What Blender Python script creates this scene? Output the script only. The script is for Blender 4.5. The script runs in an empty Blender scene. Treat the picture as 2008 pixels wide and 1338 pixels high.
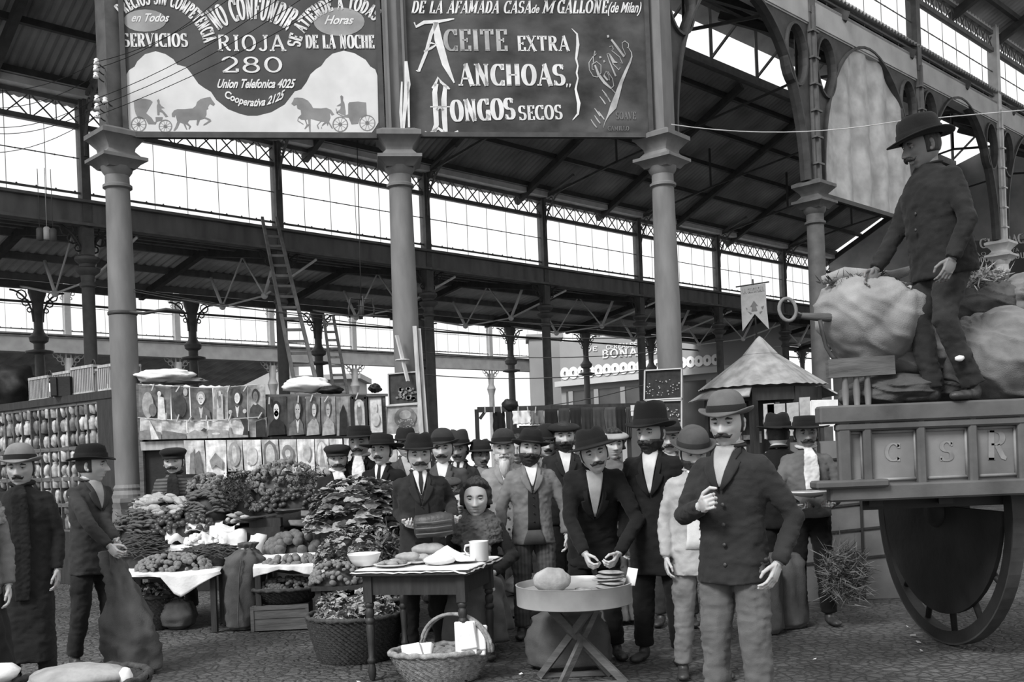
import bpy, bmesh, math, random
from mathutils import Vector, Matrix, noise, Euler
random.seed(7)
C = bpy.context.scene.collection
PI = math.pi
# ---------------------------------------------------------------- camera frame
F_PX = 2000.0; ROLL = math.atan(.04); PX, PY = 1004.0, 890.0; EYE = 1.5
CR, SR = math.cos(ROLL), math.sin(ROLL)
def ab(px, py):
    A = px-PX; B = PY-py
    return (A*CR+B*SR)/F_PX, (-A*SR+B*CR)/F_PX
def at(px, py, Y):
    """point of the market seen at a pixel of the photograph at distance Y"""
    a, b = ab(px, py); return Vector((a*Y, Y, EYE+b*Y))
def gx(px, Y, z=0.0):
    """x coordinate of a point at height z, distance Y, seen in picture column px"""
    bb = (z-EYE)/Y*F_PX
    A = px-PX
    return (A+bb*SR)/CR/F_PX*Y
cam = bpy.data.cameras.new('camera'); camo = bpy.data.objects.new('camera', cam); C.objects.link(camo)
camo.location = (0, 0, EYE)
camo.rotation_euler = (Matrix.Rotation(PI/2, 3, 'X') @ Matrix.Rotation(-ROLL, 3, 'Z')).to_euler()
cam.sensor_width = 36; cam.lens = 36*F_PX/2008
cam.shift_x = 0; cam.shift_y = (PY-669)/2008
cam.clip_end = 500
bpy.context.scene.camera = camo
# ---------------------------------------------------------------- materials
def new_mat(name):
    m = bpy.data.materials.new(name); m.use_nodes = True
    nt = m.node_tree; b = nt.nodes['Principled BSDF']
    return m, nt, b
_mats = {}
def mat(name, g, rough=.85, var=.25, scale=8.0, bump=.3, bscale=None, metal=0.0, spec=.3, stretch=(1,1,1), detail=6, trans=0.0, kind='noise', dist=.01):
    """neutral grey surface with procedural variation of tone and relief"""
    if name in _mats: return _mats[name]
    m, nt, b = new_mat(name)
    N, L = nt.nodes.new, nt.links.new
    tc = N('ShaderNodeTexCoord'); mp = N('ShaderNodeMapping'); mp.inputs['Scale'].default_value = stretch
    L(tc.outputs['Object'], mp.inputs['Vector'])
    if kind == 'wave':
        tx = N('ShaderNodeTexWave'); tx.inputs['Scale'].default_value = scale; tx.inputs['Distortion'].default_value = 3; tx.inputs['Detail'].default_value = 4
        fac = tx.outputs['Fac']
    elif kind == 'voronoi':
        tx = N('ShaderNodeTexVoronoi'); tx.inputs['Scale'].default_value = scale; fac = tx.outputs['Distance']
    else:
        tx = N('ShaderNodeTexNoise'); tx.inputs['Scale'].default_value = scale; tx.inputs['Detail'].default_value = detail; fac = tx.outputs['Fac']
    L(mp.outputs['Vector'], tx.inputs['Vector'])
    cr = N('ShaderNodeValToRGB'); lo = max(0, g*(1-var)); hi = min(1, g*(1+var))
    cr.color_ramp.elements[0].position = .3; cr.color_ramp.elements[0].color = (lo, lo, lo, 1)
    cr.color_ramp.elements[1].position = .7; cr.color_ramp.elements[1].color = (hi, hi, hi, 1)
    L(fac, cr.inputs['Fac']); L(cr.outputs['Color'], b.inputs['Base Color'])
    b.inputs['Roughness'].default_value = rough; b.inputs['Metallic'].default_value = metal
    b.inputs['Specular IOR Level'].default_value = spec
    if bump > 0:
        t2 = N('ShaderNodeTexNoise'); t2.inputs['Scale'].default_value = bscale or scale*4; t2.inputs['Detail'].default_value = 5
        L(mp.outputs['Vector'], t2.inputs['Vector'])
        bp = N('ShaderNodeBump'); bp.inputs['Strength'].default_value = bump; bp.inputs['Distance'].default_value = dist
        L(t2.outputs['Fac'], bp.inputs['Height']); L(bp.outputs['Normal'], b.inputs['Normal'])
    if trans > 0:
        tr = N('ShaderNodeBsdfTranslucent'); L(cr.outputs['Color'], tr.inputs['Color'])
        mx = N('ShaderNodeMixShader'); mx.inputs[0].default_value = trans
        L(b.outputs[0], mx.inputs[1]); L(tr.outputs[0], mx.inputs[2]); L(mx.outputs[0], nt.nodes['Material Output'].inputs['Surface'])
    _mats[name] = m
    return m
def glass_mat(name, alpha=.12):
    m, nt, b = new_mat(name)
    N, L = nt.nodes.new, nt.links.new
    tb = N('ShaderNodeBsdfTransparent'); tl = N('ShaderNodeBsdfTranslucent'); tl.inputs['Color'].default_value = (.9, .9, .9, 1)
    tx = N('ShaderNodeTexNoise'); tx.inputs['Scale'].default_value = 3
    mr = N('ShaderNodeMapRange'); mr.inputs['To Min'].default_value = alpha*.5; mr.inputs['To Max'].default_value = alpha*1.6
    L(tx.outputs['Fac'], mr.inputs['Value'])
    gl = N('ShaderNodeBsdfGlossy'); gl.inputs['Roughness'].default_value = .1
    m1 = N('ShaderNodeMixShader'); m1.inputs[0].default_value = .15; L(tl.outputs[0], m1.inputs[1]); L(gl.outputs[0], m1.inputs[2])
    mx = N('ShaderNodeMixShader'); L(mr.outputs[0], mx.inputs[0]); L(tb.outputs[0], mx.inputs[1]); L(m1.outputs[0], mx.inputs[2])
    L(mx.outputs[0], nt.nodes['Material Output'].inputs['Surface'])
    return m
M_iron = mat('painted_iron', .10, .6, .25, 6, .2)
M_iron_l = mat('pale_painted_iron', .15, .65, .25, 5, .2, stretch=(1, 1, .3))
M_iron_d = mat('dark_iron', .045, .6, .3, 6, .2)
M_pale = mat('pale_paint', .5, .7, .15, 5, .15)
M_glass = glass_mat('dusty_glass', .05)
M_wood = mat('weathered_wood', .10, .8, .35, 4, .4, stretch=(1, 1, 6))
M_wood_h = mat('weathered_boards', .12, .8, .35, 3, .5, stretch=(.6, 6, 6))
M_wood_d = mat('dark_stained_wood', .024, .55, .35, 5, .3, stretch=(5, 5, .8), spec=.4)
M_wood_l = mat('bare_pale_wood', .38, .8, .25, 5, .3, stretch=(4, 4, .6))
M_white = mat('white_cloth', .72, .9, .08, 10, .3)
M_paper = mat('white_paper', .68, .85, .1, 12, .2)
M_black = mat('black_paint', .015, .6, .3, 8, .2)
M_jute = mat('jute_sacking', .16, .95, .3, 7, .8, bscale=160, dist=.004)
M_jute_l = mat('pale_sacking', .24, .95, .22, 6, .8, bscale=150, dist=.004)
M_jute_d = mat('dark_sacking', .075, .95, .3, 7, .8, bscale=150, dist=.004)
# ---------------------------------------------------------------- mesh builder
def basis(d, up=Vector((0, 0, 1))):
    d = Vector(d).normalized(); up = Vector(up)
    if abs(d.dot(up.normalized())) > .98: up = Vector((0, 1, 0)) if abs(d.y) < .9 else Vector((1, 0, 0))
    x = up.cross(d).normalized(); y = d.cross(x).normalized()
    return x, y, d
class MB:
    def __init__(s): s.v = []; s.f = []; s.m = []; s.cm = 0; s.T = None
    def add(s, vs, fs):
        o = len(s.v)
        if s.T is not None: vs = [s.T @ Vector(p) for p in vs]
        s.v += [tuple(p) for p in vs]; s.f += [tuple(i+o for i in f) for f in fs]; s.m += [s.cm]*len(fs)
        return s
    def box(s, c, size, rz=0, rx=0, ry=0, R=None):
        hx, hy, hz = size[0]/2, size[1]/2, size[2]/2
        if R is None: R = Euler((rx, ry, rz)).to_matrix()
        c = Vector(c)
        vs = [c+R@Vector((x*hx, y*hy, z*hz)) for z in (-1, 1) for x, y in ((-1, -1), (1, -1), (1, 1), (-1, 1))]
        return s.add(vs, [(3, 2, 1, 0), (4, 5, 6, 7), (0, 1, 5, 4), (1, 2, 6, 5), (2, 3, 7, 6), (3, 0, 4, 7)])
    def bar(s, a, b, w, h=None, up=(0, 0, 1)):
        a, b = Vector(a), Vector(b); h = h or w
        x, y, d = basis(b-a, up); L = (b-a).length
        R = Matrix((x, y, d)).transposed()
        return s.box((a+b)/2, (w, h, L), R=R)
    def tube(s, pts, rad, n=8, flat=1.0, caps=True, up=(0, 0, 1)):
        pts = [Vector(p) for p in pts]
        if not hasattr(rad, '__len__'): rad = [rad]*len(pts)
        vs = []; fs = []; px = None
        for i, p in enumerate(pts):
            d = (pts[min(i+1, len(pts)-1)]-pts[max(i-1, 0)])
            if d.length < 1e-9: d = Vector((0, 0, 1))
            x, y, _ = basis(d, up)
            if px is not None and x.dot(px) < 0: x, y = -x, -y
            px = x
            r = rad[i]; ra, rb = (r if hasattr(r, '__len__') else (r, r*flat))
            for k in range(n):
                t = 2*PI*k/n; vs.append(p+x*(ra*math.cos(t))+y*(rb*math.sin(t)))
        for i in range(len(pts)-1):
            for k in range(n):
                a = i*n+k; b = i*n+(k+1) % n; fs.append((a, b, b+n, a+n))
        if caps:
            fs.append(tuple(range(n-1, -1, -1))); fs.append(tuple((len(pts)-1)*n+k for k in range(n)))
        return s.add(vs, fs)
    def lathe(s, c, prof, n=20, sq=0, rz=0, ell=(1, 1), caps=True):
        """prof: (radius, z); sq>0 gives polygon with that many sides"""
        c = Vector(c); n = sq or n; vs = []; fs = []
        for r, z in prof:
            for k in range(n):
                t = 2*PI*(k+(.5 if sq else 0))/n+rz
                rr = r/math.cos(PI/n) if sq else r
                vs.append(c+Vector((rr*math.cos(t)*ell[0], rr*math.sin(t)*ell[1], z)))
        for i in range(len(prof)-1):
            for k in range(n):
                a = i*n+k; b = i*n+(k+1) % n; fs.append((a, b, b+n, a+n))
        if caps: fs.append(tuple(range(n-1, -1, -1))); fs.append(tuple((len(prof)-1)*n+k for k in range(n)))
        return s.add(vs, fs)
    def ball(s, c, r, n=12, m=8, fn=None, R=None):
        c = Vector(c); r = r if hasattr(r, '__len__') else (r, r, r); vs = []; fs = []
        for i in range(m+1):
            ph = PI*i/m
            for k in range(n):
                t = 2*PI*k/n; d = Vector((math.sin(ph)*math.cos(t), math.sin(ph)*math.sin(t), math.cos(ph)))
                q = 1+(fn(d) if fn else 0); p = Vector((d.x*r[0]*q, d.y*r[1]*q, d.z*r[2]*q))
                vs.append(c+(R@p if R is not None else p))
        for i in range(m):
            for k in range(n):
                a = i*n+k; b = i*n+(k+1) % n; fs.append((a, a+n, b+n, b))
        return s.add(vs, fs)
    def prism(s, poly, o, ux, uy, depth):
        """flat outline (list of 2d points) in the plane o,ux,uy with thickness"""
        o, ux, uy = Vector(o), Vector(ux), Vector(uy); w = ux.cross(uy).normalized()*depth; n = len(poly)
        vs = [o+ux*x+uy*y for x, y in poly]; vs += [p+w for p in vs]
        fs = [tuple(range(n-1, -1, -1)), tuple(range(n, 2*n))]+[(i, (i+1) % n, (i+1) % n+n, i+n) for i in range(n)]
        return s.add(vs, fs)
    def mesh(s, name, mats, smooth=False):
        me = bpy.data.meshes.new(name); me.from_pydata(s.v, [], s.f)
        if not isinstance(mats, (list, tuple)): mats = [mats]
        for m in mats: me.materials.append(m)
        if len(mats) > 1: me.polygons.foreach_set('material_index', s.m)
        if smooth: me.polygons.foreach_set('use_smooth', [True]*len(me.polygons))
        me.update(); return me
    def build(s, name, mats, parent=None, smooth=False, label=None):
        o = bpy.data.objects.new(name, s.mesh(name, mats, smooth)); C.objects.link(o)
        if parent is not None: o.parent = parent
        if label: o['label'] = label
        return o
def tag(o, label=None, cat=None, group=None, kind=None):
    if label: o['label'] = label
    if cat: o['category'] = cat
    if group: o['group'] = group
    if kind: o['kind'] = kind
    return o
def empty(name, loc=(0, 0, 0), rz=0, label=None, cat=None, group=None, kind=None):
    o = bpy.data.objects.new(name, None); C.objects.link(o); o.location = loc; o.rotation_euler = (0, 0, rz)
    o.empty_display_size = .1
    return tag(o, label, cat, group, kind)
def auto_smooth(o, ang=35):
    me = o.data; bm = bmesh.new(); bm.from_mesh(me); ca = math.radians(ang)
    for e in bm.edges:
        if len(e.link_faces) == 2: e.smooth = e.calc_face_angle(0) < ca
    for f in bm.faces: f.smooth = True
    bm.to_mesh(me); bm.free(); return o
def copy_obj(o, loc=None, rot=None, scale=None, label=None, group=None):
    c = o.copy(); C.objects.link(c)
    for ch in list(o.children):
        d = ch.copy(); C.objects.link(d); d.parent = c
        for g in ch.children:
            e = g.copy(); C.objects.link(e); e.parent = d
    if loc is not None: c.location = loc
    if rot is not None: c.rotation_euler = rot
    if scale is not None: c.scale = scale if hasattr(scale, '__len__') else (scale,)*3
    if label: c['label'] = label
    if group: c['group'] = group
    return c
def remesh(vs_fs_builder, voxel, smooth_it=2, adapt=0):
    """fuse overlapping solids into one continuous surface"""
    me = vs_fs_builder.mesh('tmp', M_black); o = bpy.data.objects.new('tmp', me); C.objects.link(o)
    md = o.modifiers.new('r', 'REMESH'); md.mode = 'VOXEL'; md.voxel_size = voxel
    if smooth_it:
        ms = o.modifiers.new('s', 'SMOOTH'); ms.factor = .6; ms.iterations = smooth_it
    dg = bpy.context.evaluated_depsgraph_get(); ev = o.evaluated_get(dg); m2 = ev.to_mesh()
    v = [p.co.copy() for p in m2.vertices]; f = [tuple(p.vertices) for p in m2.polygons]
    ev.to_mesh_clear(); bpy.data.objects.remove(o); bpy.data.meshes.remove(me)
    return v, f
def fill_curve(loops, extrude=0.0):
    """2d outline with holes -> (verts, faces), local xy plane, thickness 2*extrude"""
    cu = bpy.data.curves.new('tmpc', 'CURVE'); cu.dimensions = '2D'; cu.fill_mode = 'BOTH'; cu.extrude = extrude
    for lp in loops:
        sp = cu.splines.new('POLY'); sp.points.add(len(lp)-1); sp.use_cyclic_u = True
        for p, q in zip(sp.points, lp): p.co = (q[0], q[1], 0, 1)
    o = bpy.data.objects.new('tmpc', cu); C.objects.link(o)
    dg = bpy.context.evaluated_depsgraph_get(); ev = o.evaluated_get(dg); m = ev.to_mesh()
    v = [p.co.copy() for p in m.vertices]; f = [tuple(p.vertices) for p in m.polygons]
    ev.to_mesh_clear(); bpy.data.objects.remove(o); bpy.data.curves.remove(cu)
    return v, f
def text_mesh(s, size=1.0, offset=0.0, shear=0.0, align='LEFT', spacing=1.0):
    cu = bpy.data.curves.new('tmpt', 'FONT'); cu.body = s; cu.size = size; cu.offset = offset; cu.shear = shear
    cu.align_x = align; cu.space_character = spacing; cu.resolution_u = 4; cu.fill_mode = 'FRONT'
    o = bpy.data.objects.new('tmpt', cu); C.objects.link(o)
    dg = bpy.context.evaluated_depsgraph_get(); ev = o.evaluated_get(dg); m = ev.to_mesh()
    v = [p.co.copy() for p in m.vertices]; f = [tuple(p.vertices) for p in m.polygons]
    ev.to_mesh_clear(); bpy.data.objects.remove(o); bpy.data.curves.remove(cu)
    return v, f
def ngauss(x, s): return math.exp(-x*x/(2*s*s))
def sstep(a, b, x):
    t = min(1, max(0, (x-a)/(b-a))); return t*t*(3-2*t)
# ---------------------------------------------------------------- nave frame (u across, t along, h up)
TH = math.atan(ab(3040, 810)[0]); DX, DY = math.sin(TH), math.cos(TH); NX, NY = -math.cos(TH), math.sin(TH)
def NV(u, t, h=0.0): return Vector((u*NX+t*DX, u*NY+t*DY, h))
DV = Vector((DX, DY, 0)); UV = Vector((NX, NY, 0)); ZV = Vector((0, 0, 1))
NROT = math.atan2(DY, DX)      # rotation of local x onto the nave direction
# facade corner columns
COLS = [(-4.70, 12.50), (-1.285, 12.975), (2.13, 13.45)]
# ================================================================ light
w = bpy.data.worlds.new('world'); bpy.context.scene.world = w; w.use_nodes = True
nt = w.node_tree; bg = nt.nodes['Background']
tc = nt.nodes.new('ShaderNodeTexCoord'); sx = nt.nodes.new('ShaderNodeSeparateXYZ'); cr = nt.nodes.new('ShaderNodeValToRGB')
nt.links.new(tc.outputs['Generated'], sx.inputs[0]); nt.links.new(sx.outputs['Z'], cr.inputs['Fac'])
cr.color_ramp.elements[0].position = 0; cr.color_ramp.elements[0].color = (.94, .94, .94, 1)
cr.color_ramp.elements[1].position = .6; cr.color_ramp.elements[1].color = (1, 1, 1, 1)
nt.links.new(cr.outputs['Color'], bg.inputs['Color']); bg.inputs['Strength'].default_value = .82
sun = bpy.data.lights.new('sun', 'SUN'); sun.energy = 2.5; sun.angle = math.radians(18)
so = bpy.data.objects.new('sun', sun); C.objects.link(so); so.rotation_euler = (math.radians(48), 0, math.radians(-38))
vs = bpy.context.scene.view_settings; vs.view_transform = 'Standard'; vs.look = 'None'; vs.gamma = 1; vs.exposure = 0.5
bpy.context.scene.cycles.max_bounces = 6; bpy.context.scene.cycles.diffuse_bounces = 3
bpy.context.scene.cycles.transparent_max_bounces = 12
# ================================================================ ground
def ground_mat():
    m, nt, b = new_mat('cobbled_ground'); N, L = nt.nodes.new, nt.links.new
    tc = N('ShaderNodeTexCoord'); mp = N('ShaderNodeMapping'); mp.inputs['Scale'].default_value = (1, 1.0, 1); mp.inputs['Rotation'].default_value = (0, 0, .35)
    L(tc.outputs['Object'], mp.inputs['Vector'])
    vo = N('ShaderNodeTexVoronoi'); vo.feature = 'DISTANCE_TO_EDGE'; vo.inputs['Scale'].default_value = 13; L(mp.outputs[0], vo.inputs['Vector'])
    vc = N('ShaderNodeTexVoronoi'); vc.inputs['Scale'].default_value = 13; L(mp.outputs[0], vc.inputs['Vector'])
    no = N('ShaderNodeTexNoise'); no.inputs['Scale'].default_value = 1.1; no.inputs['Detail'].default_value = 8; L(mp.outputs[0], no.inputs['Vector'])
    n2 = N('ShaderNodeTexNoise'); n2.inputs['Scale'].default_value = 60; n2.inputs['Detail'].default_value = 4; L(mp.outputs[0], n2.inputs['Vector'])
    r1 = N('ShaderNodeValToRGB'); r1.color_ramp.elements[0].position = .0; r1.color_ramp.elements[0].color = (.35, .35, .35, 1); r1.color_ramp.elements[1].position = .14; r1.color_ramp.elements[1].color = (1, 1, 1, 1)
    L(vo.outputs['Distance'], r1.inputs['Fac'])
    r2 = N('ShaderNodeValToRGB'); r2.color_ramp.elements[0].position = .35; r2.color_ramp.elements[0].color = (.055, .055, .055, 1); r2.color_ramp.elements[1].position = .68; r2.color_ramp.elements[1].color = (.14, .14, .14, 1)
    L(no.outputs['Fac'], r2.inputs['Fac'])
    mx = N('ShaderNodeMix'); mx.data_type = 'RGBA'; mx.blend_type = 'MULTIPLY'; mx.inputs[0].default_value = .9
    L(r2.outputs[0], mx.inputs[6]); L(r1.outputs[0], mx.inputs[7])
    r3 = N('ShaderNodeValToRGB'); r3.color_ramp.elements[0].color = (.55, .55, .55, 1); r3.color_ramp.elements[1].color = (1.3, 1.3, 1.3, 1)
    L(vc.outputs['Color'], r3.inputs['Fac'])
    my = N('ShaderNodeMix'); my.data_type = 'RGBA'; my.blend_type = 'MULTIPLY'; my.inputs[0].default_value = .7
    L(mx.outputs[2], my.inputs[6]); L(r3.outputs[0], my.inputs[7])
    L(my.outputs[2], b.inputs['Base Color']); b.inputs['Roughness'].default_value = .7
    ad = N('ShaderNodeMath'); ad.operation = 'MULTIPLY_ADD'; ad.inputs[1].default_value = .25
    mn = N('ShaderNodeMath'); mn.operation = 'MINIMUM'; mn.inputs[1].default_value = .2; L(vo.outputs['Distance'], mn.inputs[0])
    L(n2.outputs['Fac'], ad.inputs[0]); L(mn.outputs[0], ad.inputs[2])
    bp = N('ShaderNodeBump'); bp.inputs['Strength'].default_value = .9; bp.inputs['Distance'].default_value = .1
    L(ad.outputs[0], bp.inputs['Height']); L(bp.outputs[0], b.inputs['Normal'])
    return m
g = MB(); nxg, nyg = 90, 90
def gh(x, y): return .012*noise.noise(Vector((x*.8, y*.8, 0)))-.006
for j in range(nyg+1):
    for i in range(nxg+1):
        fx = (i/nxg-.5)*2; fy = j/nyg
        x = 90*fx*abs(fx); y = -14+ (fy**1.6)*134
        g.v.append((x, y, gh(x, y) if abs(x) < 8 and y < 14 else -.004))
for j in range(nyg):
    for i in range(nxg):
        a = j*(nxg+1)+i; g.f.append((a, a+1, a+nxg+2, a+nxg+1)); g.m.append(0)
fl = g.build('floor', ground_mat(), smooth=True); tag(fl, kind='structure')
# litter on the cobbles: scraps of straw and paper
# ================================================================ column builders
def iron_column(loc, capz, r0, r1, mat_, label, group, pedestal=True, sqrot=0, scale=1.0, arms=False):
    """turned cast iron column with moulded capital; capz = underside of the square head block"""
    o = empty('iron_column', (loc[0], loc[1], 0), sqrot, label, 'column', group, 'thing')
    b = MB()
    if pedestal:
        b.lathe((0, 0, 0), [(r0*1.5, 0), (r0*1.5, .12), (r0*1.32, .16), (r0*1.25, .2), (r0*1.25, 1.02), (r0*1.32, 1.06), (r0*1.4, 1.1), (r0*1.3, 1.15)], sq=4, rz=0)
        b.lathe((0, 0, 0), [(r0*1.3, 1.15), (r0*1.32, 1.19), (r0*1.1, 1.24), (r0*1.15, 1.27), (r0, 1.31)], n=24)
        b.build('pedestal', mat_, o); b = MB()
        z0 = 1.3
    else:
        b.lathe((0, 0, 0), [(r0*1.5, 0), (r0*1.5, .1), (r0*1.2, .2), (r0, .26)], n=16); b.build('base', mat_, o, True); b = MB(); z0 = .25
    b.lathe((0, 0, 0), [(r0, z0), (r0*.99, (z0+capz)/2), (r1, capz-.42*scale)], n=24); auto_smooth(b.build('shaft', mat_, o))
    b = MB(); k = scale; z = capz
    b.lathe((0, 0, 0), [(r1, z-.44*k), (r1*1.22, z-.42*k), (r1*1.22, z-.39*k), (r1*1.02, z-.37*k), (r1*1.0, z-.27*k), (r1*1.25, z-.22*k), (r1*1.35, z-.17*k)], n=24)
    b.lathe((0, 0, 0), [(r1*1.2, z-.19*k), (r1*1.55, z-.13*k), (r1*1.95, z-.10*k), (r1*1.95, z-.06*k), (r1*1.5, z-.04*k), (r1*1.15, z+.02*k), (r1*1.2, z+.06*k), (r1*1.8, z+.17*k), (r1*1.95, z+.18*k), (r1*1.95, z+.235*k), (r1*1.4, z+.28*k)], sq=4)
    auto_smooth(b.build('capital', mat_, o), 30)
    return o
# ---- the three columns of the signboard front
lab3 = ['tall pale iron column beside the cabinet, left end of the painted signboards', 'tall pale iron column between the two painted signboards', 'tall pale iron column at the right end of the dark signboard']
CAPZ = 5.36
for i, (x, y) in enumerate(COLS):
    o = iron_column((x, y), CAPZ, .165, .142, M_iron_l, lab3[i], 'columns under the signboards', True, [math.radians(45), math.radians(8), math.radians(50)][i])
    b = MB()
    if i == 1: b.box((0, 0, CAPZ+1.4), (.3, .26, 2.4))
    else: b.box((0, 0, CAPZ+1.4), (.27, .27, 2.4))
    b.box((0, 0, CAPZ+.25), (.4, .4, .06))
    if i == 1: b.box((-.1, -.16, CAPZ+1.4), (.03, .06, 2.4)); b.box((.1, -.16, CAPZ+1.4), (.03, .06, 2.4))
    b.build('upper_post', M_iron_l if i != 0 else M_iron, o)
# rope / wire band round left column
b = MB(); x, y = COLS[0]
b.lathe((x, y, 0), [(.165, 3.38), (.175, 3.39), (.175, 3.42), (.165, 3.43)], n=20)
b.tube([(x+.12, y-.1, 3.41), (x+.3, y-.12, 3.38), (x+.55, y-.05, 3.43), (x+.75, y, 3.4)], .02, 6)
tag(b.build('wire_binding', M_iron_d, smooth=True), 'dark wire wound round the left tall iron column', 'wire')
# ================================================================ rows of nave columns
A1 = 3.89; T1 = 7.33
def RT1(i): return T1+A1*i
R1I = range(-2, 8)
rowlab = {0: 'first', 1: 'second', 2: 'third', 3: 'fourth', 4: 'fifth', 5: 'sixth', 6: 'seventh', -1: 'near', -2: 'nearest', 7: 'last'}
def small_cap(b, z, r, k=1.0):
    b.lathe((0, 0, 0), [(r, z-.42*k), (r*1.35, z-.39*k), (r*1.35, z-.34*k), (r*1.05, z-.3*k), (r*1.15, z-.2*k), (r*2.0, z-.13*k), (r*2.1, z-.08*k), (r*1.3, z-.05*k), (r*1.3, z), (r*2.0, z+.07*k), (r*2.0, z+.12*k), (r*1.1, z+.16*k)], n=12)
def bracket(b, z0, z1, reach, side, ox=0.0):
    """curved openwork iron bracket in the local x/z plane"""
    pts = []
    for k in range(9):
        a = PI/2*k/8; pts.append((side*(ox+reach*(1-math.cos(a))), 0, z0+(z1-z0)*math.sin(a)))
    b.tube(pts, [(.03, .022)]*9, 4)
    b.bar((side*ox, 0, z0), (side*ox, 0, z1), .04, .05); 
    for k in range(3):
        rr = reach*(.13+.07*k); cx = side*(ox+rr+.02+reach*.09*k); cz = z1-(z1-z0)*(.62-.24*k)
        ring = [(cx+rr*.8*math.cos(q*PI/4), 0, cz+rr*.8*math.sin(q*PI/4)) for q in range(9)]
        b.tube(ring, .016, 4, caps=False)
for i in R1I:
    p = NV(17.93, RT1(i))
    o = empty('iron_column', p, NROT, 'dark iron column of the long glazed inner row, %s from the near end' % rowlab[i], 'column', 'columns of the glazed inner row', 'thing')
    b = MB(); b.lathe((0, 0, 0), [(.2, 0), (.2, .3), (.13, .4), (.118, .5), (.108, 4.9)], n=14); auto_smooth(b.build('shaft', M_iron, o))
    b = MB(); small_cap(b, 5.12, .105); auto_smooth(b.build('capital', M_iron, o), 40)
    b = MB(); b.lathe((0, 0, 0), [(.1, 5.2), (.1, 5.85)], sq=4); b.box((0, 0, 7.0), (.15, .2, 2.5)); b.build('upper_post', M_iron, o)
    b = MB()
    for s_ in (-1, 1): bracket(b, 5.15, 5.8, .55, s_, .06)
    b.build('lower_bracket', M_iron_d, o)
    b = MB()
    for k in range(9):
        a = PI/2*k/8
    pts = [(0, -.1-.95*(1-math.cos(PI/2*k/8)), 7.0+1.15*math.sin(PI/2*k/8)) for k in range(9)]
    b.tube(pts, [(.03, .03)]*9, 4); b.bar((0, -.12, 7.0), (0, -.12, 8.1), .05)
    b.bar((0, -.12, 8.0), (0, -1.15, 8.35), .06)
    for k in range(3): b.tube([(0, -.24-.1*k+.07*math.cos(q*PI/4), 7.72+.17*k+.07*math.sin(q*PI/4)) for q in range(9)], .016, 4, caps=False)
    b.build('upper_bracket', M_iron, o)
# ---- glazed clerestory bays over the inner row: one window per bay
def bay_window(idx, u, t0, t1, hs, hb, ht, hf, iron, deep=.16, nm=6, sign=1, glass=True, beam=.42, flash=True, lat=9, bmat=None):
    """sill beam, glazing with bars, lattice girder and eaves flashing"""
    o = empty('window_%d' % idx, NV(u, t0), NROT, kind='structure'); L = t1-t0; sg = sign
    b = MB(); b.box((L/2, 0, hs-beam/2), (L, .14, beam)); b.box((L/2, -.06*sg, hs-.02), (L, .26, .05)); b.box((L/2, -.06*sg, hs-beam), (L, .22, .05)); b.build('sill_beam', bmat or M_iron_l, o)
    if glass:
        b = MB(); b.box((L/2, 0, (hs+hb)/2+.05), (L-.1, .006, hb-hs-.1)); b.build('glazing', M_glass, o)
    b = MB()
    b.box((L/2, 0, hs+.14), (L, .035, .035)); b.box((L/2, 0, (hs+hb)/2+.1), (L, .012, .016))
    for k in range(1, nm): b.box((L*k/nm, 0, (hs+hb)/2), (.008, .008, hb-hs))
    for k in range(nm*2):
        b.ball((L*(k+.5)/(nm*2), 0, (hs+hb)/2+.1), .016, 5, 4); b.ball((L*(k+.5)/(nm*2), 0, hs+.165), .018, 5, 4)
    b.build('glazing_bar', M_iron, o)
    b = MB(); b.box((L/2, 0, hb), (L, .09, .09)); b.box((L/2, 0, ht), (L, .09, .08))
    n = lat
    for k in range(n):
        x0, x1 = L*k/n, L*(k+1)/n
        b.bar((x0, 0, hb), (x1, 0, ht), .02, .02); b.bar((x1, 0, hb), (x0, 0, ht), .02, .02); b.bar((x0, 0, hb), (x0, 0, ht), .014, .014)
    b.build('lattice_girder', M_iron, o)
    if flash:
        b = MB(); b.box((L/2, -.12*sg, ht+.1), (L, .3, .12)); b.box((L/2, -.22*sg, ht+.19), (L, .22, .03)); b.build('eaves_board', M_pale, o)
    return o
wi = 1
for i in list(R1I)[:-1]:
    bay_window(wi, 17.93, RT1(i), RT1(i+1), 6.22, 7.53, 7.95, 8.0, M_iron); wi += 1
# ================================================================ roofs
def corr_mat(name, g):
    return mat(name, g, .75, .35, 1.2, .15, stretch=(1, 1, 1))
M_roof = corr_mat('corrugated_iron', .27)
M_roof_l = corr_mat('pale_corrugated_iron', .30)
M_roof_m = corr_mat('aisle_corrugated_iron', .55)
def corrugated(name, A, B, C_, D_, pitch, amp, m, thick=.02, lab=None):
    """A->B along the ridge, A->D down the slope"""
    A, B, C_, D_ = map(Vector, (A, B, C_, D_)); L = (B-A).length; n = int(L/pitch*4); nrm = (B-A).cross(D_-A).normalized(); b = MB(); vs = []; fs = []
    for k in range(n+1):
        f = k/n; off = nrm*(amp*math.sin(2*PI*f*L/pitch)); vs += [A.lerp(B, f)+off, D_.lerp(C_, f)+off]
    for k in range(n): fs.append((2*k, 2*k+2, 2*k+3, 2*k+1))
    b.add(vs, fs); o = b.build(name, m); md = o.modifiers.new('t', 'SOLIDIFY'); md.thickness = thick
    return tag(o, kind='structure')
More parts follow.
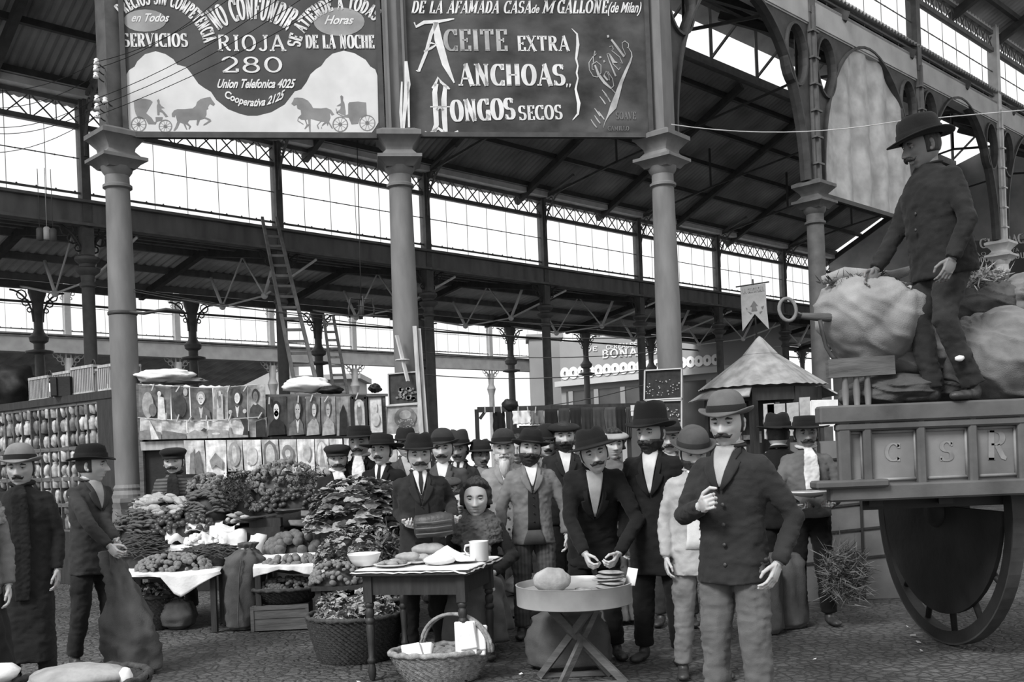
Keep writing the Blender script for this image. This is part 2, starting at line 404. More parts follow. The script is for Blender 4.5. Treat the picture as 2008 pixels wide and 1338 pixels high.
def purlins(name, A, B, C_, D_, n_p, n_r, m, w=.09, side=-1, mr=None, wr=.12):
    A, B, C_, D_ = map(Vector, (A, B, C_, D_)); b = MB()
    for k in range(n_p):
        f = (k+.5)/n_p; b.bar(A.lerp(D_, f)-ZV*.1, B.lerp(C_, f)-ZV*.1, w, w*1.2)
    o = b.build('trim_1', m); tag(o, kind='structure')
    b = MB()
    for k in range(n_r+1):
        f = k/n_r; b.bar(A.lerp(B, f)-ZV*.22, D_.lerp(C_, f)-ZV*.22, wr, wr*1.3)
    o = b.build('trim_2', mr or m); tag(o, kind='structure')
TE = RT1(6)+3.2       # far end of the nave
TN = RT1(-2)
# far slope: eaves over inner row up to lantern curb
q = (NV(13.4, TN, 10.35), NV(13.4, TE, 10.35), NV(18.3, TE, 8.0), NV(18.3, TN, 8.0))
corrugated('ceiling', *q, .15, .022, M_roof)
nb = 11
purlins('t', NV(13.4, TN, 10.35), NV(13.4, TE, 10.35), NV(18.1, TE, 8.05), NV(18.1, TN, 8.05), 5, nb, M_iron_d)
# near slope from lantern to the arcade row
q = (NV(12.0, 6.0, 10.75), NV(12.0, TE, 10.75), NV(8.0, TE, 8.75), NV(8.0, 11.0, 8.75))
corrugated('ceiling', *q, .15, .022, M_roof)
purlins('t', *q, 4, 9, M_iron_d)
# unseen roof piece above the signboards, added to stop light leaking in
b = MB(); b.add([NV(12.0, TN, 10.75), NV(12.0, 6.0, 10.75), Vector((COLS[0][0]-.3, COLS[0][1], 8.2)), Vector((COLS[0][0]-9, COLS[0][1]-1.2, 8.2))], [(0, 1, 2, 3)])
b.add([NV(12.0, 6.0, 10.75), NV(8.0, 11.0, 8.75), Vector((COLS[2][0], COLS[2][1], 8.4)), Vector((COLS[0][0]-.3, COLS[0][1], 8.2))], [(0, 1, 2, 3)])
tag(b.build('ceiling', M_roof), kind='structure')
# lantern along the ridge: curbs, posts, braces and small roof
b = MB()
for u, h in ((13.4, 10.35), (12.0, 10.75)): b.bar(NV(u, 5, h), NV(u, TE, h), .16, .2)
for u in (13.4, 12.0): b.bar(NV(u, 5, 11.75), NV(u, TE, 11.75), .09, .12)
t = 6.5
while t < TE:
    for u, h in ((13.4, 10.35), (12.0, 10.75)): b.bar(NV(u, t, h), NV(u, t, 11.75), .07)
    b.bar(NV(13.4, t, 10.5), NV(12.0, t, 11.6), .05); b.bar(NV(13.4, t, 11.75), NV(12.0, t, 11.75), .05)
    t += 1.95
tag(b.build('trim_3', M_iron), kind='structure')
b = MB(); A_ = [NV(14.1, 5, 11.7), NV(14.1, TE, 11.7), NV(12.7, TE, 12.5), NV(12.7, 5, 12.5), NV(11.3, 5, 11.7), NV(11.3, TE, 11.7)]
b.add(A_, [(0, 1, 2, 3), (3, 2, 5, 4)]); o = b.build('ceiling', M_roof_l); tag(o, kind='structure'); o.modifiers.new('t', 'SOLIDIFY').thickness = .03
# polonceau braces crossing the nave
b = MB()
for i in range(2, 8):
    t = RT1(i)
    b.bar(NV(17.7, t, 8.0), NV(15.4, t, 8.35), .05); b.bar(NV(15.4, t, 8.35), NV(15.4, t, 9.4), .05); b.bar(NV(15.4, t, 8.35), NV(10.6, t, 8.9), .04)
    b.bar(NV(10.6, t, 8.9), NV(10.6, t, 10.0), .05); b.bar(NV(10.6, t, 8.9), NV(8.2, t, 8.5), .05)
tag(b.build('trim_4', M_iron_d), kind='structure')
# end gable
b = MB(); b.prism([(6.4, 0), (17.95, 0), (17.95, 8.0), (13.4, 10.3), (12.0, 10.7), (6.4, 8.4)], NV(0, TE, 0), UV, ZV, .2)
M_gable = mat('grey_plaster', .42, .9, .25, 1.5, .2)
tag(b.build('wall_end', M_gable), kind='structure')
# ---------------------------------------------------------------- low aisle roof beyond the inner row
HA0, HAM, HA1 = 5.98, 6.05, 6.0
for (ua, ha, ub, hb_) in ((18.0, 5.95, 21.1, 6.5), (21.1, 6.5, 24.3, 5.95)):
    q = (NV(ua, TN-6, ha), NV(ua, 52, ha), NV(ub, 52, hb_), NV(ub, TN-6, hb_))
    corrugated('ceiling', *q, .2, .02, M_roof_m)
    b = MB()
    for k in (0.12, .5, .88):
        b.bar(NV(ua+(ub-ua)*k, TN-6, ha+(hb_-ha)*k-.1), NV(ua+(ub-ua)*k, 52, ha+(hb_-ha)*k-.1), .1, .14)
    tag(b.build('trim_5', M_iron_l), kind='structure')
    b = MB()
    for i in range(-3, 12):
        t = RT1(i)-0.0
        b.bar(NV(ua, t, ha-.22), NV(ub, t, hb_-.22), .12, .16)
    tag(b.build('trim_6', M_iron_d), kind='structure')
M_truss = mat('white_truss_paint', .8, .7, .1, 5, .1)
# white painted truss ties under the aisle roof, one truss per bay
for j, i in enumerate(range(0, 8)):
    t = RT1(i)+1.0; b = MB()
    b.tube([NV(18.1, t, 5.75), NV(20.2, t, 5.28)], .028, 6); b.tube([NV(20.2, t, 5.28), NV(22.1, t, 5.28)], .022, 6); b.tube([NV(22.1, t, 5.28), NV(24.2, t, 5.75)], .028, 6)
    b.tube([NV(20.2, t, 5.28), NV(19.7, t, 6.05)], .04, 6); b.tube([NV(22.1, t, 5.28), NV(22.6, t, 6.05)], .04, 6)
    b.tube([NV(20.2, t, 5.28), NV(21.1, t, 6.3)], .022, 6); b.tube([NV(22.1, t, 5.28), NV(21.1, t, 6.3)], .022, 6)
    b.ball(NV(20.2, t, 5.28), .08, 8, 6); b.ball(NV(22.1, t, 5.28), .08, 8, 6)
    tag(b.build('roof_truss', M_truss, smooth=True), 'white painted iron roof truss in the low aisle', 'roof truss', 'white trusses of the low aisle', 'structure')
# ---------------------------------------------------------------- second row (u 24.2) and third row (u 33.9)
for i in range(-1, 11):
    p = NV(24.2, 8.72+3.79*i); pale = .17 if i < 4 else .28
    o = empty('iron_column', p, NROT, 'slender bracketed iron column in the second row, behind the low aisle', 'column', 'columns of the second row', 'thing')
    b = MB(); b.lathe((0, 0, 0), [(.17, 0), (.12, .3), (.11, 4.0), (.1, 4.3)], n=12); m_ = M_iron if i < 3 else M_iron_l; auto_smooth(b.build('shaft', m_, o))
    b = MB(); b.lathe((0, 0, 0), [(.1, 4.2), (.3, 4.24), (.3, 4.28), (.12, 4.32), (.12, 4.45), (.2, 4.5), (.22, 4.6), (.12, 4.72), (.1, 4.8), (.1, 5.0), (.13, 5.4), (.2, 5.62), (.2, 5.7)], n=12); auto_smooth(b.build('capital', m_, o), 40)
    b = MB()
    for s_ in (-1, 1): bracket(b, 4.95, 5.65, .5, s_, .1)
    b.build('bracket', m_, o)
b = MB(); b.bar(NV(24.2, TN-6, 5.78), NV(24.2, 52, 5.78), .18, .16); b.bar(NV(24.2, TN-6, 5.4), NV(24.2, 52, 5.4), .04, .05); tag(b.build('trim_7', M_iron), kind='structure')
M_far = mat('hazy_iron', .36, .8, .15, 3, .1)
for i in range(-3, 9):
    p = NV(33.9, 13.12+3.8*i)
    o = empty('iron_column', p, NROT, 'pale hazy iron column in the far row across the market', 'column', 'columns of the far row', 'thing')
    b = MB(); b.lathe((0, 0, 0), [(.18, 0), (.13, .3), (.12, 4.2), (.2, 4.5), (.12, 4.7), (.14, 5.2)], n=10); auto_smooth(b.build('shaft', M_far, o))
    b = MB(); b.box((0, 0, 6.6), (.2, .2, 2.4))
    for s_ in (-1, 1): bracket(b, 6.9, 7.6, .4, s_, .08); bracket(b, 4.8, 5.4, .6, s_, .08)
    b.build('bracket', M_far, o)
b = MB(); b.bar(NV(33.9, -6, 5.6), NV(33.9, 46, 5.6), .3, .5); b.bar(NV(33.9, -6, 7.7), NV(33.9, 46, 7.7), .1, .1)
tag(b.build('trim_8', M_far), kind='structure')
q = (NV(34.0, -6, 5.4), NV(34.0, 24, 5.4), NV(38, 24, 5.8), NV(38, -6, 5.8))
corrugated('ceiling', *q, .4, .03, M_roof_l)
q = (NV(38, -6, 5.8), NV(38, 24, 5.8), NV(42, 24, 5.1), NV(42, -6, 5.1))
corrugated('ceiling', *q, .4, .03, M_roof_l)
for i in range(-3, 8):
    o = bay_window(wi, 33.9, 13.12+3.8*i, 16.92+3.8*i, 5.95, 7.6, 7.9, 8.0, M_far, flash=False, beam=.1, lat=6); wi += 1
M_beam2 = mat('pale_beam_paint', .36, .7, .2, 2, .15)
# ================================================================ arcade row (u 8.11) with round openings
A2 = 3.95; T2 = 10.98
lab2 = {1: 'tall iron column with oval openings beside the pale canvas arch', 2: 'iron column hidden behind the man standing on the wagon', 3: 'thin pale iron column behind the loaded wagon', 4: 'arcade column farthest behind the wagon'}
def arcade_panel(i):
    t0, t1 = T2+A2*i, T2+A2*(i+1); L = t1-t0
    # outline in (x=t, y=h), with elliptical arch and two round holes
    cx = L/2; rx = L/2-.24; base = 5.62; ry = 2.6
    outer = [(0.0, 5.62), (0.0, 8.12), (L, 8.12), (L, 5.62), (L-.1, 5.62)]
    arch = [(cx+rx*math.cos(a), base+ry*math.sin(a)) for a in [PI*k/28 for k in range(29)]]
    outer = [(0.02, 5.62), (.02, 8.3), (L-.02, 8.3), (L-.02, 5.62)]+arch
    holes = []
    for c in (.46, L-.46):
        holes.append([(c+.3*math.cos(a), 7.55+.48*math.sin(a)) for a in [2*PI*k/24 for k in range(24)]])
    v, f = fill_curve([outer]+holes, .035)
    R = Matrix((DV, ZV, DV.cross(ZV))).transposed()
    b = MB(); o_ = NV(8.11, t0, 0)
    b.add([o_+R@p for p in v], f)
    for c in (.46, L-.46):
        ring = [o_+R@Vector((c+.3*math.cos(a), 7.55+.48*math.sin(a), 0)) for a in [2*PI*k/24 for k in range(25)]]
        b.tube(ring, [(.035, .09)]*25, 6, caps=False, up=(NX, NY, 0))
    b.tube([o_+R@Vector((p[0], p[1], 0)) for p in arch], [(.035, .1)]*29, 6, up=(NX, NY, 0))
    return b
for i in range(1, 5):
    p = NV(8.11, T2+A2*i)
    o = empty('iron_column', p, NROT, lab2[i], 'column', 'columns of the arcade', 'thing')
    m_ = M_iron if i < 3 else M_pale
    b = MB(); b.lathe((0, 0, 0), [(.2, 0), (.2, .9), (.15, 1.0), (.15, 1.1), (.133, 5.0)], n=20); auto_smooth(b.build('shaft', M_iron, o))
    b = MB(); z = 5.38; r1 = .135
    b.lathe((0, 0, 0), [(r1, z-.44), (r1*1.22, z-.42), (r1*1.22, z-.39), (r1*1.02, z-.37), (r1, z-.27), (r1*1.25, z-.22), (r1*1.35, z-.17)], n=20)
    b.lathe((0, 0, 0), [(r1*1.2, z-.19), (r1*1.55, z-.13), (r1*1.95, z-.10), (r1*1.95, z-.06), (r1*1.5, z-.04), (r1*1.1, z+.02), (r1*1.2, z+.06), (r1*1.8, z+.15), (r1*1.9, z+.16), (r1*1.9, z+.21), (r1*1.3, z+.25)], sq=4); auto_smooth(b.build('capital', m_, o), 30)
    b = MB(); b.box((0, -.02, 7.0), (.16, .14, 2.9)); b.box((0, .0, 9.3), (.17, .2, 2.0)); b.box((.0, -.11, 7.0), (.06, .05, 2.8))
    for k in range(6): b.box((0, -.1, 5.9+.42*k), (.2, .1, .03))
    b.build('upper_post', m_, o)
for i in range(0, 5):
    b = arcade_panel(i); tag(b.build('trim_9', M_iron_d, smooth=False), kind='structure')
for i in range(0, 5):
    bay_window(wi, 8.11, T2+A2*i, T2+A2*(i+1), 8.56, 9.68, 10.05, 10, M_iron, sign=-1, lat=11, bmat=M_beam2); wi += 1
# roof that leans out from the arcade towards the street
q = (NV(8.2, 16.5, 10.1), NV(8.2, TE, 10.1), NV(3.8, TE, 12.2), NV(3.8, 16.5, 12.2))
corrugated('ceiling', *q, .15, .022, M_roof)
purlins('t', *q, 4, 8, M_iron_d)
# pale canvas stretched in the arch beside the corner
cx = A2/2; t0 = T2+A2; rx = A2/2-.27; ry = 2.6
poly = [(cx-rx, 5.5)]+[(cx+rx*math.cos(a), 5.66+ry*.99*math.sin(a)) for a in [PI-PI*k/28 for k in range(29)]]+[(cx+rx, 5.5)]
bm = bmesh.new()
nU, nV_ = 60, 50; grid = {}
for j in range(nV_+1):
    for i in range(nU+1):
        s_ = i/nU*2-1; hh = j/nV_; x = cx+rx*s_*1.0
        top = 5.66+ry*.985*math.sqrt(max(0, 1-s_*s_)); z = 5.45+(top-5.45)*hh
        w_ = .035*math.sin(s_*PI*5)+.03*noise.noise(Vector((x*3, z*1.2, 0)))
        grid[i, j] = bm.verts.new(NV(8.11+w_*(1-abs(s_)**6), t0+x, z))
for j in range(nV_):
    for i in range(nU):
        try: bm.faces.new((grid[i, j], grid[i+1, j], grid[i+1, j+1], grid[i, j+1]))
        except Exception: pass
me = bpy.data.meshes.new('canvas_awning'); bm.to_mesh(me); bm.free()
M_canvas = mat('patched_canvas', .78, .9, .28, 3.4, .3, trans=.6)
me.materials.append(M_canvas)
for p_ in me.polygons: p_.use_smooth = True
o = bpy.data.objects.new('canvas_awning', me); C.objects.link(o)
tag(o, 'pale patched canvas filling the first arcade arch behind the wagon man', 'awning')
b = MB(); b.bar(NV(8.08, t0+.25, 5.45), NV(8.08, t0+A2-.25, 5.45), .05, .07); b.build('lower_batten', M_iron_d, o)
# dark lettered boards closing the nave behind the wagon
M_board = mat('dark_board', .035, .8, .3, 2, .2)
b = MB(); pA, pB = at(1885, 480, 24.5), at(2120, 480, 24.5); 
b.box(((pA.x+pB.x)/2+.6, 24.7, 4.4), (pB.x-pA.x+1.2, .08, 3.6))
dw = b.build('shop_sign', M_board); tag(dw, 'dark shop sign with faded capitals behind the sacks on the wagon', 'sign')
# ================================================================ painted lettering
def arcp(cx, cy, rx, ry, a0, a1, n=14):
    return [(cx+rx*math.cos(math.radians(a0+(a1-a0)*k/n)), cy+ry*math.sin(math.radians(a0+(a1-a0)*k/n))) for k in range(n+1)]
# glyph: width, strokes [(multiplier, points)], serif list [(x, y)], ticks [(x,y,dy)]
GL = {
 'A': (.78, [(.5, [(.08, 0), (.39, 1)]), (1, [(.39, 1), (.72, 0)]), (.5, [(.17, .33), (.58, .33)])], [(.08, 0), (.72, 0)]),
 'C': (.72, [(1, arcp(.4, .5, .32, .46, 40, 320, 22)), (.6, [(.65, 1), (.65, .72)]), (.6, [(.65, .0), (.65, .25)])], []),
 'D': (.74, [(1, [(.17, 0), (.17, 1)]), (1, [(.1, .96)]+arcp(.3, .5, .36, .46, 90, -90, 16)+[(.1, .04)])], [(.17, 0), (.17, 1)]),
 'E': (.64, [(1, [(.17, 0), (.17, 1)]), (1, [(.1, .96), (.58, .96)]), (1, [(.17, .5), (.45, .5)]), (1, [(.1, .04), (.58, .04)]), (.6, [(.58, 1), (.58, .76)]), (.6, [(.58, 0), (.58, .25)]), (.5, [(.45, .6), (.45, .4)])], []),
 'F': (.6, [(1, [(.17, 0), (.17, 1)]), (1, [(.1, .96), (.56, .96)]), (1, [(.17, .5), (.43, .5)]), (.6, [(.56, 1), (.56, .76)]), (.5, [(.43, .6), (.43, .4)])], [(.17, 0)]),
 'G': (.78, [(1, arcp(.4, .5, .32, .46, 40, 330, 22)), (.6, [(.65, 1), (.65, .72)]), (1, [(.66, .0), (.66, .42)])], [(.66, .42)]),
 'H': (.82, [(1, [(.17, 0), (.17, 1)]), (1, [(.65, 0), (.65, 1)]), (1, [(.17, .5), (.65, .5)])], [(.17, 0), (.17, 1), (.65, 0), (.65, 1)]),
 'I': (.36, [(1, [(.18, 0), (.18, 1)])], [(.18, 0), (.18, 1)]),
 'J': (.56, [(1, [(.4, 1), (.4, .25)]+arcp(.24, .22, .16, .18, 0, -170, 8))], [(.4, 1)]),
 'L': (.62, [(1, [(.17, 0), (.17, 1)]), (1, [(.1, .04), (.56, .04)]), (.6, [(.56, 0), (.56, .28)])], [(.17, 1)]),
 'M': (1.0, [(.6, [(.16, 0), (.16, 1)]), (1, [(.16, 1), (.48, .15)]), (.5, [(.48, .15), (.8, 1)]), (1, [(.82, 1), (.82, 0)])], [(.16, 0), (.82, 0), (.12, 1), (.86, 1)]),
 'N': (.84, [(.55, [(.16, 0), (.16, 1)]), (1.1, [(.16, .98), (.66, .02)]), (.55, [(.66, 0), (.66, 1)])], [(.16, 0), (.12, 1), (.66, 1)]),
 'O': (.8, [(1, arcp(.4, .5, .31, .46, 0, 360, 26))], []),
 'P': (.68, [(1, [(.17, 0), (.17, 1)]), (1, [(.1, .96)]+arcp(.32, .72, .28, .24, 90, -90, 12)+[(.17, .48)])], [(.17, 0)]),
 'R': (.76, [(1, [(.17, 0), (.17, 1)]), (1, [(.1, .96)]+arcp(.32, .74, .26, .22, 90, -90, 12)+[(.17, .52)]), (1, [(.38, .5), (.6, .1), (.72, .04)])], [(.17, 0)]),
 'S': (.66, [(1, arcp(.33, .73, .23, .23, 25, 265, 14)+arcp(.33, .27, .25, .23, 95, -155, 14)), (.5, [(.56, .98), (.56, .75)]), (.5, [(.08, .02), (.08, .25)])], []),
 'T': (.72, [(1, [(.36, 0), (.36, 1)]), (1, [(.06, .96), (.66, .96)]), (.6, [(.07, 1), (.07, .76)]), (.6, [(.65, 1), (.65, .76)])], [(.36, 0)]),
 'U': (.8, [(1, [(.17, 1), (.17, .3)]+arcp(.41, .3, .24, .27, 180, 360, 10)+[(.65, 1)])], [(.17, 1), (.65, 1)]),
 'V': (.78, [(1, [(.08, 1), (.4, .02)]), (.5, [(.4, .02), (.7, 1)])], [(.08, 1), (.7, 1)]),
 'X': (.76, [(1, [(.1, 1), (.64, 0)]), (.5, [(.64, 1), (.1, 0)])], [(.1, 0), (.64, 0), (.1, 1), (.64, 1)]),
 'Q': (.8, [(1, arcp(.4, .5, .31, .46, 0, 360, 26)), (1, [(.4, .2), (.7, -.1)])], []),
 'B': (.72, [(1, [(.17, 0), (.17, 1)]), (1, [(.1, .96)]+arcp(.32, .75, .23, .21, 90, -90, 10)+[(.17, .54)]), (1, [(.17, .54)]+arcp(.34, .29, .27, .25, 90, -90, 10)+[(.1, .04)])], []),
 '2': (.7, [(1, arcp(.35, .7, .25, .27, 170, -40, 14)+[(.1, .04)]), (1, [(.08, .05), (.62, .05)]), (.5, [(.62, .05), (.62, .25)])], []),
 '8': (.7, [(1, arcp(.35, .74, .22, .22, 0, 360, 18)), (1, arcp(.35, .27, .27, .25, 0, 360, 18))], []),
 '0': (.76, [(1, arcp(.38, .5, .28, .46, 0, 360, 22))], []),
 ' ': (.4, [], []),
}
def glyph(ch, thick=.17, thin=.07, serif=.16):
    """flat painted letter: quads of strips, unit height"""
    w, strokes, serifs = GL[ch]; vs = []; fs = []
    def strip(pts, mult):
        n = len(pts); o = len(vs)
        closed = n > 3 and abs(pts[0][0]-pts[-1][0]) < 1e-6 and abs(pts[0][1]-pts[-1][1]) < 1e-6
        for i, p in enumerate(pts):
            a = pts[i-1] if i > 0 else (pts[-2] if closed else p); b = pts[i+1] if i < n-1 else (pts[1] if closed else p)
            dx, dy = b[0]-a[0], b[1]-a[1]; l = math.hypot(dx, dy) or 1; dx /= l; dy /= l
            t = (thin+(thick-thin)*abs(dy)**1.5*mult)/2 if mult != .5 else thin*.6
            vs.append((p[0]-dy*t, p[1]+dx*t)); vs.append((p[0]+dy*t, p[1]-dx*t))
        for i in range(n-1): fs.append((o+2*i, o+2*i+1, o+2*i+3, o+2*i+2))
    for m, pts in strokes: strip(pts, m)
    for x, y in serifs:
        yy = y-.5*thin if y > .5 else y+.5*thin; strip([(x-serif, yy), (x+serif, yy)], 1)
    return w, vs, fs
class Plane:
    """a vertical sign face; pixel positions of the photograph are turned into metres on the face"""
    def __init__(s, P, Q):
        s.P = Vector((P[0], P[1], 0)); s.e = (Vector((Q[0], Q[1], 0))-s.P).normalized(); s.n = Vector((s.e.y, -s.e.x, 0))
    def uv(s, px, py):
        a, b = ab(px, py); # point = Y*(a,1)
        den = s.n.x*a+s.n.y; Y = s.n.dot(s.P)/den
        return (Vector((a*Y, Y, 0))-s.P).dot(s.e), EYE+b*Y
    def w(s, u, v, off=0.0): return s.P+s.e*u+ZV*v+s.n*off
    def pw(s, px, py, off=0.0): u, v = s.uv(px, py); return s.w(u, v, off)
def paint_poly(pl, pts, off, name, m, parent, depth=.002, holes=()):
    q = [pl.uv(*p) for p in pts]; hs = [[pl.uv(*p) for p in h] for h in holes]
    v, f = fill_curve([q]+hs, 0)
    b = MB(); b.add([pl.w(p.x, p.y, off) for p in v], f); return b.build(name, m, parent)
def paint_strokes(pl, strokes, off, name, m, parent, cv):
    """strokes: [(points, widths px)]; cv converts to photograph pixels"""
    b = MB()
    for pts, wd in strokes:
        q = [pl.uv(*cv(p)) for p in pts]; sc = abs(pl.uv(*cv((pts[0][0]+10, pts[0][1])))[0]-q[0][0])/10; n = len(q); vs = []
        for i, p in enumerate(q):
            a = q[max(0, i-1)]; c = q[min(n-1, i+1)]; dx, dy = c[0]-a[0], c[1]-a[1]; l = math.hypot(dx, dy) or 1
            t = (wd[i] if hasattr(wd, '__len__') else wd)*sc/2
            vs.append(pl.w(p[0]-dy/l*t, p[1]+dx/l*t, off)); vs.append(pl.w(p[0]+dy/l*t, p[1]-dx/l*t, off))
        b.add(vs, [(2*i, 2*i+1, 2*i+3, 2*i+2) for i in range(n-1)])
    return b.build(name, m, parent)
def serif_text(pl, s, x0, x1, ybase, h, off, m, parent, y1base=None, thick=.17, thin=.07, name='lettering', slant=0.0, serif=.13):
    y1base = y1base if y1base is not None else ybase
    A = Vector(pl.uv(x0, ybase)); B = Vector(pl.uv(x1, y1base)); T = Vector(pl.uv(x0, ybase-h)); H = (T-A).length
    tot = sum(GL[c][0] for c in s)+.1*(len(s)-1); k = (B-A).length/tot; ex = (B-A).normalized(); ey = Vector((-ex.y, ex.x)); x = 0; b = MB()
    for c in s:
        w, vs, fs = glyph(c, thick*min(1.5, H/k), thin*1.0, serif)
        b.add([pl.w(*(A+ex*((x+p[0])*k+p[1]*H*slant)+ey*(p[1]*H)), off) for p in vs], fs); x += w+.1
    return b.build(name, m, parent)
def arc_text(pl, s, cx, cy, r0, r1, a0, a1, off, m, parent, thick=.3, thin=.12):
    """letters fanned round a centre (photograph pixels), feet at radius r0 and heads at r1"""
    tot = sum(GL[c][0] for c in s)+.12*(len(s)-1); x = 0; b = MB()
    for c in s:
        w, vs, fs = glyph(c, thick, thin, .1); out = []
        for p in vs:
            a = math.radians(a0+(a1-a0)*(x+p[0])/tot); r = r0+(r1-r0)*p[1]; out.append(pl.pw(cx+r*math.cos(a), cy-r*math.sin(a), off))
        b.add(out, fs); x += w+.12
    return b.build('lettering', m, parent)
def script_text(pl, s, x0, x1, yb, h, off, m, parent, y1=None, offset=.02, shear=.45, name='lettering', bow=0):
    y1 = yb if y1 is None else y1
    v, f = text_mesh(s, 1.0, offset, shear); xs = [p.x for p in v]; mn, mx = min(xs), max(xs); b = MB(); out = []
    for p in v:
        t = (p.x-mn)/(mx-mn); out.append(pl.pw(x0+(x1-x0)*t-(y1-yb)/(max(1, x1-x0))*0, yb+(y1-yb)*t-p.y/.7*h+bow*4*t*(1-t), off))
    b.add(out, f); return b.build(name, m, parent)
M_sign = mat('sign_ground_paint', .058, .7, .3, 2.5, .2)
M_sign2 = mat('worn_sign_paint', .052, .7, .75, 1.9, .3, stretch=(1, 1, 1.4))
M_cream = mat('cream_sign_paint', .58, .75, .1, 3, .15)
M_letter = mat('letter_paint', .62, .75, .18, 6, .1)
M_letter_d = mat('worn_letter_paint', .36, .8, .3, 5, .1)
M_faint = mat('faint_letter_paint', .16, .8, .3, 5, .1)
M_sil = mat('carriage_paint', .20, .8, .2, 5, .1)
M_haze = mat('faded_sign_patch', .26, .8, .25, 3, .1)
M_frame_s = mat('sign_frame_paint', .06, .7, .3, 5, .2)
# ---- sign 1
e1 = Vector((COLS[1][0]-COLS[0][0], COLS[1][1]-COLS[0][1], 0)).normalized(); n1 = Vector((e1.y, -e1.x, 0))
P0 = Vector((COLS[0][0], COLS[0][1], 0))+n1*.12
pl = Plane(P0, P0+e1)
ul, _ = pl.uv(243, 150); ur, _ = pl.uv(746, 150); ul += .0; _, vb = pl.uv(500, 268)
o = empty('painted_signboard', pl.w((ul+ur)/2, vb), 0, 'large painted signboard with carriages and RIOJA 280, left of the dark signboard', 'signboard', None, 'thing')
inv = Matrix.Translation(-o.location)
def fix(ch, par):
    ch.data.transform(Matrix.Translation(-par.location)); return ch
before = set(bpy.data.objects)
TOPV = 8.25
b = MB(); b.prism([(ul, vb), (ur, vb), (ur, TOPV), (ul, TOPV)], pl.w(0, 0, -.05), pl.e, ZV, .04); b.build('board', M_sign, o)
b = MB()
for (x0, y0, x1, y1) in ((ul-.02, vb-.02, ur+.02, vb+.05), (ul-.03, vb, ul+.03, TOPV), (ur-.03, vb, ur+.03, TOPV)):
    b.prism([(x0, y0), (x1, y0), (x1, y1), (x0, y1)], pl.w(0, 0, -.05), pl.e, ZV, .075)
b.build('sign_frame', M_frame_s, o)
panelL = [(247.5, 180), (248, 145), (253, 137), (263.6, 130.5), (269, 120), (284, 106), (305, 100), (324, 105.6), (340, 116), (347, 126.5), (364.6, 131), (375, 144), (389, 164), (400, 172), (413.6, 180), (424, 195.7), (447, 214), (470, 223), (486, 227), (504, 227), (532, 220), (558, 205), (578, 179), (590.7, 175), (601, 161), (609, 145), (620, 135), (630, 129), (639, 116), (652, 105), (674, 99), (695, 104), (717, 117), (726, 130), (736, 136), (740, 148), (742, 240), (736, 250), (728, 261), (262, 263), (256, 256), (250, 248)]
paint_poly(pl, panelL, -.006, 'painted_panel', M_cream, o)
C3 = lambda p: (240+p[0]/7.72, 140+p[1]/7.72); C4 = lambda p: (500+p[0]/7.72, 140+p[1]/7.72)
horseL = [(745, 640), (780, 590), (830, 570), (940, 570), (1060, 560), (1110, 520), (1130, 460), (1180, 420), (1240, 400), (1330, 385), (1350, 420), (1400, 490), (1380, 520), (1320, 490), (1290, 540), (1300, 560), (1270, 580), (1270, 650), (1250, 690), (1330, 720), (1345, 750), (1270, 800), (1220, 820), (1230, 800), (1310, 745), (1240, 710), (1170, 735), (1140, 820), (1120, 810), (1130, 730), (1010, 735), (985, 775), (1040, 830), (1010, 880), (1000, 870), (1010, 835), (950, 790), (980, 880), (965, 880), (920, 790), (870, 770), (830, 860), (790, 900), (770, 895), (800, 840), (830, 760), (800, 650), (790, 690), (750, 685)]
carL = [(170, 445), (220, 420), (320, 410), (420, 430), (455, 460), (355, 630), (440, 700), (480, 765), (505, 760), (500, 690), (560, 690), (610, 690), (600, 740), (520, 760), (500, 800), (390, 795), (350, 720), (240, 715), (200, 640), (180, 560)]
manL = [(520, 440), (545, 415), (560, 440), (560, 480), (590, 520), (640, 555), (600, 555), (580, 560), (640, 620), (690, 680), (650, 690), (600, 620), (560, 610), (560, 660), (530, 660), (520, 520), (535, 480)]
horseR = [(550, 490), (580, 440), (590, 400), (640, 395), (720, 400), (800, 440), (850, 500), (880, 555), (1000, 560), (1080, 550), (1150, 580), (1200, 650), (1160, 665), (1130, 620), (1140, 700), (1120, 760), (1180, 860), (1160, 860), (1110, 780), (1100, 830), (1080, 780), (1010, 830), (1010, 870), (1000, 860), (1020, 800), (1060, 760), (1000, 760), (950, 810), (970, 870), (955, 870), (935, 815), (990, 755), (840, 715), (840, 930), (825, 930), (800, 720), (770, 730), (790, 800), (830, 800), (760, 870), (745, 870), (780, 810), (750, 730), (700, 730), (660, 700), (650, 740), (740, 800), (720, 800), (640, 750), (650, 700), (700, 650), (690, 580), (640, 560), (630, 500), (590, 520)]
carR = [(1410, 490), (1430, 465), (1560, 455), (1680, 470), (1690, 660), (1590, 700), (1560, 790), (1460, 800), (1420, 700), (1330, 690), (1240, 640), (1220, 560), (1230, 560), (1260, 640), (1340, 670), (1410, 650)]
manR = [(1290, 375), (1310, 360), (1335, 380), (1330, 435), (1350, 470), (1370, 600), (1370, 660), (1310, 650), (1260, 620), (1240, 640), (1230, 620), (1290, 570), (1300, 520), (1230, 525), (1300, 480), (1300, 440)]
bh = MB()
def addpoly(pts, cv):
    v, f = fill_curve([[pl.uv(*cv(p)) for p in pts]], 0); bh.add([pl.w(p.x, p.y, -.003) for p in v], f)
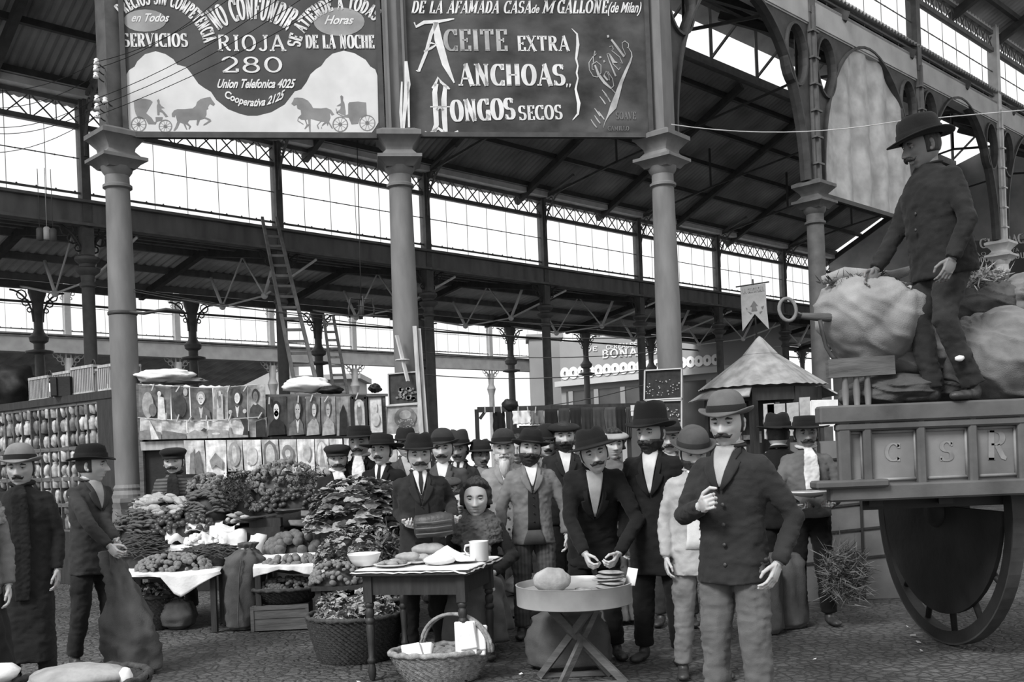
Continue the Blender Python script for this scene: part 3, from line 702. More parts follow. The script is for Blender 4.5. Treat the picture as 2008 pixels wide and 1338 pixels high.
def wheel(cx, cy, r, cv, sp=10):
    for rr in (r, r*.2):
        pts = [(cx+rr*math.cos(2*PI*k/24), cy+rr*math.sin(2*PI*k/24)) for k in range(25)]
        q = [pl.uv(*cv(p)) for p in pts]; vs = []
        c0 = Vector(pl.uv(*cv((cx, cy))))
        for p in q: p = Vector(p); d = (p-c0).normalized()*.006; vs += [pl.w(*(p-d), -.003), pl.w(*(p+d), -.003)]
        bh.add(vs, [(2*i, 2*i+1, 2*i+3, 2*i+2) for i in range(24)])
    for k in range(sp):
        a = 2*PI*k/sp; c0 = Vector(pl.uv(*cv((cx, cy)))); p = Vector(pl.uv(*cv((cx+r*math.cos(a), cy+r*math.sin(a))))); d = (p-c0).normalized(); d = Vector((-d.y, d.x))*.002
        bh.add([pl.w(*(c0-d), -.003), pl.w(*(c0+d), -.003), pl.w(*(p+d), -.003), pl.w(*(p-d), -.003)], [(0, 1, 2, 3)])
for pts in (horseL, carL, manL): addpoly(pts, C3)
wheel(245, 800, 110, C3); wheel(650, 830, 95, C3); bh.build('painted_carriage', M_sil, o); bh = MB()
for pts in (horseR, carR, manR): addpoly(pts, C4)
wheel(1290, 800, 110, C4); wheel(1700, 780, 115, C4); bh.build('painted_carriage', M_sil, o)

paint_poly(pl, [(284+42*math.cos(a), 40+22*math.sin(a)) for a in [2*PI*k/24 for k in range(24)]], -.006, 'faded_patch', M_haze, o)
paint_poly(pl, [(665+50*math.cos(a), 42+28*math.sin(a)) for a in [2*PI*k/24 for k in range(24)]], -.006, 'faded_patch', M_haze, o)
serif_text(pl, 'SERVICIOS', 241, 368, 92, 27, -.002, M_letter, o, thick=.2)
serif_text(pl, 'DE LA NOCHE', 600, 734, 95, 27, -.002, M_letter, o, thick=.22)
serif_text(pl, 'RIOJA', 426, 559, 100, 32, -.002, M_letter, o, thick=.17, thin=.09)
serif_text(pl, '280', 433, 556, 142, 31, -.002, M_letter, o, thick=.2, thin=.1)
script_text(pl, 'en Todos', 258, 332, 42, 16, -.002, M_letter, o)
script_text(pl, 'Horas', 636, 694, 47, 17, -.002, M_letter, o)
script_text(pl, 'Union Telefonica 4025', 426, 580, 172, 17, -.002, M_letter, o, offset=.028)
script_text(pl, 'Cooperativa 2125', 441, 559, 190, 15, -.002, M_letter, o, y1=190, offset=.028, bow=18)
arc_text(pl, 'NO CONFUNDIR', 495, 149, 112, 156, 127, 53, -.002, M_letter, o)
arc_text(pl, 'PRECIOS SIN COMPETENCIA', 304, 106, 98, 124, 131, 13, -.002, M_letter, o)
arc_text(pl, 'SE ATIENDE A TODAS', 674, 104, 86, 112, 172, 47, -.002, M_letter, o)
for ch in set(bpy.data.objects)-before: fix(ch, o)
# ---- sign 2
e2 = Vector((COLS[2][0]-COLS[1][0], COLS[2][1]-COLS[1][1], 0)).normalized(); n2 = Vector((e2.y, -e2.x, 0))
P0 = Vector((COLS[1][0], COLS[1][1], 0))+n2*.12
pl = Plane(P0, P0+e2)
ul, _ = pl.uv(787, 150); ur, _ = pl.uv(1272, 150); _, vb = pl.uv(1000, 265)
o = empty('painted_signboard', pl.w((ul+ur)/2, vb), 0, 'large dark signboard lettered ACEITE EXTRA, ANCHOAS, HONGOS SECOS', 'signboard', None, 'thing')
before = set(bpy.data.objects)
b = MB(); b.prism([(ul, vb), (ur, vb), (ur, TOPV), (ul, TOPV)], pl.w(0, 0, -.05), pl.e, ZV, .04); b.build('board', M_sign2, o)
b = MB()
for (x0, y0, x1, y1) in ((ul-.02, vb-.03, ur+.02, vb+.03), (ul-.03, vb, ul+.03, TOPV), (ur-.03, vb, ur+.03, TOPV)):
    b.prism([(x0, y0), (x1, y0), (x1, y1), (x0, y1)], pl.w(0, 0, -.05), pl.e, ZV, .075)
b.build('sign_frame', M_frame_s, o)
serif_text(pl, 'DE LA AFAMADA CASA', 806, 1040, 26, 25, -.002, M_letter, o, slant=.25)
script_text(pl, 'de', 1042, 1058, 25, 16, -.002, M_letter, o)
serif_text(pl, 'M', 1062, 1085, 26, 25, -.002, M_letter, o, slant=.3)
serif_text(pl, 'GALLONE', 1092, 1190, 26, 26, -.002, M_letter, o, slant=.2)
script_text(pl, '(de Milan)', 1192, 1258, 24, 20, -.002, M_letter, o)
serif_text(pl, 'CEITE', 872, 995, 100, 43, -.002, M_letter_d, o, thick=.2)
serif_text(pl, 'EXTRA', 1015, 1116, 100, 30, -.002, M_letter, o, thick=.2)
serif_text(pl, 'ANCHOAS', 901, 1108, 168, 43, -.002, M_letter, o, thick=.22)
serif_text(pl, 'ONGOS', 886, 1010, 239, 43, -.002, M_letter, o, y1base=234, thick=.22)
serif_text(pl, 'SECOS', 1018, 1103, 236, 29, -.002, M_letter, o, y1base=234, thick=.2)
C2 = lambda p: (650+p[0]/2.866, p[1]/2.866)
paint_strokes(pl, [([(465, 125), (475, 150), (520, 125), (600, 120), (660, 110), (690, 105)], [8, 14, 20, 18, 12, 5]), ([(590, 125), (560, 190), (530, 300), (490, 400)], [22, 20, 18, 16]), ([(490, 400), (475, 395)], [10, 4]), ([(585, 125), (600, 220), (640, 360), (690, 465)], [30, 44, 38, 8]), ([(520, 290), (560, 270), (590, 250), (560, 240), (545, 255)], [10, 14, 12, 10, 4])], -.002, 'ornamental_capital', M_letter, o, C2)
paint_strokes(pl, [([(590, 470), (580, 520), (585, 600), (590, 700), (575, 740)], [22, 28, 30, 28, 26]), ([(640, 480), (632, 560), (635, 660), (640, 740)], [20, 30, 30, 26]), ([(565, 495), (580, 480), (600, 435), (615, 460), (655, 495), (665, 500)], [8, 16, 12, 14, 16, 6]), ([(525, 740), (550, 752), (600, 720), (640, 750), (690, 750), (712, 735)], [8, 14, 16, 20, 16, 8]), ([(590, 620), (610, 600), (630, 620)], [14, 14, 14]), ([(555, 600), (665, 600)], [6, 6])], -.002, 'ornamental_capital', M_letter, o, C2)
paint_strokes(pl, [([(1350, 160), (1380, 190), (1385, 250), (1375, 330), (1385, 370), (1378, 410)], [3, 10, 18, 12, 8, 10]), ([(1378, 410), (1385, 440), (1372, 500), (1390, 580), (1385, 640), (1355, 675)], [10, 8, 12, 20, 12, 3]), ([(1325, 470), (1322, 490)], [9, 4]), ([(1342, 470), (1339, 490)], [9, 4])], -.002, 'curly_brace', M_letter, o, C2)
C5 = lambda p: (1140+p[0]/6.37, 60+p[1]/6.37)
S5 = [([(375, 110), (450, 210), (535, 325)], [24, 30, 26]), ([(535, 325), (550, 290), (515, 210), (510, 150), (545, 128), (590, 165), (590, 205), (572, 215)], 8), ([(590, 215), (625, 270), (632, 320), (610, 390), (560, 500), (500, 640), (450, 800), (400, 950), (340, 1050), (300, 1130), (272, 1215)], [6, 10, 16, 24, 34, 40, 60, 80, 24, 8, 3]),
      ([(150, 400), (150, 340), (170, 250), (185, 290), (140, 330), (95, 400), (100, 490), (150, 570), (200, 580), (245, 530), (245, 430), (190, 385), (135, 420), (135, 480), (155, 490)], 9), ([(170, 430), (215, 550), (290, 650), (370, 720)], [20, 34, 34, 20]), ([(370, 720), (405, 690), (390, 600), (330, 510)], 8), ([(370, 720), (430, 785)], 7),
      ([(280, 560), (330, 620)], 22), ([(280, 560), (310, 505), (345, 560), (350, 620)], 7), ([(320, 290), (350, 380), (430, 570)], [8, 12, 22]), ([(320, 290), (340, 280), (400, 420), (470, 490), (485, 460)], 9), ([(350, 290), (410, 390), (450, 400)], [14, 32, 10]), ([(350, 200), (385, 190), (400, 230), (380, 250), (480, 330), (515, 410), (490, 400)], 9),
      ([(235, 320), (240, 345)], 26), ([(332, 55), (336, 85)], 26), ([(280, 370), (290, 395)], 24)]
for k, (x, y) in enumerate([(120, 1110), (165, 1060), (215, 1010), (165, 970), (230, 820), (260, 740), (290, 790)]):
    S5.append(([(x, y), (x+35+k*2, y+55), (x+72, y+100)], [8, 16, 14]))
paint_strokes(pl, S5, -.002, 'ornamental_script', M_letter_d, o, C5)
serif_text(pl, 'SOAVE', 1208, 1247, 234, 15, -.002, M_faint, o, thick=.16)
serif_text(pl, 'CAMILLO', 1192, 1234, 256, 9, -.002, M_faint, o, thick=.14)
for ch in set(bpy.data.objects)-before: fix(ch, o)
# white paint runs on the middle post
o = paint_strokes(Plane(P0+n2*.1-e2*.3, P0+n2*.1+e2), [([(796, 120), (799, 165), (795, 200), (790, 262)], [6, 12, 8, 5]), ([(788, 160), (786, 220), (788, 262)], [3, 6, 3]), ([(800, 160), (802, 250)], [5, 4])], 0, 'whitewash_drips', M_letter, None, lambda p: p)
tag(o, 'white paint runs down the post between the two signboards', 'paint drips')
# ================================================================ insulators and wires on the left post
isp = [(189, 121), (188, 134), (188, 148), (190, 193), (190, 209), (191, 226), (206, 197)]
M_porc = mat('porcelain', .75, .3, .05, 4, 0)
ins = []
for k, (x, y) in enumerate(isp):
    p = at(x, y, 12.18 if k < 6 else 12.2)
    b = MB(); b.lathe((0, 0, -.035), [(.012, 0), (.035, .005), (.03, .03), (.022, .045), (.03, .06), (.012, .075)], n=10)
    o = b.build('insulator', M_porc, smooth=True); o.location = p; ins.append(p)
    tag(o, 'white porcelain insulator fixed to the left signboard post', 'insulator', 'insulators on the left post')
    b = MB(); b.tube([(0, 0, 0), (.02, .12, -.02), (.03, .16, -.02)], .008, 5); b.build('pin', M_iron_d, o)
wires = [((190, 193), (560, -12)), ((190, 209), (600, -8)), ((192, 226), (700, -30)), ((190, 121), (455, -6)), ((189, 134), (430, -2)), ((190, 193), (-10, 250)), ((190, 209), (-10, 262)), ((190, 226), (-12, 300)), ((189, 121), (-10, 178)), ((188, 148), (-10, 212))]
for k, (p, q) in enumerate(wires):
    A_ = at(p[0], p[1], 12.14); B_ = at(q[0], q[1], 11.6 if q[0] > 200 else 13.4); b = MB(); pts = []
    for j in range(9):
        f = j/8; pts.append(A_.lerp(B_, f)-ZV*(.10*4*f*(1-f)))
    b.tube(pts, .0045, 4)
    tag(b.build('telephone_wire', M_black), 'thin telephone wire strung from the insulators on the left post', 'wire', 'telephone wires')
b = MB(); A_ = at(1316, 244, 13.2); B_ = at(1760, 238, 13.0); b.tube([A_.lerp(B_, k/10)-ZV*(.12*4*(k/10)*(1-k/10)) for k in range(11)]+[at(2020, 215, 12.8)], .006, 4)
tag(b.build('slack_wire', M_pale), 'single pale wire crossing from the right iron column to the arcade', 'wire')
# wires low over the stalls
for k, (p, q, Y0, Y1) in enumerate([((262, 572), (760, 620), 12.2, 13), ((262, 568), (1000, 660), 12.3, 16), ((810, 640), (1290, 660), 13, 14), ((820, 690), (1290, 690), 13, 14), ((830, 735), (1265, 725), 13, 13.2), ((940, 805), (1265, 755), 14, 13.2), ((700, 600), (1290, 640), 13, 14.5)]):
    A_ = at(p[0], p[1], Y0); B_ = at(q[0], q[1], Y1); b = MB()
    b.tube([A_.lerp(B_, j/8)-ZV*(.08*4*(j/8)*(1-j/8)) for j in range(9)], .006, 4)
    tag(b.build('washing_line', M_iron_d), 'thin cord strung across above the stalls between the columns', 'cord', 'cords above the stalls')
# ================================================================ ladders
def ladder(top, bot, wt, wb, n, lab, m):
    T = Vector(top); B = Vector(bot); f = B.z/(T.z-B.z); B = B-(T-B)*f; wb = wb+(wb-wt)*f
    d = (B-T).normalized(); sx_ = Vector((1, .25, 0)).normalized()
    o = empty('ladder', B, 0, lab, 'ladder')
    for s_ in (-1, 1):
        b = MB(); b.bar(sx_*(s_*wb/2), T-B+sx_*(s_*wt/2), .05, .07); b.build('rail', m, o)
    L = (T-B).length; n2_ = int(L/.3)
    for k in range(1, n2_):
        f = k/n2_; c = (T-B)*f; w_ = wb+(wt-wb)*f; b = MB(); b.bar(c-sx_*w_/2, c+sx_*w_/2, .035, .045); b.build('rung', m, o)
    return o
ladder(at(528, 428, 19.4), at(596, 737, 16.5), .26, .34, 0, 'long bare wooden ladder leaning up to the roof beam behind the hanging pictures', mat('ladder_wood', .22, .8, .3, 5, .3))
ladder(at(644, 620, 21.5), at(667, 765, 19.5), .2, .26, 0, 'smaller pale ladder farther back to the right of the long ladder', M_wood_l)
# pale laths leaning on the middle column
b = MB()
b.bar((gx(846, 12.3), 12.3, 0), at(813, 640, 12.7), .05, .03); b.bar((gx(858, 12.35), 12.35, 0), at(822, 645, 12.75), .04, .03)
tag(b.build('lath', M_wood_l), 'tall pale wooden laths leaning beside the middle iron column', 'laths')
b = MB(); b.bar(at(800, 748, 12.6), at(778, 658, 12.7), .05, .02); b.lathe(at(789, 705, 12.68), [(.01, -.02), (.09, -.015), (.09, .0), (.01, .01)], n=14)
tag(b.build('white_stick', M_pale), 'white stick with a small disc behind the upper fruit painting', 'stick')
# ================================================================ paintings and prints
def quad_pic(name, c4, Y, label, cat, group=None, frame=None, fw=.02, content=None, tone=.3, parent=None, tilt=0.0):
    """picture hung at four photograph corners (tl, tr, br, bl) on distance Y"""
    P = [at(x, y, Y+tilt*(1 if i > 1 else 0)) for i, (x, y) in enumerate(c4)]
    c = sum(P, Vector())/4; P = [p-c for p in P]
    o = empty(name, c, 0, label, cat, group, 'thing') if frame else None
    m = mat('print_tone_%02d' % int(tone*100), tone, .8, .35, 14, .05)
    def uvp(u, v, off=0.0): return P[0].lerp(P[1], u).lerp(P[3].lerp(P[2], u), v)+Vector((0, -off, 0))
    b = MB(); nn = 6; vs = []
    for j in range(nn+1):
        for i in range(nn+1):
            p = uvp(i/nn, j/nn); p = p+Vector((0, (0 if frame else .012*math.sin(i*1.1+j*.6+c.x*7)), 0)); vs.append(p)
    b.add(vs, [(j*(nn+1)+i, (j+1)*(nn+1)+i, (j+1)*(nn+1)+i+1, j*(nn+1)+i+1) for j in range(nn) for i in range(nn)])
    mats = [m]
    if content:
        for (g, shape) in content:
            mm = mat('print_ink_%02d' % int(g*100), g, .85, .3, 18, .05)
            if mm not in mats: mats.append(mm)
            b.cm = mats.index(mm); v, f = fill_curve([shape], 0)
            b.add([uvp(p.x, p.y, .016+.0008*mats.index(mm)) for p in v], f)
        b.cm = 0
    s = b.build('sheet' if frame else name, mats, o)
    if frame:
        b = MB()
        for i in range(4): b.bar(P[i]-Vector((0, .01, 0)), P[(i+1) % 4]-Vector((0, .01, 0)), fw, .03, up=(0, 1, 0))
        b.build('frame', frame, o); return o
    s.location = c; s.modifiers.new('t', 'SOLIDIFY').thickness = .003
    return tag(s, label, cat, group, 'thing')
def ell(cx, cy, rx, ry, n=16, a0=0, a1=360): return [(cx+rx*math.cos(math.radians(a0+(a1-a0)*k/n)), cy+ry*math.sin(math.radians(a0+(a1-a0)*k/n))) for k in range(n)]
def bust(skin, coat, hair, cx=.5, beard=None, coll=None, hat=False):
    L = [(coat, [(.08, 1), (.14, .72), (cx-.12, .58), (cx, .62), (cx+.12, .58), (.88, .72), (.94, 1)])]
    L.append((hair, ell(cx, .3, .2, .19))); L.append((skin, ell(cx, .36, .14, .17)))
    if beard: L.append((beard, ell(cx, .48, .12, .12, 12, 0, 360)))
    if coll: L.append((coll, [(cx-.1, .6), (cx, .66), (cx+.1, .6), (cx+.02, .95), (cx-.02, .95)]))
    L.append((.06, ell(cx-.055, .34, .03, .012, 8))); L.append((.06, ell(cx+.055, .34, .03, .012, 8))); L.append((.10, ell(cx, .45, .04, .01, 8)))
    return L
def lerp_y(x, pts):
    for (x0, y0), (x1, y1) in zip(pts, pts[1:]):
        if x <= x1: return y0+(y1-y0)*(x-x0)/(x1-x0)
    return pts[-1][1]
YB = 12.15
top1 = [(270, 755), (330, 758), (400, 762), (450, 760), (522, 754)]; bot1 = [(270, 819), (350, 824), (440, 823), (522, 818)]
xs1 = [271, 335, 372, 417, 446, 485, 521]
cont1 = [([(.3, ell(.3, .6, .18, .4)), (.55, [(.62, .3), (.8, .35), (.85, 1), (.6, 1)]), (.6, ell(.66, .24, .06, .08)), (.15, ell(.45, .75, .12, .2))], .14, 'print of two figures, one in a pale dress, leftmost on the upper cord'),
 ([(.05, ell(.5, .6, .35, .35)), (.35, ell(.8, .15, .12, .12))], .10, 'very dark landscape print second on the upper cord'),
 (bust(.55, .12, .30, .5, None, .5), .11, 'print of a woman with piled up hair and pale collar'),
 ([(.42, [(.3, .2), (.7, .2), (.75, 1), (.25, 1)]), (.2, ell(.5, .45, .12, .2)), (.5, ell(.5, .18, .1, .08))], .25, 'narrow print of a pale full length figure'),
 (bust(.6, .08, .06, .5, None, .6)+[(.4, ell(.14, .78, .1, .07)), (.4, ell(.88, .78, .1, .07))], .10, 'print of a clean shaven officer with epaulettes'),
 (bust(.16, .06, .03, .45), .30, 'print of a dark haired woman on a grey ground, right end of the upper cord')]
for k in range(6):
    x0, x1 = xs1[k]+.6, xs1[k+1]-.6
    quad_pic('hanging_print', [(x0, lerp_y(x0, top1)), (x1, lerp_y(x1, top1)), (x1+1, lerp_y(x1, bot1)), (x0+1, lerp_y(x0, bot1))], YB, cont1[k][2], 'print', 'prints on the upper cord', None, content=cont1[k][0], tone=cont1[k][1])
top2 = [(272, 820), (330, 825), (410, 826), (524, 818)]; bot2 = [(272, 863), (524, 857)]
xs2 = [273, 317, 366, 407, 449, 487, 524]
def scape(k): return [[(.2, [(0, .6), (.5, .5), (1, .65), (1, 1), (0, 1)]), (.6, [(.45, .1), (.5, .1), (.9, 1), (.55, 1)])], [(.16, [(0, .55), (.4, .6), (1, .75), (1, 1), (0, 1)])], [(.3, [(0, .75), (.4, .5), (.7, .65), (1, .8), (1, 1), (0, 1)]), (.05, [(.7, .55), (.85, .4), (1, .5), (.9, .65)])], [(.3, [(0, .5), (1, .6), (1, 1), (0, 1)]), (.6, ell(.4, .75, .2, .06))], [(.04, [(.6, 0), (1, .05), (1, 1), (.7, .9), (.8, .5)]), (.25, [(0, .5), (.1, .4), (.15, .8), (1, .9), (1, 1), (0, 1)])], [(.03, [(.4, .2), (.9, .1), (.9, 1), (.4, 1)])]][k]
lab2_ = ['landscape print with a pale upright sail, lower cord left end', 'misty landscape print with dark hills on the lower cord', 'pale seascape print with a small dark boat', 'pale landscape print with buildings on a plain', 'landscape print with a dark tree on its right edge', 'dark print of an archway at the right end of the lower cord']
for k in range(6):
    x0, x1 = xs2[k]+.6, xs2[k+1]-.6
    quad_pic('landscape_print', [(x0, lerp_y(x0, top2)), (x1, lerp_y(x1, top2)), (x1+1, lerp_y(x1, bot2)), (x0+1, lerp_y(x0, bot2))], YB-.01, lab2_[k], 'print', 'landscape prints on the lower cord', None, content=scape(k), tone=[.42, .40, .48, .46, .5, .2][k])
cont3 = [(522, 562, bust(.6, .02, .02, .5, .6), .05, 'print of a bald old man with a white beard and black robe'), (562, 598, bust(.4, .12, .1, .6, .3, .55), .07, 'print of a white haired man in profile'), (598, 628, bust(.45, .3, .08, .6), .13, 'print of a dark haired woman in a pale shawl'), (629, 658, bust(.35, .32, .12, .5), .2, 'print of a pale figure under a lamp'), (658, 688, [(.02, [(.2, 1), (.25, .45), (.5, .2), (.7, .4), (.8, 1)])], .22, 'print of a black robed figure seen from behind')]
for x0, x1, ct, tn, lb in cont3: quad_pic('portrait_print', [(x0+.6, 778), (x1-.6, 777.5), (x1+1, 852), (x0+2, 855)], YB-.02, lb, 'print', 'portrait prints on the right stand', None, content=ct, tone=tn)
arch = [(.1, 1), (.1, .4), (.2, .15), (.5, .02), (.8, .15), (.9, .4), (.9, 1)]
quad_pic('framed_picture', [(690, 779), (718, 779), (721, 846), (693, 846)], YB-.03, 'holy picture in a heavy black frame, right of the portrait prints', 'picture', None, M_black, .045, [(.4, arch), (.18, ell(.5, .5, .2, .35)), (.55, ell(.5, .22, .1, .08))], .2)
quad_pic('framed_picture', [(721, 779), (749, 778), (752, 849), (724, 850)], YB-.03, 'pale faded picture with a thin black frame above the hatted men', 'picture', None, M_black, .012, [(.42, ell(.5, .62, .3, .2)), (.5, ell(.5, .3, .15, .15))], .55)
xs4 = [360, 401, 443, 475, 512, 546, 581, 616, 645, 672]
kinds = ['holy card of a couple with dark robes', 'white card with clasped hands', 'holy card with a lacy oval saint', 'pale faded flower card', 'holy card of a madonna in a dark arch', 'card with a dark radiant cross', 'pale card with a small medallion', 'card with a pointed shrine in a pale oval', 'plain pale card behind the man in the cap']
cons = [[(.2, [(.2, 1), (.3, .4), (.5, .3), (.5, 1)]), (.14, [(.55, 1), (.55, .4), (.75, .3), (.9, 1)]), (.5, ell(.4, .28, .09, .08))], [(.25, [(.2, .5), (.5, .3), (.85, .5), (.8, .7), (.5, .6), (.3, .7)])], [(.3, ell(.5, .45, .38, .38)), (.5, ell(.5, .45, .15, .28))], [(.5, ell(.5, .5, .3, .3)), (.3, ell(.3, .75, .08, .05))], [(.15, arch), (.42, ell(.5, .5, .28, .36)), (.55, ell(.5, .35, .1, .12))], [(.2, ell(.5, .42, .34, .26)), (.5, ell(.5, .42, .16, .12)), (.3, [(.45, .5), (.55, .5), (.6, 1), (.4, 1)])], [(.4, ell(.6, .4, .2, .25)), (.3, ell(.5, .82, .14, .1))], [(.3, arch), (.6, ell(.5, .5, .34, .42)), (.32, [(.5, .15), (.75, .8), (.25, .8)])], [(.45, ell(.5, .5, .2, .3))]]
for k in range(9):
    x0, x1 = xs4[k]+.7, xs4[k+1]-.7; yt = 864-k*.4; yb = [930, 945, 925, 925, 925, 928, 928, 930, 930][k]
    quad_pic('holy_card', [(x0, yt), (x1, yt-.3), (x1+3, yb), (x0+4, yb)], YB-.04, kinds[k], 'print', 'holy cards in the bottom row', None, content=cons[k], tone=[.5, .66, .4, .62, .48, .5, .6, .5, .56][k])
for k, (x0, x1, y0, y1, tn) in enumerate([(674, 704, 857, 925, .56), (706, 752, 857, 925, .5), (754, 786, 862, 925, .6), (787, 820, 860, 925, .52), (724, 760, 775, 780, .5)][:4]):
    quad_pic('holy_card', [(x0, y0), (x1, y0), (x1+2, y1), (x0+2, y1)], YB-.04, ['pale card just behind the man with white cravat', 'pale card between the two hatted men', 'pale card right of the wide black hat', 'pale card below the fruit drawing'][k], 'print', 'holy cards in the bottom row', None, content=[(.4, ell(.5, .5, .25, .3))], tone=tn)
def scatter(n, seed, g, x0=.1, x1=.9, y0=.35, y1=.9, r=.03):
    rr = random.Random(seed); return [(g, ell(rr.uniform(x0, x1), rr.uniform(y0, y1), r*rr.uniform(.5, 1.3), r*rr.uniform(.5, 1.2), 7)) for _ in range(n)]
quad_pic('framed_painting', [(761, 734), (823, 729), (826, 790), (763, 795)], 12.72, 'dark fruit painting in a thin pale frame, upper one on the middle column', 'painting', None, M_pale, .014, scatter(22, 3, .22, .2, .85, .5, .85, .06)+scatter(6, 4, .35, .35, .75, .5, .8, .03), .05)
quad_pic('framed_painting', [(757, 797), (820, 793), (822, 848), (754, 851)], 12.70, 'still life drawing on pale paper below the dark fruit painting', 'painting', None, M_pale, .014, [(.2, ell(.6, .45, .33, .38))]+[(.4, ell(.6, .35, .18, .16))]+scatter(30, 5, .45, .4, .85, .5, .85, .03), .42)
quad_pic('framed_painting', [(1264, 727), (1336, 723), (1336, 781), (1263, 785)], 13.1, 'dark flower painting in a pale frame, upper one on the right column', 'painting', None, M_pale, .016, scatter(40, 6, .45, .05, .95, .35, .9, .018), .03)
quad_pic('framed_painting', [(1266, 788), (1336, 785), (1336, 842), (1266, 845)], 13.08, 'dark flower painting in a pale frame, lower one on the right column', 'painting', None, M_pale, .016, scatter(30, 8, .4, .4, .95, .2, .8, .03)+[(.2, [(0, .8), (1, .75), (1, 1), (0, 1)])], .04)
# stand that carries the prints
o = empty('print_stand', (gx(520, YB+.06), YB+.08, 0), 0, 'rough wooden stand of posts and boards carrying the hanging prints', 'stand')
def rel(p, oo): return Vector(p)-oo.location
for x in (279, 522, 756, 690): 
    b = MB(); X = gx(x, YB+.08, 1.5); zt = at(x, 776 if x > 500 else 752, YB+.08).z; b.bar(rel((X, YB+.08, 0), o), rel((X, YB+.08, zt), o), .05, .06); b.build('post', M_wood, o)
b = MB(); b.bar(rel(at(520, 776.5, YB+.06), o), rel(at(760, 775, YB+.06), o), .06, .03); b.bar(rel(at(520, 859, YB+.06), o), rel(at(756, 855, YB+.06), o), .05, .03); b.build('rail', M_wood, o)
b = MB(); A_, B_, C_, D_ = [rel(at(x, y, YB+.03), o) for x, y in ((275, 867), (360, 864), (361, 881), (277, 884))]; b.add([A_, B_, C_, D_, A_+Vector((0, .03, 0)), B_+Vector((0, .03, 0)), C_+Vector((0, .03, 0)), D_+Vector((0, .03, 0))], [(3, 2, 1, 0), (4, 5, 6, 7), (0, 1, 5, 4), (2, 3, 7, 6), (1, 2, 6, 5), (3, 0, 4, 7)]); b.build('top_board', M_wood_l, o)
b = MB(); A_, B_, C_, D_ = [rel(at(x, y, YB+.12), o) for x, y in ((273, 758), (690, 778), (770, 1100), (283, 1100))]; b.prism([(A_.x, .0), (gx(760, YB+.12, 1)-o.location.x, .0), (gx(756, YB+.12, 2.2)-o.location.x, B_.z), (gx(522, YB+.12, 2.2)-o.location.x, B_.z), (gx(522, YB+.12, 2.2)-o.location.x, 1.9), (A_.x, 1.9)], (0, YB+.12-o.location.y, 0), (1, 0, 0), (0, 0, 1), -.02)
b.build('backing', M_black, o)
for k, (p, q, lb) in enumerate([((268, 756), (524, 753), 'upper'), ((270, 820), (526, 816), 'lower')]):
    b = MB(); T_ = top1 if k == 0 else top2; b.tube([at(x, lerp_y(x, T_)-1, YB-.03) for x in range(270, 525, 20)], .004, 4)
    tag(b.build('picture_cord', M_pale), 'sagging pale %s cord that carries the hanging prints' % lb, 'cord')
pg = MB(); pg.box((0, 0, 0), (.014, .02, .085)); pm = pg.mesh('clothes_peg', M_wood_l)
for k, (x, y) in enumerate([(300, 760), (349, 763), (422, 771), (448, 763), (481, 762), (326, 817), (349, 820), (372, 822), (405, 822), (451, 819), (510, 815), (585, 783), (611, 781), (640, 783), (528, 786), (700, 777)]):
    o = bpy.data.objects.new('clothes_peg', pm); C.objects.link(o); o.location = at(x, y, YB-.045); o.rotation_euler = (0, .35+.3*math.sin(k*2.1), 0)
    tag(o, 'pale wooden clothes peg clipping a print to its cord', 'peg', 'pegs on the picture cords', 'thing')
# ================================================================ people
def cloth_mat(g, name='cloth', coarse=False, stripes=0, check=False):
    key = '%s_%03d%s%s' % (name, int(g*1000), '_striped' if stripes else '', '_checked' if check else '')
    if key in _mats: return _mats[key]
    m = mat(key, g, .95, .22, 9, .5, bscale=220 if not coarse else 90, dist=.003, spec=.15)
    nt = m.node_tree; N, L = nt.nodes.new, nt.links.new; b = nt.nodes['Principled BSDF']
    b.inputs['Sheen Weight'].default_value = .04
    if stripes or check:
        tc = N('ShaderNodeTexCoord'); wv = N('ShaderNodeTexWave'); wv.bands_direction = 'Z' if stripes else 'X'; wv.inputs['Scale'].default_value = 9 if stripes else 11
        wv.inputs['Distortion'].default_value = .6; L(tc.outputs['Object'], wv.inputs['Vector'])
        mx = N('ShaderNodeMix'); mx.data_type = 'RGBA'; mx.blend_type = 'MIX'; L(wv.outputs['Fac'], mx.inputs[0])
        src = b.inputs['Base Color'].links[0].from_socket; L(src, mx.inputs[6]); k = g*(3.2 if stripes else 1.5); mx.inputs[7].default_value = (k, k, k, 1)
        L(mx.outputs[2], b.inputs['Base Color'])
    return m
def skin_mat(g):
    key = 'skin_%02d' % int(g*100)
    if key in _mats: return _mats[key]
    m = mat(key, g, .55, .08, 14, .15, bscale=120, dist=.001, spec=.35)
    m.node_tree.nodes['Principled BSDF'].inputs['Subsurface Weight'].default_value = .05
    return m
M_hair = mat('dark_hair', .02, .6, .4, 30, .6, stretch=(1, 1, .2), spec=.4)
M_hair_w = mat('white_hair', .45, .8, .25, 30, .6, stretch=(1, 1, .2))
M_hair_g = mat('brown_hair', .06, .7, .4, 30, .6, stretch=(1, 1, .2))
M_eye = mat('eye_dark', .02, .2, .1, 5, 0, spec=.5)
M_eyew = mat('eye_white', .2, .3, .05, 5, 0, spec=.5)
M_lip = mat('lips', .34, .5, .1, 10, .1)
M_leather = mat('worn_leather', .035, .5, .4, 12, .4, spec=.5)
NLON, NLAT = 88, 76
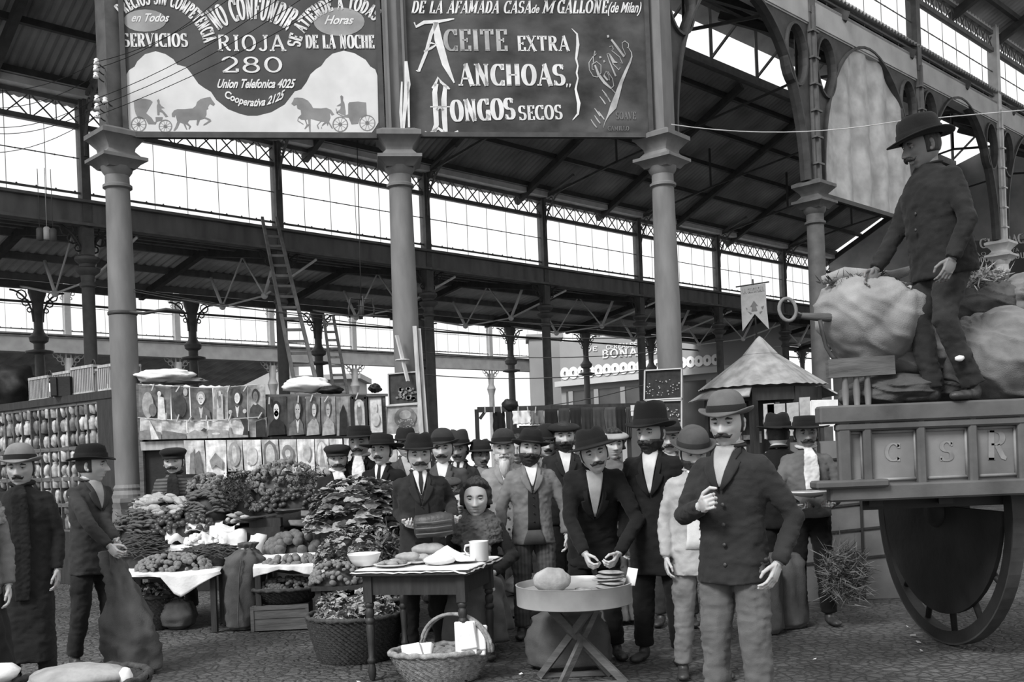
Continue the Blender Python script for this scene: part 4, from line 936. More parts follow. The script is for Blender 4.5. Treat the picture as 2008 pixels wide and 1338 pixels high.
def head_point(d, fem=0.0, child=0.0):
    """surface point of the head for a unit direction; face looks to -y, height .23"""
    x, y, z = d.x, d.y, d.z
    w = .0745; dp = .093; h = .118
    px_, py_, pz = x*w, y*dp, z*h
    low = max(0, -z)
    px_ *= 1-.34*low**1.7-(.05*fem*low)
    if y < 0: py_ *= 1-.10*low**2+.02*sstep(.0, .6, z)
    else: py_ *= 1+.10*sstep(-.3, .5, z)-.42*low**1.4
    if y < 0: py_ -= .0*low
    # flatten the front of the face
    f = sstep(.25, .9, -y/(math.sqrt(x*x+y*y)+1e-6)) if y < 0 else 0
    X, Z = px_, pz
    dy = 0.0
    dy -= .006*ngauss(Z-.030, .010)*ngauss(abs(X)-.026, .020)          # brow
    dy += .017*ngauss(Z-.010, .0125)*ngauss(abs(X)-.031, .0155)         # socket
    nz = sstep(.028, -.030, Z)*sstep(-.046, -.034, Z)
    dy -= (.004+.024*nz**1.2)*ngauss(X, .0065+.0045*nz)*sstep(.034, .018, Z)*sstep(-.048, -.036, Z)   # nose
    dy -= .010*ngauss(Z+.032, .0065)*ngauss(abs(X)-.0125, .0055)        # nostrils
    dy -= .005*ngauss(Z+.052, .005)*ngauss(X, .018)                      # upper lip
    dy += .004*ngauss(Z+.0595, .0022)*ngauss(X, .022)                    # mouth line
    dy -= .007*ngauss(Z+.067, .0055)*ngauss(X, .016)                     # lower lip
    dy += .004*ngauss(Z+.078, .005)*ngauss(X, .018)
    dy -= .010*ngauss(Z+.098, .014)*ngauss(X, .020)                      # chin
    dy -= .006*ngauss(Z+.012, .014)*ngauss(abs(X)-.045, .013)*(1)        # cheekbone
    dy += (.006*(1-fem))*ngauss(Z+.045, .016)*ngauss(abs(X)-.045, .013)
    py_ += dy*f
    if child: pz *= .93; px_ *= 1.03
    return Vector((px_, py_, pz))
def unit(i, k):
    ph = PI*i/NLAT; t = 2*PI*k/NLON-PI/2
    # cluster columns towards the face
    t = t+.42*math.sin(t+PI/2)*-1 if False else t
    return Vector((math.sin(ph)*math.cos(t), math.sin(ph)*math.sin(t), math.cos(ph)))
_headcache = {}
def head_grid(fem, child):
    k = (fem, child)
    if k not in _headcache: _headcache[k] = [[head_point(unit(i, j), fem, child) for j in range(NLON)] for i in range(NLAT+1)]
    return _headcache[k]
def build_head(b, T, fem=0, child=0, eye=(0, 1, 2, 3), closed=False):
    """T: matrix head-local -> person-local"""
    g = head_grid(fem, child); b.T = T; b.cm = eye[0]
    vs = [p for row in g for p in row]; fs = []; o = len(b.v)
    fs = [(i*NLON+j, (i+1)*NLON+j, (i+1)*NLON+(j+1) % NLON, i*NLON+(j+1) % NLON) for i in range(NLAT) for j in range(NLON)]
    b.add(vs, fs)
    # lips tone
    for fi in range(len(b.f)-len(fs), len(b.f)):
        q = b.f[fi]; c = g[(q[0]-o)//NLON][(q[0]-o) % NLON]
        if c.y < -.04 and abs(c.z+.0605) < .009 and abs(c.x) < .021-abs(c.z+.0605)*.6: b.m[fi] = eye[3]
    for s_ in (-1, 1):
        b.cm = eye[2]; b.ball((s_*.031, -.0675, .0095), (.0120, .0120, .0105), 12, 8)
        b.cm = eye[1]; b.ball((s_*.031, -.0762, .0092), (.0064, .0050, .0062), 10, 6)
        b.cm = eye[0]; b.ball((s_*.031, -.0715, .0175 if not closed else .013), (.0165, .0130, .0085), 12, 6)     # upper lid
        b.ball((s_*.031, -.069, -.0005), (.015, .0115, .0055), 10, 6)
        b.cm = eye[1]; b.tube([(s_*.012, -.0835, .0255), (s_*.03, -.0870, .0295), (s_*.049, -.0765, .025)], [(.003, .0045), (.0042, .0052), (.002, .003)], 6)      # eyebrow
        b.cm = eye[0]
        # ear
        R = Euler((0, 0, s_*-.35)).to_matrix()
        b.ball((s_*.0735, .012, -.004), (.008, .019, .031), 10, 8, R=R); b.ball((s_*.078, .014, .010), (.007, .013, .016), 8, 6, R=R); b.ball((s_*.076, .006, -.026), (.007, .009, .011), 8, 6)
    b.T = None; b.cm = 0
def shell(b, T, cond, off, fem=0, child=0, amp=.003, drop=0.0, seed=0, edge=.0):
    """hair or beard: the region of the head where cond>0, thickened outwards"""
    g = head_grid(fem, child); idx = {}; vs = []; fs = []; cache = {}
    for i in range(NLAT+1):
        for j in range(NLON):
            p = g[i][j]; c = cond(p)
            if c > -.25:
                d = unit(i, j); k = max(0, min(1, c/.35+.1)); n_ = noise.noise(Vector((p.x*60+seed, p.y*60, p.z*30)))
                q = p+d*((off+amp*n_)*k-.002)+Vector((0, 0, -drop*k)); idx[i, j] = len(vs); vs.append(q)
    for i in range(NLAT):
        for j in range(NLON):
            q = [(i, j), (i+1, j), (i+1, (j+1) % NLON), (i, (j+1) % NLON)]
            if all(a in idx for a in q): fs.append(tuple(idx[a] for a in q))
    b.T = T; b.add(vs, fs); b.T = None
# ------------------------------------------------ hands
_hands = {}
def hand_geo(pose):
    """wrist at origin, fingers towards -z, palm faces +x, thumb towards -y"""
    if pose in _hands: return _hands[pose]
    curl = {'relaxed': (.28, .45, .4), 'grip': (1.0, 1.15, .9), 'half': (.6, .8, .6), 'flat': (.08, .12, .1)}[pose]
    b = MB()
    b.tube([(0, 0, .035), (0, 0, 0)], [(.024, .018), (.023, .017)], 10, up=(1, 0, 0)) if False else None
    b.ball((0, 0, .0), (.018, .026, .03), 12, 8); b.ball((0, 0, .035), (.019, .025, .04), 12, 8)
    b.box((0, .002, -.045), (.022, .066, .075)); b.ball((0, .002, -.045), (.017, .042, .052), 14, 10); b.ball((.008, -.022, -.028), (.016, .018, .028), 10, 8)
    for k, (y, L, r) in enumerate([(-.028, .078, .0086), (-.009, .088, .009), (.011, .082, .0086), (.030, .064, .0076)]):
        p = Vector((0, y, -.082)); a = 0; pts = [p+Vector((0, 0, .02)), p]; seg = (.45, .30, .25)
        spread = (k-1.5)*.045
        for q in range(3):
            a += curl[q]*(1+.06*k); p = p+Vector((math.sin(a), spread*(1-q*.3), -math.cos(a)))*L*seg[q]; pts.append(p)
        b.tube(pts, [r*1.05, r*1.08, r*1.0, r*.9, r*.74], 8, up=(0, 1, 0)); b.ball(pts[-1], r*.76, 8, 6)
        for q in pts[1:4]: b.ball(q, r*1.1, 8, 6)
    th = {'relaxed': (.5, .35), 'grip': (1.1, .8), 'half': (.8, .6), 'flat': (.35, .2)}[pose]
    p = Vector((.004, -.026, -.018)); pts = [p, p+Vector((.012*th[0], -.028, -.030))]
    d1 = Vector((.022*th[0]+.003, -.012, -.032)); pts.append(pts[-1]+d1); pts.append(pts[-1]+Vector((.022*th[1], .002+.012*th[1], -.026)))
    b.tube(pts, [.012, .0115, .0098, .008], 8); b.ball(pts[-1], .0082, 8, 6)
    for q in pts[1:3]: b.ball(q, .0112, 8, 6)
    _hands[pose] = remesh(b, .0036, 2); return _hands[pose]
def place_geo(b, geo, T, mirror=False):
    v, f = geo
    if mirror: v = [Vector((p.x, -p.y, p.z)) for p in v]; f = [tuple(reversed(q)) for q in f]
    b.T = T; b.add(v, f); b.T = None
# ------------------------------------------------ hats
def hat(o, T, kind, g, band=.02, s=1.0, parent=None, tilt=0.0, name='hat'):
    m = cloth_mat(g, 'felt'); b = MB(); A, Bq = .088*s, .106*s
    T = T @ Matrix.Translation((0, .004, .045)) @ Matrix.Rotation(tilt, 4, 'X')
    N_ = 32
    def ring(r, z, fx=None): # r relative to the head ellipse, extra in metres
        out = []
        for k in range(N_):
            t = 2*PI*k/N_; x = (A+r)*math.cos(t); y = (Bq+r)*math.sin(t); zz = z(t) if callable(z) else z
            if fx: x, y, zz = fx(x, y, zz, t)
            out.append(Vector((x, y, zz)))
        return out
    def stack(rings, closed=True):
        vs = [p for r in rings for p in r]; fs = [(i*N_+k, i*N_+(k+1) % N_, (i+1)*N_+(k+1) % N_, (i+1)*N_+k) for i in range(len(rings)-1) for k in range(N_)]
        if closed: fs.append(tuple((len(rings)-1)*N_+k for k in range(N_)))
        b.add(vs, fs)
    b.T = T
    side = lambda a: (lambda t: a*abs(math.cos(t))**2.0)
    P = dict(bowler=(.038, .024, .115, 'dome'), fedora=(.052, .012, .11, 'crease'), wide=(.078, .006, .085, 'flat'), tall=(.042, .02, .135, 'crease'), derby=(.042, .03, .125, 'dome'), soft=(.05, -.004, .105, 'crease'))
    if kind in P:
        br, cu, hh, top = P[kind]; br *= s; hh *= s
        zb = lambda f: (lambda t: cu*f*f*abs(math.cos(t))**1.5-.010*f*abs(math.sin(t))**2)
        R_ = [ring(-.006, -.002), ring(.004, zb(.1)), ring(br*.35, zb(.4)), ring(br*.7, zb(.75)), ring(br*.95, zb(1)), ring(br, lambda t: zb(1)(t)+.005), ring(br*.95, lambda t: zb(1)(t)+.009), ring(br*.6, lambda t: zb(.65)(t)+.008), ring(.006, .010), ring(.001, .016)]
        if top == 'dome':
            for k in range(1, 9):
                a = PI/2*k/8; f = math.cos(a)**.75; R_.append(ring(-(1-f)*A*.985, .02+(hh-.02)*math.sin(a)))
        elif top == 'flat':
            R_ += [ring(-.004, .05), ring(-.008, hh*.93), ring(-.016, hh), ring(-.045, hh+.002), ring(-.075, hh)]
        else:
            def cz(f):
                def fn(x, y, z, t):
                    d = .024*math.exp(-(x/.026)**2)*f; return x, y, z-d-.008*f*(y/Bq)
                return fn
            R_ += [ring(-.002, .035), ring(-.008, hh*.62, cz(.1)), ring(-.016, hh*.85, cz(.3)), ring(-.028, hh*.97, cz(.6)), ring(-.05, hh, cz(.9)), ring(-.078, hh, cz(1))]
        stack(R_)
        b.T = None; h = b.build(name, m, parent, smooth=True)
        b2 = MB(); b = b2; b.T = T
        stack([ring(.0035, .012), ring(.004, .03), ring(.001, .044)], False)
        b.T = None
        if band is not None: b.build('hat_band', cloth_mat(band, 'ribbon'), h, smooth=True)
        return h
    if kind == 'cap':
        R_ = [ring(.001, -.006), ring(.006, .012)]
        def cz(x, y, z, t): return x, y-.004, z-.012*(-y/Bq)
        R_ += [ring(.020, .032, cz), ring(.022, .046, cz), ring(.008, .062, cz), ring(-.02, .07, cz), ring(-.055, .073, cz), ring(-.08, .074, cz)]
        stack(R_); vs = []; 
        for f in (0, .5, 1):
            for k in range(13):
                t = PI+PI*k/12; e = .046*f*math.sin((t-PI)); vs.append(Vector(((A+.002)*math.cos(t)*(1-.05*f), (Bq)*math.sin(t)-e, -.004-.016*f*f)))
        n_ = len(vs); vs += [p+Vector((0, 0, .006)) for p in vs]; fs = []
        for a in range(2):
            for k in range(12):
                q = (a*13+k, a*13+k+1, (a+1)*13+k+1, (a+1)*13+k); fs.append(q); fs.append(tuple(x+n_ for x in reversed(q)))
        for k in range(12): fs.append((26+k, 26+k+1, 26+k+1+n_, 26+k+n_))
        b.add(vs, fs); b.T = None; return b.build('cap', m, parent, smooth=True)
    if kind == 'beret':
        def cz(x, y, z, t): return x, y+.006, z+.02*(y/Bq)
        stack([ring(-.001, -.006), ring(.003, .006), ring(.03, .018, cz), ring(.038, .03, cz), ring(.02, .045, cz), ring(-.02, .055, cz), ring(-.07, .058, cz)]); b.T = None
        return b.build('beret', m, parent, smooth=True)
# ------------------------------------------------ whole figure
def displace(v, amp, sc, seed=0.0, zs=1.3):
    out = []
    for p in v:
        q = Vector((p.x*sc+seed, p.y*sc, p.z*sc*zs)); n_ = noise.noise_vector(q); r = noise.noise(q*2.3)
        out.append(p+n_*amp*.6+Vector((p.x, p.y, 0)).normalized()*r*amp*.8)
    return out
def person(px, ey, Y, yaw=0, H=None, lean=0, twist=0, hyaw=None, hpitch=0, hroll=0, arms=None, legs=None, coat=.05, coat_len=.80, coat_style='jacket', shirt=.55, vest=None, trousers=.05, hat_=('fedora', .02), hband=.015,
           hair='dark', mous=None, beard=None, skin=.42, scarf=None, label='', hands=('relaxed', 'relaxed'), fem=0, child=0, girth=1.0, base_z=0.0, voxel=.014, group=None, open_=.0, warms=None, shawl=None, apron=None, seated=False, sx=None, extra=None, lapel=True, tie=None, hatkw={}, skirt=None, dark_back=False, hscale=1.2, coatkw={}, dyn_neck=0, cat='person'):
    """px, ey: picture column of the face and row of the eyes; Y distance; yaw 0 looks at the camera"""
    e = at(px, ey, Y)
    if H is None: H = (e.z-base_z)/.922
    s = H/1.75; X = e.x
    name = 'person'
    Rz = Matrix.Rotation(math.radians(yaw), 4, 'Z')
    # head position in local frame (before lean) decides where the hips stand
    le = math.radians(lean); hipz = .93 if not seated else (seated)
    UB = Matrix.Translation((0, 0, hipz)) @ Matrix.Rotation(math.radians(twist), 4, 'Z') @ Matrix.Rotation(-le, 4, 'X') if False else Matrix.Translation((0, 0, hipz)) @ Matrix.Rotation(math.radians(twist), 4, 'Z') @ Matrix.Rotation(le, 4, 'X') @ Matrix.Translation((0, 0, -.93))
    hc = UB @ Vector((0, -.02-dyn_neck, 1.615))
    off = Rz @ (hc*s)
    if sx is not None: root = Vector((sx[0], sx[1], base_z))
    else: root = Vector((X-off.x, Y-off.y, base_z))
    S = Matrix.Scale(s, 4); G = girth*.93
    # ---------------- joints (local, unscaled)
    sh = {k: UB @ Vector((k*.163*G**.5, .012, 1.385)) for k in (-1, 1)}
    arms = dict(arms or {})
    for k_, pr_ in (warms or {}).items():
        arms[k_] = tuple((Rz.to_3x3().inverted() @ (Vector(q_)-root))/s for q_ in pr_)
    dflt = {k: (Vector((k*.232*G**.5, .03, 1.11)), Vector((k*.238*G**.5, -.04, .865))) for k in (-1, 1)}
    J = {}
    for k in (-1, 1):
        a = arms.get(k)
        if a is None: el, wr = UB @ dflt[k][0], UB @ dflt[k][1]
        else: el, wr = Vector(a[0]), Vector(a[1])
        J[k] = (sh[k], el, wr)
    hip = {k: Vector((k*.088, 0, hipz-.03)) for k in (-1, 1)}
    if legs is None:
        if seated: legs = {k: ((k*.12, -.40, hipz+.0), (k*.12, -.42, .09)) for k in (-1, 1)}
        else: legs = {-1: ((-.11, -.015, .50), (-.13, .02, .085)), 1: ((.11, -.02, .50), (.135, -.01, .085))}
    Lg = {k: (hip[k], Vector(legs[k][0]), Vector(legs[k][1])) for k in (-1, 1)}
    TH_ = UB @ Matrix.Translation((0, -.02-dyn_neck, 1.605))
    hy = yaw if hyaw is None else hyaw
    TH_ = TH_ @ Matrix.Rotation(-le*.75, 4, 'X') @ Matrix.Rotation(math.radians((hy-yaw)), 4, 'Z') @ Matrix.Rotation(math.radians(hpitch), 4, 'X') @ Matrix.Rotation(math.radians(hroll), 4, 'Y') @ Matrix.Scale(hscale, 4)
    # ---------------- body skin: head, neck, hidden trunk, forearms and hands in one mesh
    ms = [skin_mat(skin), M_eye, M_eyew, M_lip]
    b = MB(); build_head(b, S @ TH_, fem, child)
    b.cm = 0; nb_ = UB @ Vector((0, .02, 1.40)); hb = TH_ @ Vector((0, .018, -.06))
    b.tube([(nb_)*s, ((nb_+hb)/2)*s, hb*s], [.064*s*(1-.15*fem), .056*s*(1-.15*fem), .056*s], 16)
    trunk = [UB @ Vector((0, 0, z)) for z in (.95, 1.15, 1.38)]
    b.tube([p*s for p in trunk], [(.11*s, .08*s), (.11*s, .08*s), (.12*s, .075*s)], 12)
    for k in (-1, 1):
        b.tube([p*s for p in J[k]], [.045*s, .036*s, .026*s], 10); b.tube([p*s for p in Lg[k]], [.06*s, .045*s, .035*s], 10)
    for i, k in enumerate((-1, 1)):
        if hands[i] is None: continue
        el, wr = J[k][1], J[k][2]; d = (wr-el).normalized(); hd = hands[i]; kw = None
        if isinstance(hd, tuple): hd, kw = hd
        inward = Vector((-k, 0, 0)) if kw is None else Vector(kw)
        x = (inward-d*inward.dot(d)).normalized(); z = -d; y = z.cross(x)
        M = Matrix((x, y, z)).transposed().to_4x4(); M.translation = wr
        # thumb towards -y of hand frame must look forward (-y world): mirror when needed
        mir = y.y < 0
        if mir: pass
        place_geo(b, hand_geo(hd), S @ M, mirror=(y.y < -0.0 and k == -1) or (y.y < 0 and k == 1))
    o = b.build(name, ms, None, smooth=True); o.location = root; o.rotation_euler = (0, 0, math.radians(yaw))
    tag(o, label, cat, group)
    mc = cloth_mat(coat, 'coat', check=coatkw.get('check', False), stripes=coatkw.get('stripes', 0))
    # ---------------- coat
    b = MB(); G1 = G
    cl = coat_len
    prof = [(cl, .205, .150), (max(cl+.06, .88), .195, .145), (1.02, .182, .135), (1.12, .178, .130), (1.24, .190, .132), (1.33, .190, .126), (1.39, .165, .112), (1.44, .110, .088), (1.485, .066, .068), (1.50, .060, .062)]
    if seated: prof = [(.86, .20, .16)]+prof[2:]
    if fem: prof = [(z, w*(.9 if z > .95 else 1.0), d_*(.95)) for z, w, d_ in prof]
    prof = [p for i, p in enumerate(prof) if i == 0 or p[0] > cl+.02]
    n = 24; vs = []; fs = []
    def torso_pt(z, t, extra_=0.0):
        for (z0, w0, d0), (z1, w1, d1) in zip(prof, prof[1:]):
            if z <= z1: f = (z-z0)/(z1-z0); w_ = w0+(w1-w0)*f; dd = d0+(d1-d0)*f; break
        else: w_, dd = prof[-1][1:]
        belly = 1+.18*(G-1)/.15*ngauss(z-1.08, .12) if G > 1 else 1
        c_, s__ = math.cos(t), math.sin(t); sgn = lambda v: (v > 0)-(v < 0)
        x_ = sgn(c_)*abs(c_)**.85*(w_*G+extra_); y_ = sgn(s__)*abs(s__)**.85*(dd*G*(belly if s__ < 0 else 1)+extra_)
        lo = max(0, .93-z)
        return Vector((x_, y_, z)) if z < .93 and not seated else None or Vector((x_, y_, z))
    def TU(p):  # below the hip the coat hangs straight
        if p.z < .93 and not seated:
            q = UB @ Vector((p.x, p.y, .93)); return Vector((q.x, q.y, q.z-(.93-p.z)))
        return UB @ p
    for z, w_, d_ in prof:
        for k in range(n): vs.append(TU(torso_pt(z, 2*PI*k/n)))
    for i in range(len(prof)-1):
        for k in range(n): a = i*n+k; c_ = i*n+(k+1) % n; fs.append((a, c_, c_+n, a+n))
    fs.append(tuple(range(n-1, -1, -1))); fs.append(tuple((len(prof)-1)*n+k for k in range(n)))
    b.add(vs, fs)
    for k in (-1, 1):
        a, el, wr = J[k]; ex = 1.04 if hands[(k+1)//2] is not None else 1.1
        in_ = UB @ Vector((k*.08, .01, 1.405))
        d2 = (wr-el); wr2 = el+d2*(.97)
        pts = [in_, a, a.lerp(el, .35), a.lerp(el, .75), el, el.lerp(wr2, .3), el.lerp(wr2, .7), wr2]
        b.tube(pts, [r*G**.5 for r in (.050, .060, .062, .057, .055, .053, .049, .044)], 12)
        b.ball(a+Vector((0, 0, -.002)), .062*G**.5, 12, 8); b.ball(el, .056*G**.5, 12, 8)
    v, f = remesh(b, voxel, 3); v = displace(v, .010, 6, px*.1); v = displace(v, .008, 15, px*.2, 2.6)
    b = MB(); b.add([p*s for p in v], f); ct = b.build('coat' if not fem else 'dress', mc, o, smooth=True)
    # ---------------- shirt front, waistcoat and lapels lie on the chest
    def chest_patch(pts, off_, nm, m_, res=10, thick=.006):
        """pts: outline as (x, z) left to right rows [(z, x0, x1)]"""
        vs = []; fs = []; R = len(pts)
        for zz, x0, x1 in pts:
            for q in range(res+1):
                x_ = x0+(x1-x0)*q/res
                for (z0, w0, d0), (z1, w1, d1) in zip(prof, prof[1:]):
                    if zz <= z1: ff = (zz-z0)/(z1-z0); w_ = w0+(w1-w0)*ff; dd = d0+(d1-d0)*ff; break
                else: w_, dd = prof[-1][1:]
                belly = 1+.18*(G-1)/.15*ngauss(zz-1.08, .12) if G > 1 else 1
                cc = min(.999, abs(x_)/(w_*G))**(1/.85); yy = -(math.sqrt(max(0, 1-cc*cc))**.85*dd*G*belly+off_)
                vs.append(TU(Vector((x_, yy, zz)))*s)
        W = res+1; fs = [(r*W+q, r*W+q+1, (r+1)*W+q+1, (r+1)*W+q) for r in range(R-1) for q in range(res)]
        bb = MB(); bb.add(vs, fs); oo = bb.build(nm, m_, o, smooth=True)
        md = oo.modifiers.new('t', 'SOLIDIFY'); md.thickness = thick*s; md.offset = -1
        return oo
    vz = coatkw.get('vee', 1.27)
    if shirt is not None and coat_style in ('jacket', 'open'):
        rows = []
        top = 1.495; nR = 10; bot_ = vz if vest is None else max(vz, 1.30)
        for r in range(nR+1):
            z = bot_+(top-bot_)*r/nR; hw = .004+.058*((z-bot_)/(top-bot_))**.9; rows.append((z, -hw, hw))
        chest_patch(rows, .012, 'shirt_front', cloth_mat(shirt, 'linen'))
        if tie: chest_patch([(bot_+.01, -.006, .006), (bot_+.1, -.018, .018), (top-.03, -.012, .012), (top-.005, -.018, .018)], .02, 'necktie', cloth_mat(tie, 'silk'), 4)
    if vest is not None:
        ow = coatkw.get('open_w', .05); rows = [(z, -w_, w_) for z, w_ in ((.93, ow*1.15), (1.0, ow), (1.1, ow*.95), (1.2, ow*.9), (1.28, ow*.8), (1.34, ow*.75))]
        chest_patch(rows, .009, 'waistcoat', cloth_mat(vest, 'waistcoat'))
        bb = MB()
        for z in (1.0, 1.07, 1.14, 1.21, 1.27):
            p = TU(Vector((0, -(.133*G+.02)-(.022 if G > 1.05 and 1 < z < 1.2 else 0), z)))*s; bb.ball(p, .0065*s, 6, 4)
        bb.build('waistcoat_button', M_black, o, smooth=True)
    if coatkw.get('hem_gap'):
        hg = coatkw['hem_gap']; rows = [(cl+.005, -hg, hg), (cl+.07, -hg*.8, hg*.8), (.94, -.05, .05)]; chest_patch(rows, .007, 'trouser_front', cloth_mat(trousers, 'trouser'))
    if lapel and coat_style in ('jacket', 'open'):
        lm = cloth_mat(coat*1.18, 'coat', check=False)
        for k in (-1, 1):
            rows = [(vz-.02, k*.004, k*.014), (vz+.03, k*.014, k*.06), (vz+.08, k*.028, k*.088), (vz+.125, k*.042, k*.098), (vz+.135, k*.044, k*.072), (vz+.17, k*.052, k*.082), (1.485, k*.056, k*.074)]
            if k < 0: rows = [(z, x1, x0) for z, x0, x1 in rows]
            chest_patch(rows, .016, 'lapel', lm, 4, .008)
    if coat_style == 'jacket' or coat_style == 'closed':
        bb = MB()
        for z in ([.90, 1.0, 1.1, 1.2] if not seated else [1.0, 1.12, 1.24]):
            if z < cl+.04 or z > vz: continue
            p = TU(Vector((.018, -(.136*G+.013)-(.02 if G > 1.05 and 1 < z < 1.2 else 0), z)))*s; bb.lathe(p+Vector((0, 0, 0)), [(.001, -.004)], n=6) if False else bb.ball(p, (.011*s, .006*s, .011*s), 8, 6)
        if bb.v: bb.build('coat_button', M_black if coat > .1 else M_leather, o, smooth=True)
    # collar
    if coat_style != 'shawl':
        bb = MB(); prs = []
        for k in range(15):
            t = math.radians(-62+ (304)*k/14)+0; a_ = t
            prs.append(UB @ Vector((.066*math.sin(math.radians(35+290*k/14)), .012-.064*math.cos(math.radians(35+290*k/14)), 1.50+.012*abs(k-7)/7*-1)))
        bb.tube([p*s for p in prs], [(.020*s, .010*s)]*15, 6, up=(0, 0, 1)); bb.build('collar', cloth_mat(coat*1.1 if coat_style != 'shirt' else shirt, 'coat'), o, smooth=True)
        if shirt is not None and scarf is None:
            bb = MB(); prs = [UB @ Vector((.057*math.sin(2*PI*k/16), .010-.057*math.cos(2*PI*k/16), 1.508+.008*math.cos(2*PI*k/16+PI))) for k in range(17)]
            bb.tube([p*s for p in prs], [(.016*s, .006*s)]*17, 6, caps=False); bb.build('shirt_collar', cloth_mat(shirt, 'linen'), o, smooth=True)
    if scarf is not None:
        sg, slen = scarf[0], scarf[1]; bb = MB()
        prs = [UB @ Vector((.07*math.sin(2*PI*k/16), .008-.073*math.cos(2*PI*k/16), 1.505-.012*math.cos(2*PI*k/16))) for k in range(17)]
        bb.tube([p*s for p in prs], [(.026*s, .015*s)]*17, 8, caps=False)
        if slen:
            for k, dx_ in ((-1, .012), (1, .035)):
                pts = [UB @ Vector((k*.015, -.085, 1.485)), UB @ Vector((k*dx_, -.135*G-.012, 1.42)), UB @ Vector((k*dx_*1.25, -.15*G-.012, 1.42-slen*.5)), UB @ Vector((k*dx_*1.1, -.152*G-.014, 1.42-slen))]
                bb.tube([p*s for p in pts], [(.02*s, .014*s), (.034*s, .012*s), (.042*s, .011*s), (.03*s, .008*s)], 10, up=(0, 1, 0))
            bb.ball((UB @ Vector((0, -.098, 1.47)))*s, (.026*s, .02*s, .022*s), 10, 8)
        v, f = remesh(bb, .008, 2); v = displace(v, .006, 30, px); bb = MB(); bb.add(v, f); bb.build('scarf', cloth_mat(sg, 'scarf', check=len(scarf) > 2), o, smooth=True)
    if shawl is not None:
        bb = MB()
        for (zz, rx_, ry_, t_) in ((1.49, .085, .085, .030), (1.455, .125, .11, .034), (1.41, .175, .13, .036), (1.355, .205, .145, .034), (1.30, .215, .155, .030)):
            bb.tube([(UB @ Vector((rx_*G*math.sin(2*PI*k/24), .008-ry_*G*math.cos(2*PI*k/24), zz-.03*math.cos(2*PI*k/24))))*s for k in range(25)], [(t_*s, t_*s)]*25, 8, caps=False)
        for k in (-1, 1): bb.tube([(UB @ Vector((k*.07, -.13*G, 1.34)))*s, (UB @ Vector((k*.06, -.165*G, 1.2)))*s, (UB @ Vector((k*.07, -.17*G, 1.02)))*s], [(.06*s, .03*s), (.06*s, .03*s), (.05*s, .025*s)], 10, up=(0, 1, 0))
        v, f = remesh(bb, .012, 3); v = displace(v, .014, 28, px); v = displace(v, .010, 55, px); bb = MB(); bb.add(v, f); bb.build('shawl', cloth_mat(shawl, 'wool', coarse=True), o, smooth=True)
    # ---------------- trousers / skirt and boots
    if skirt is not None:
        b = MB(); n = 28; vs = []; zt = hipz+.08
        if seated:
            b.ball((0, -.02, hipz), (.19, .17, .13), 16, 10)
            for k in (-1, 1): b.tube([Lg[k][0]+Vector((0, 0, .02)), Lg[k][1]], [.12, .11], 12)
            b.tube([(0, -.30, hipz-.0), (0, -.42, hipz-.1), (0, -.44, .12)], [(.2, .1), (.22, .12), (.26, .16)], 16, up=(0, 1, 0)); b.tube([(0, -.1, hipz), (0, -.1, .15)], [(.2, .17), (.27, .25)], 16, up=(0, 1, 0))
        else: b.lathe((0, 0, 0), [(.16, 1.0), (.19, .9), (.24, .5), (.32, .04)], n=28, ell=(1, .85))
        v, f = remesh(b, .02, 3); v = [p+Vector((p.x, p.y+.15, 0)).normalized()*.018*math.sin(math.atan2(p.y+.15, p.x)*11)*max(0, min(1, (hipz-p.z)/.3)) for p in v]; v = displace(v, .012, 6, px)
        b = MB(); b.add([p*s for p in v], f); b.build('skirt', cloth_mat(skirt, 'skirt'), o, smooth=True)
    else:
        b = MB(); b.ball((0, .0, hipz), (.165*G, .125*G, .13), 16, 10)
        for k in (-1, 1):
            h_, kn, an = Lg[k]; an2 = kn+(an-kn)*.98
            b.tube([h_+Vector((0, 0, .03)), h_.lerp(kn, .3), h_.lerp(kn, .7), kn, kn.lerp(an2, .35), kn.lerp(an2, .8), an2], [.098*G, .098*G, .086, .078, .073, .067, .070], 12)
        v, f = remesh(b, voxel, 3); v = displace(v, .014, 5, px*.3); v = displace(v, .009, 15, px*.1, 2.4)
        b = MB(); b.add([p*s for p in v], f); b.build('trousers', cloth_mat(trousers, 'trouser', check=coatkw.get('tcheck', False)), o, smooth=True)
    for k in (-1, 1):
        an = Lg[k][2]; b = MB(); fwd = Vector((k*.18, -1, 0)).normalized() if not seated else Vector((0, -1, 0)); zo = an.z-.085
        b.ball(an+Vector((0, 0, -.03)), (.042, .05, .06), 10, 8); b.ball(an+fwd*.09+Vector((0, 0, -.055)), (.043, .075, .032), 12, 8, R=Matrix.Rotation(math.atan2(fwd.x, -fwd.y), 3, 'Z'))
        b.ball(an+fwd*.15+Vector((0, 0, -.058)), (.046, .06, .029), 12, 8, R=Matrix.Rotation(math.atan2(fwd.x, -fwd.y), 3, 'Z')); b.ball(an+fwd*.03+Vector((0, 0, -.055)), (.038, .06, .034), 10, 8)
        v, f = remesh(b, .010, 2); zb_ = an.z-.083; v = [Vector((p.x, p.y, max(p.z, zb_))) for p in v]
        b = MB(); b.add([p*s for p in v], f); b.build('boot', M_leather, o, smooth=True)
    # ---------------- hair, moustache, beard, hat
    HT = S @ TH_
    hm = {'dark': M_hair, 'white': M_hair_w, 'grey': M_hair_w, 'brown': M_hair_g}.get(hair, M_hair)
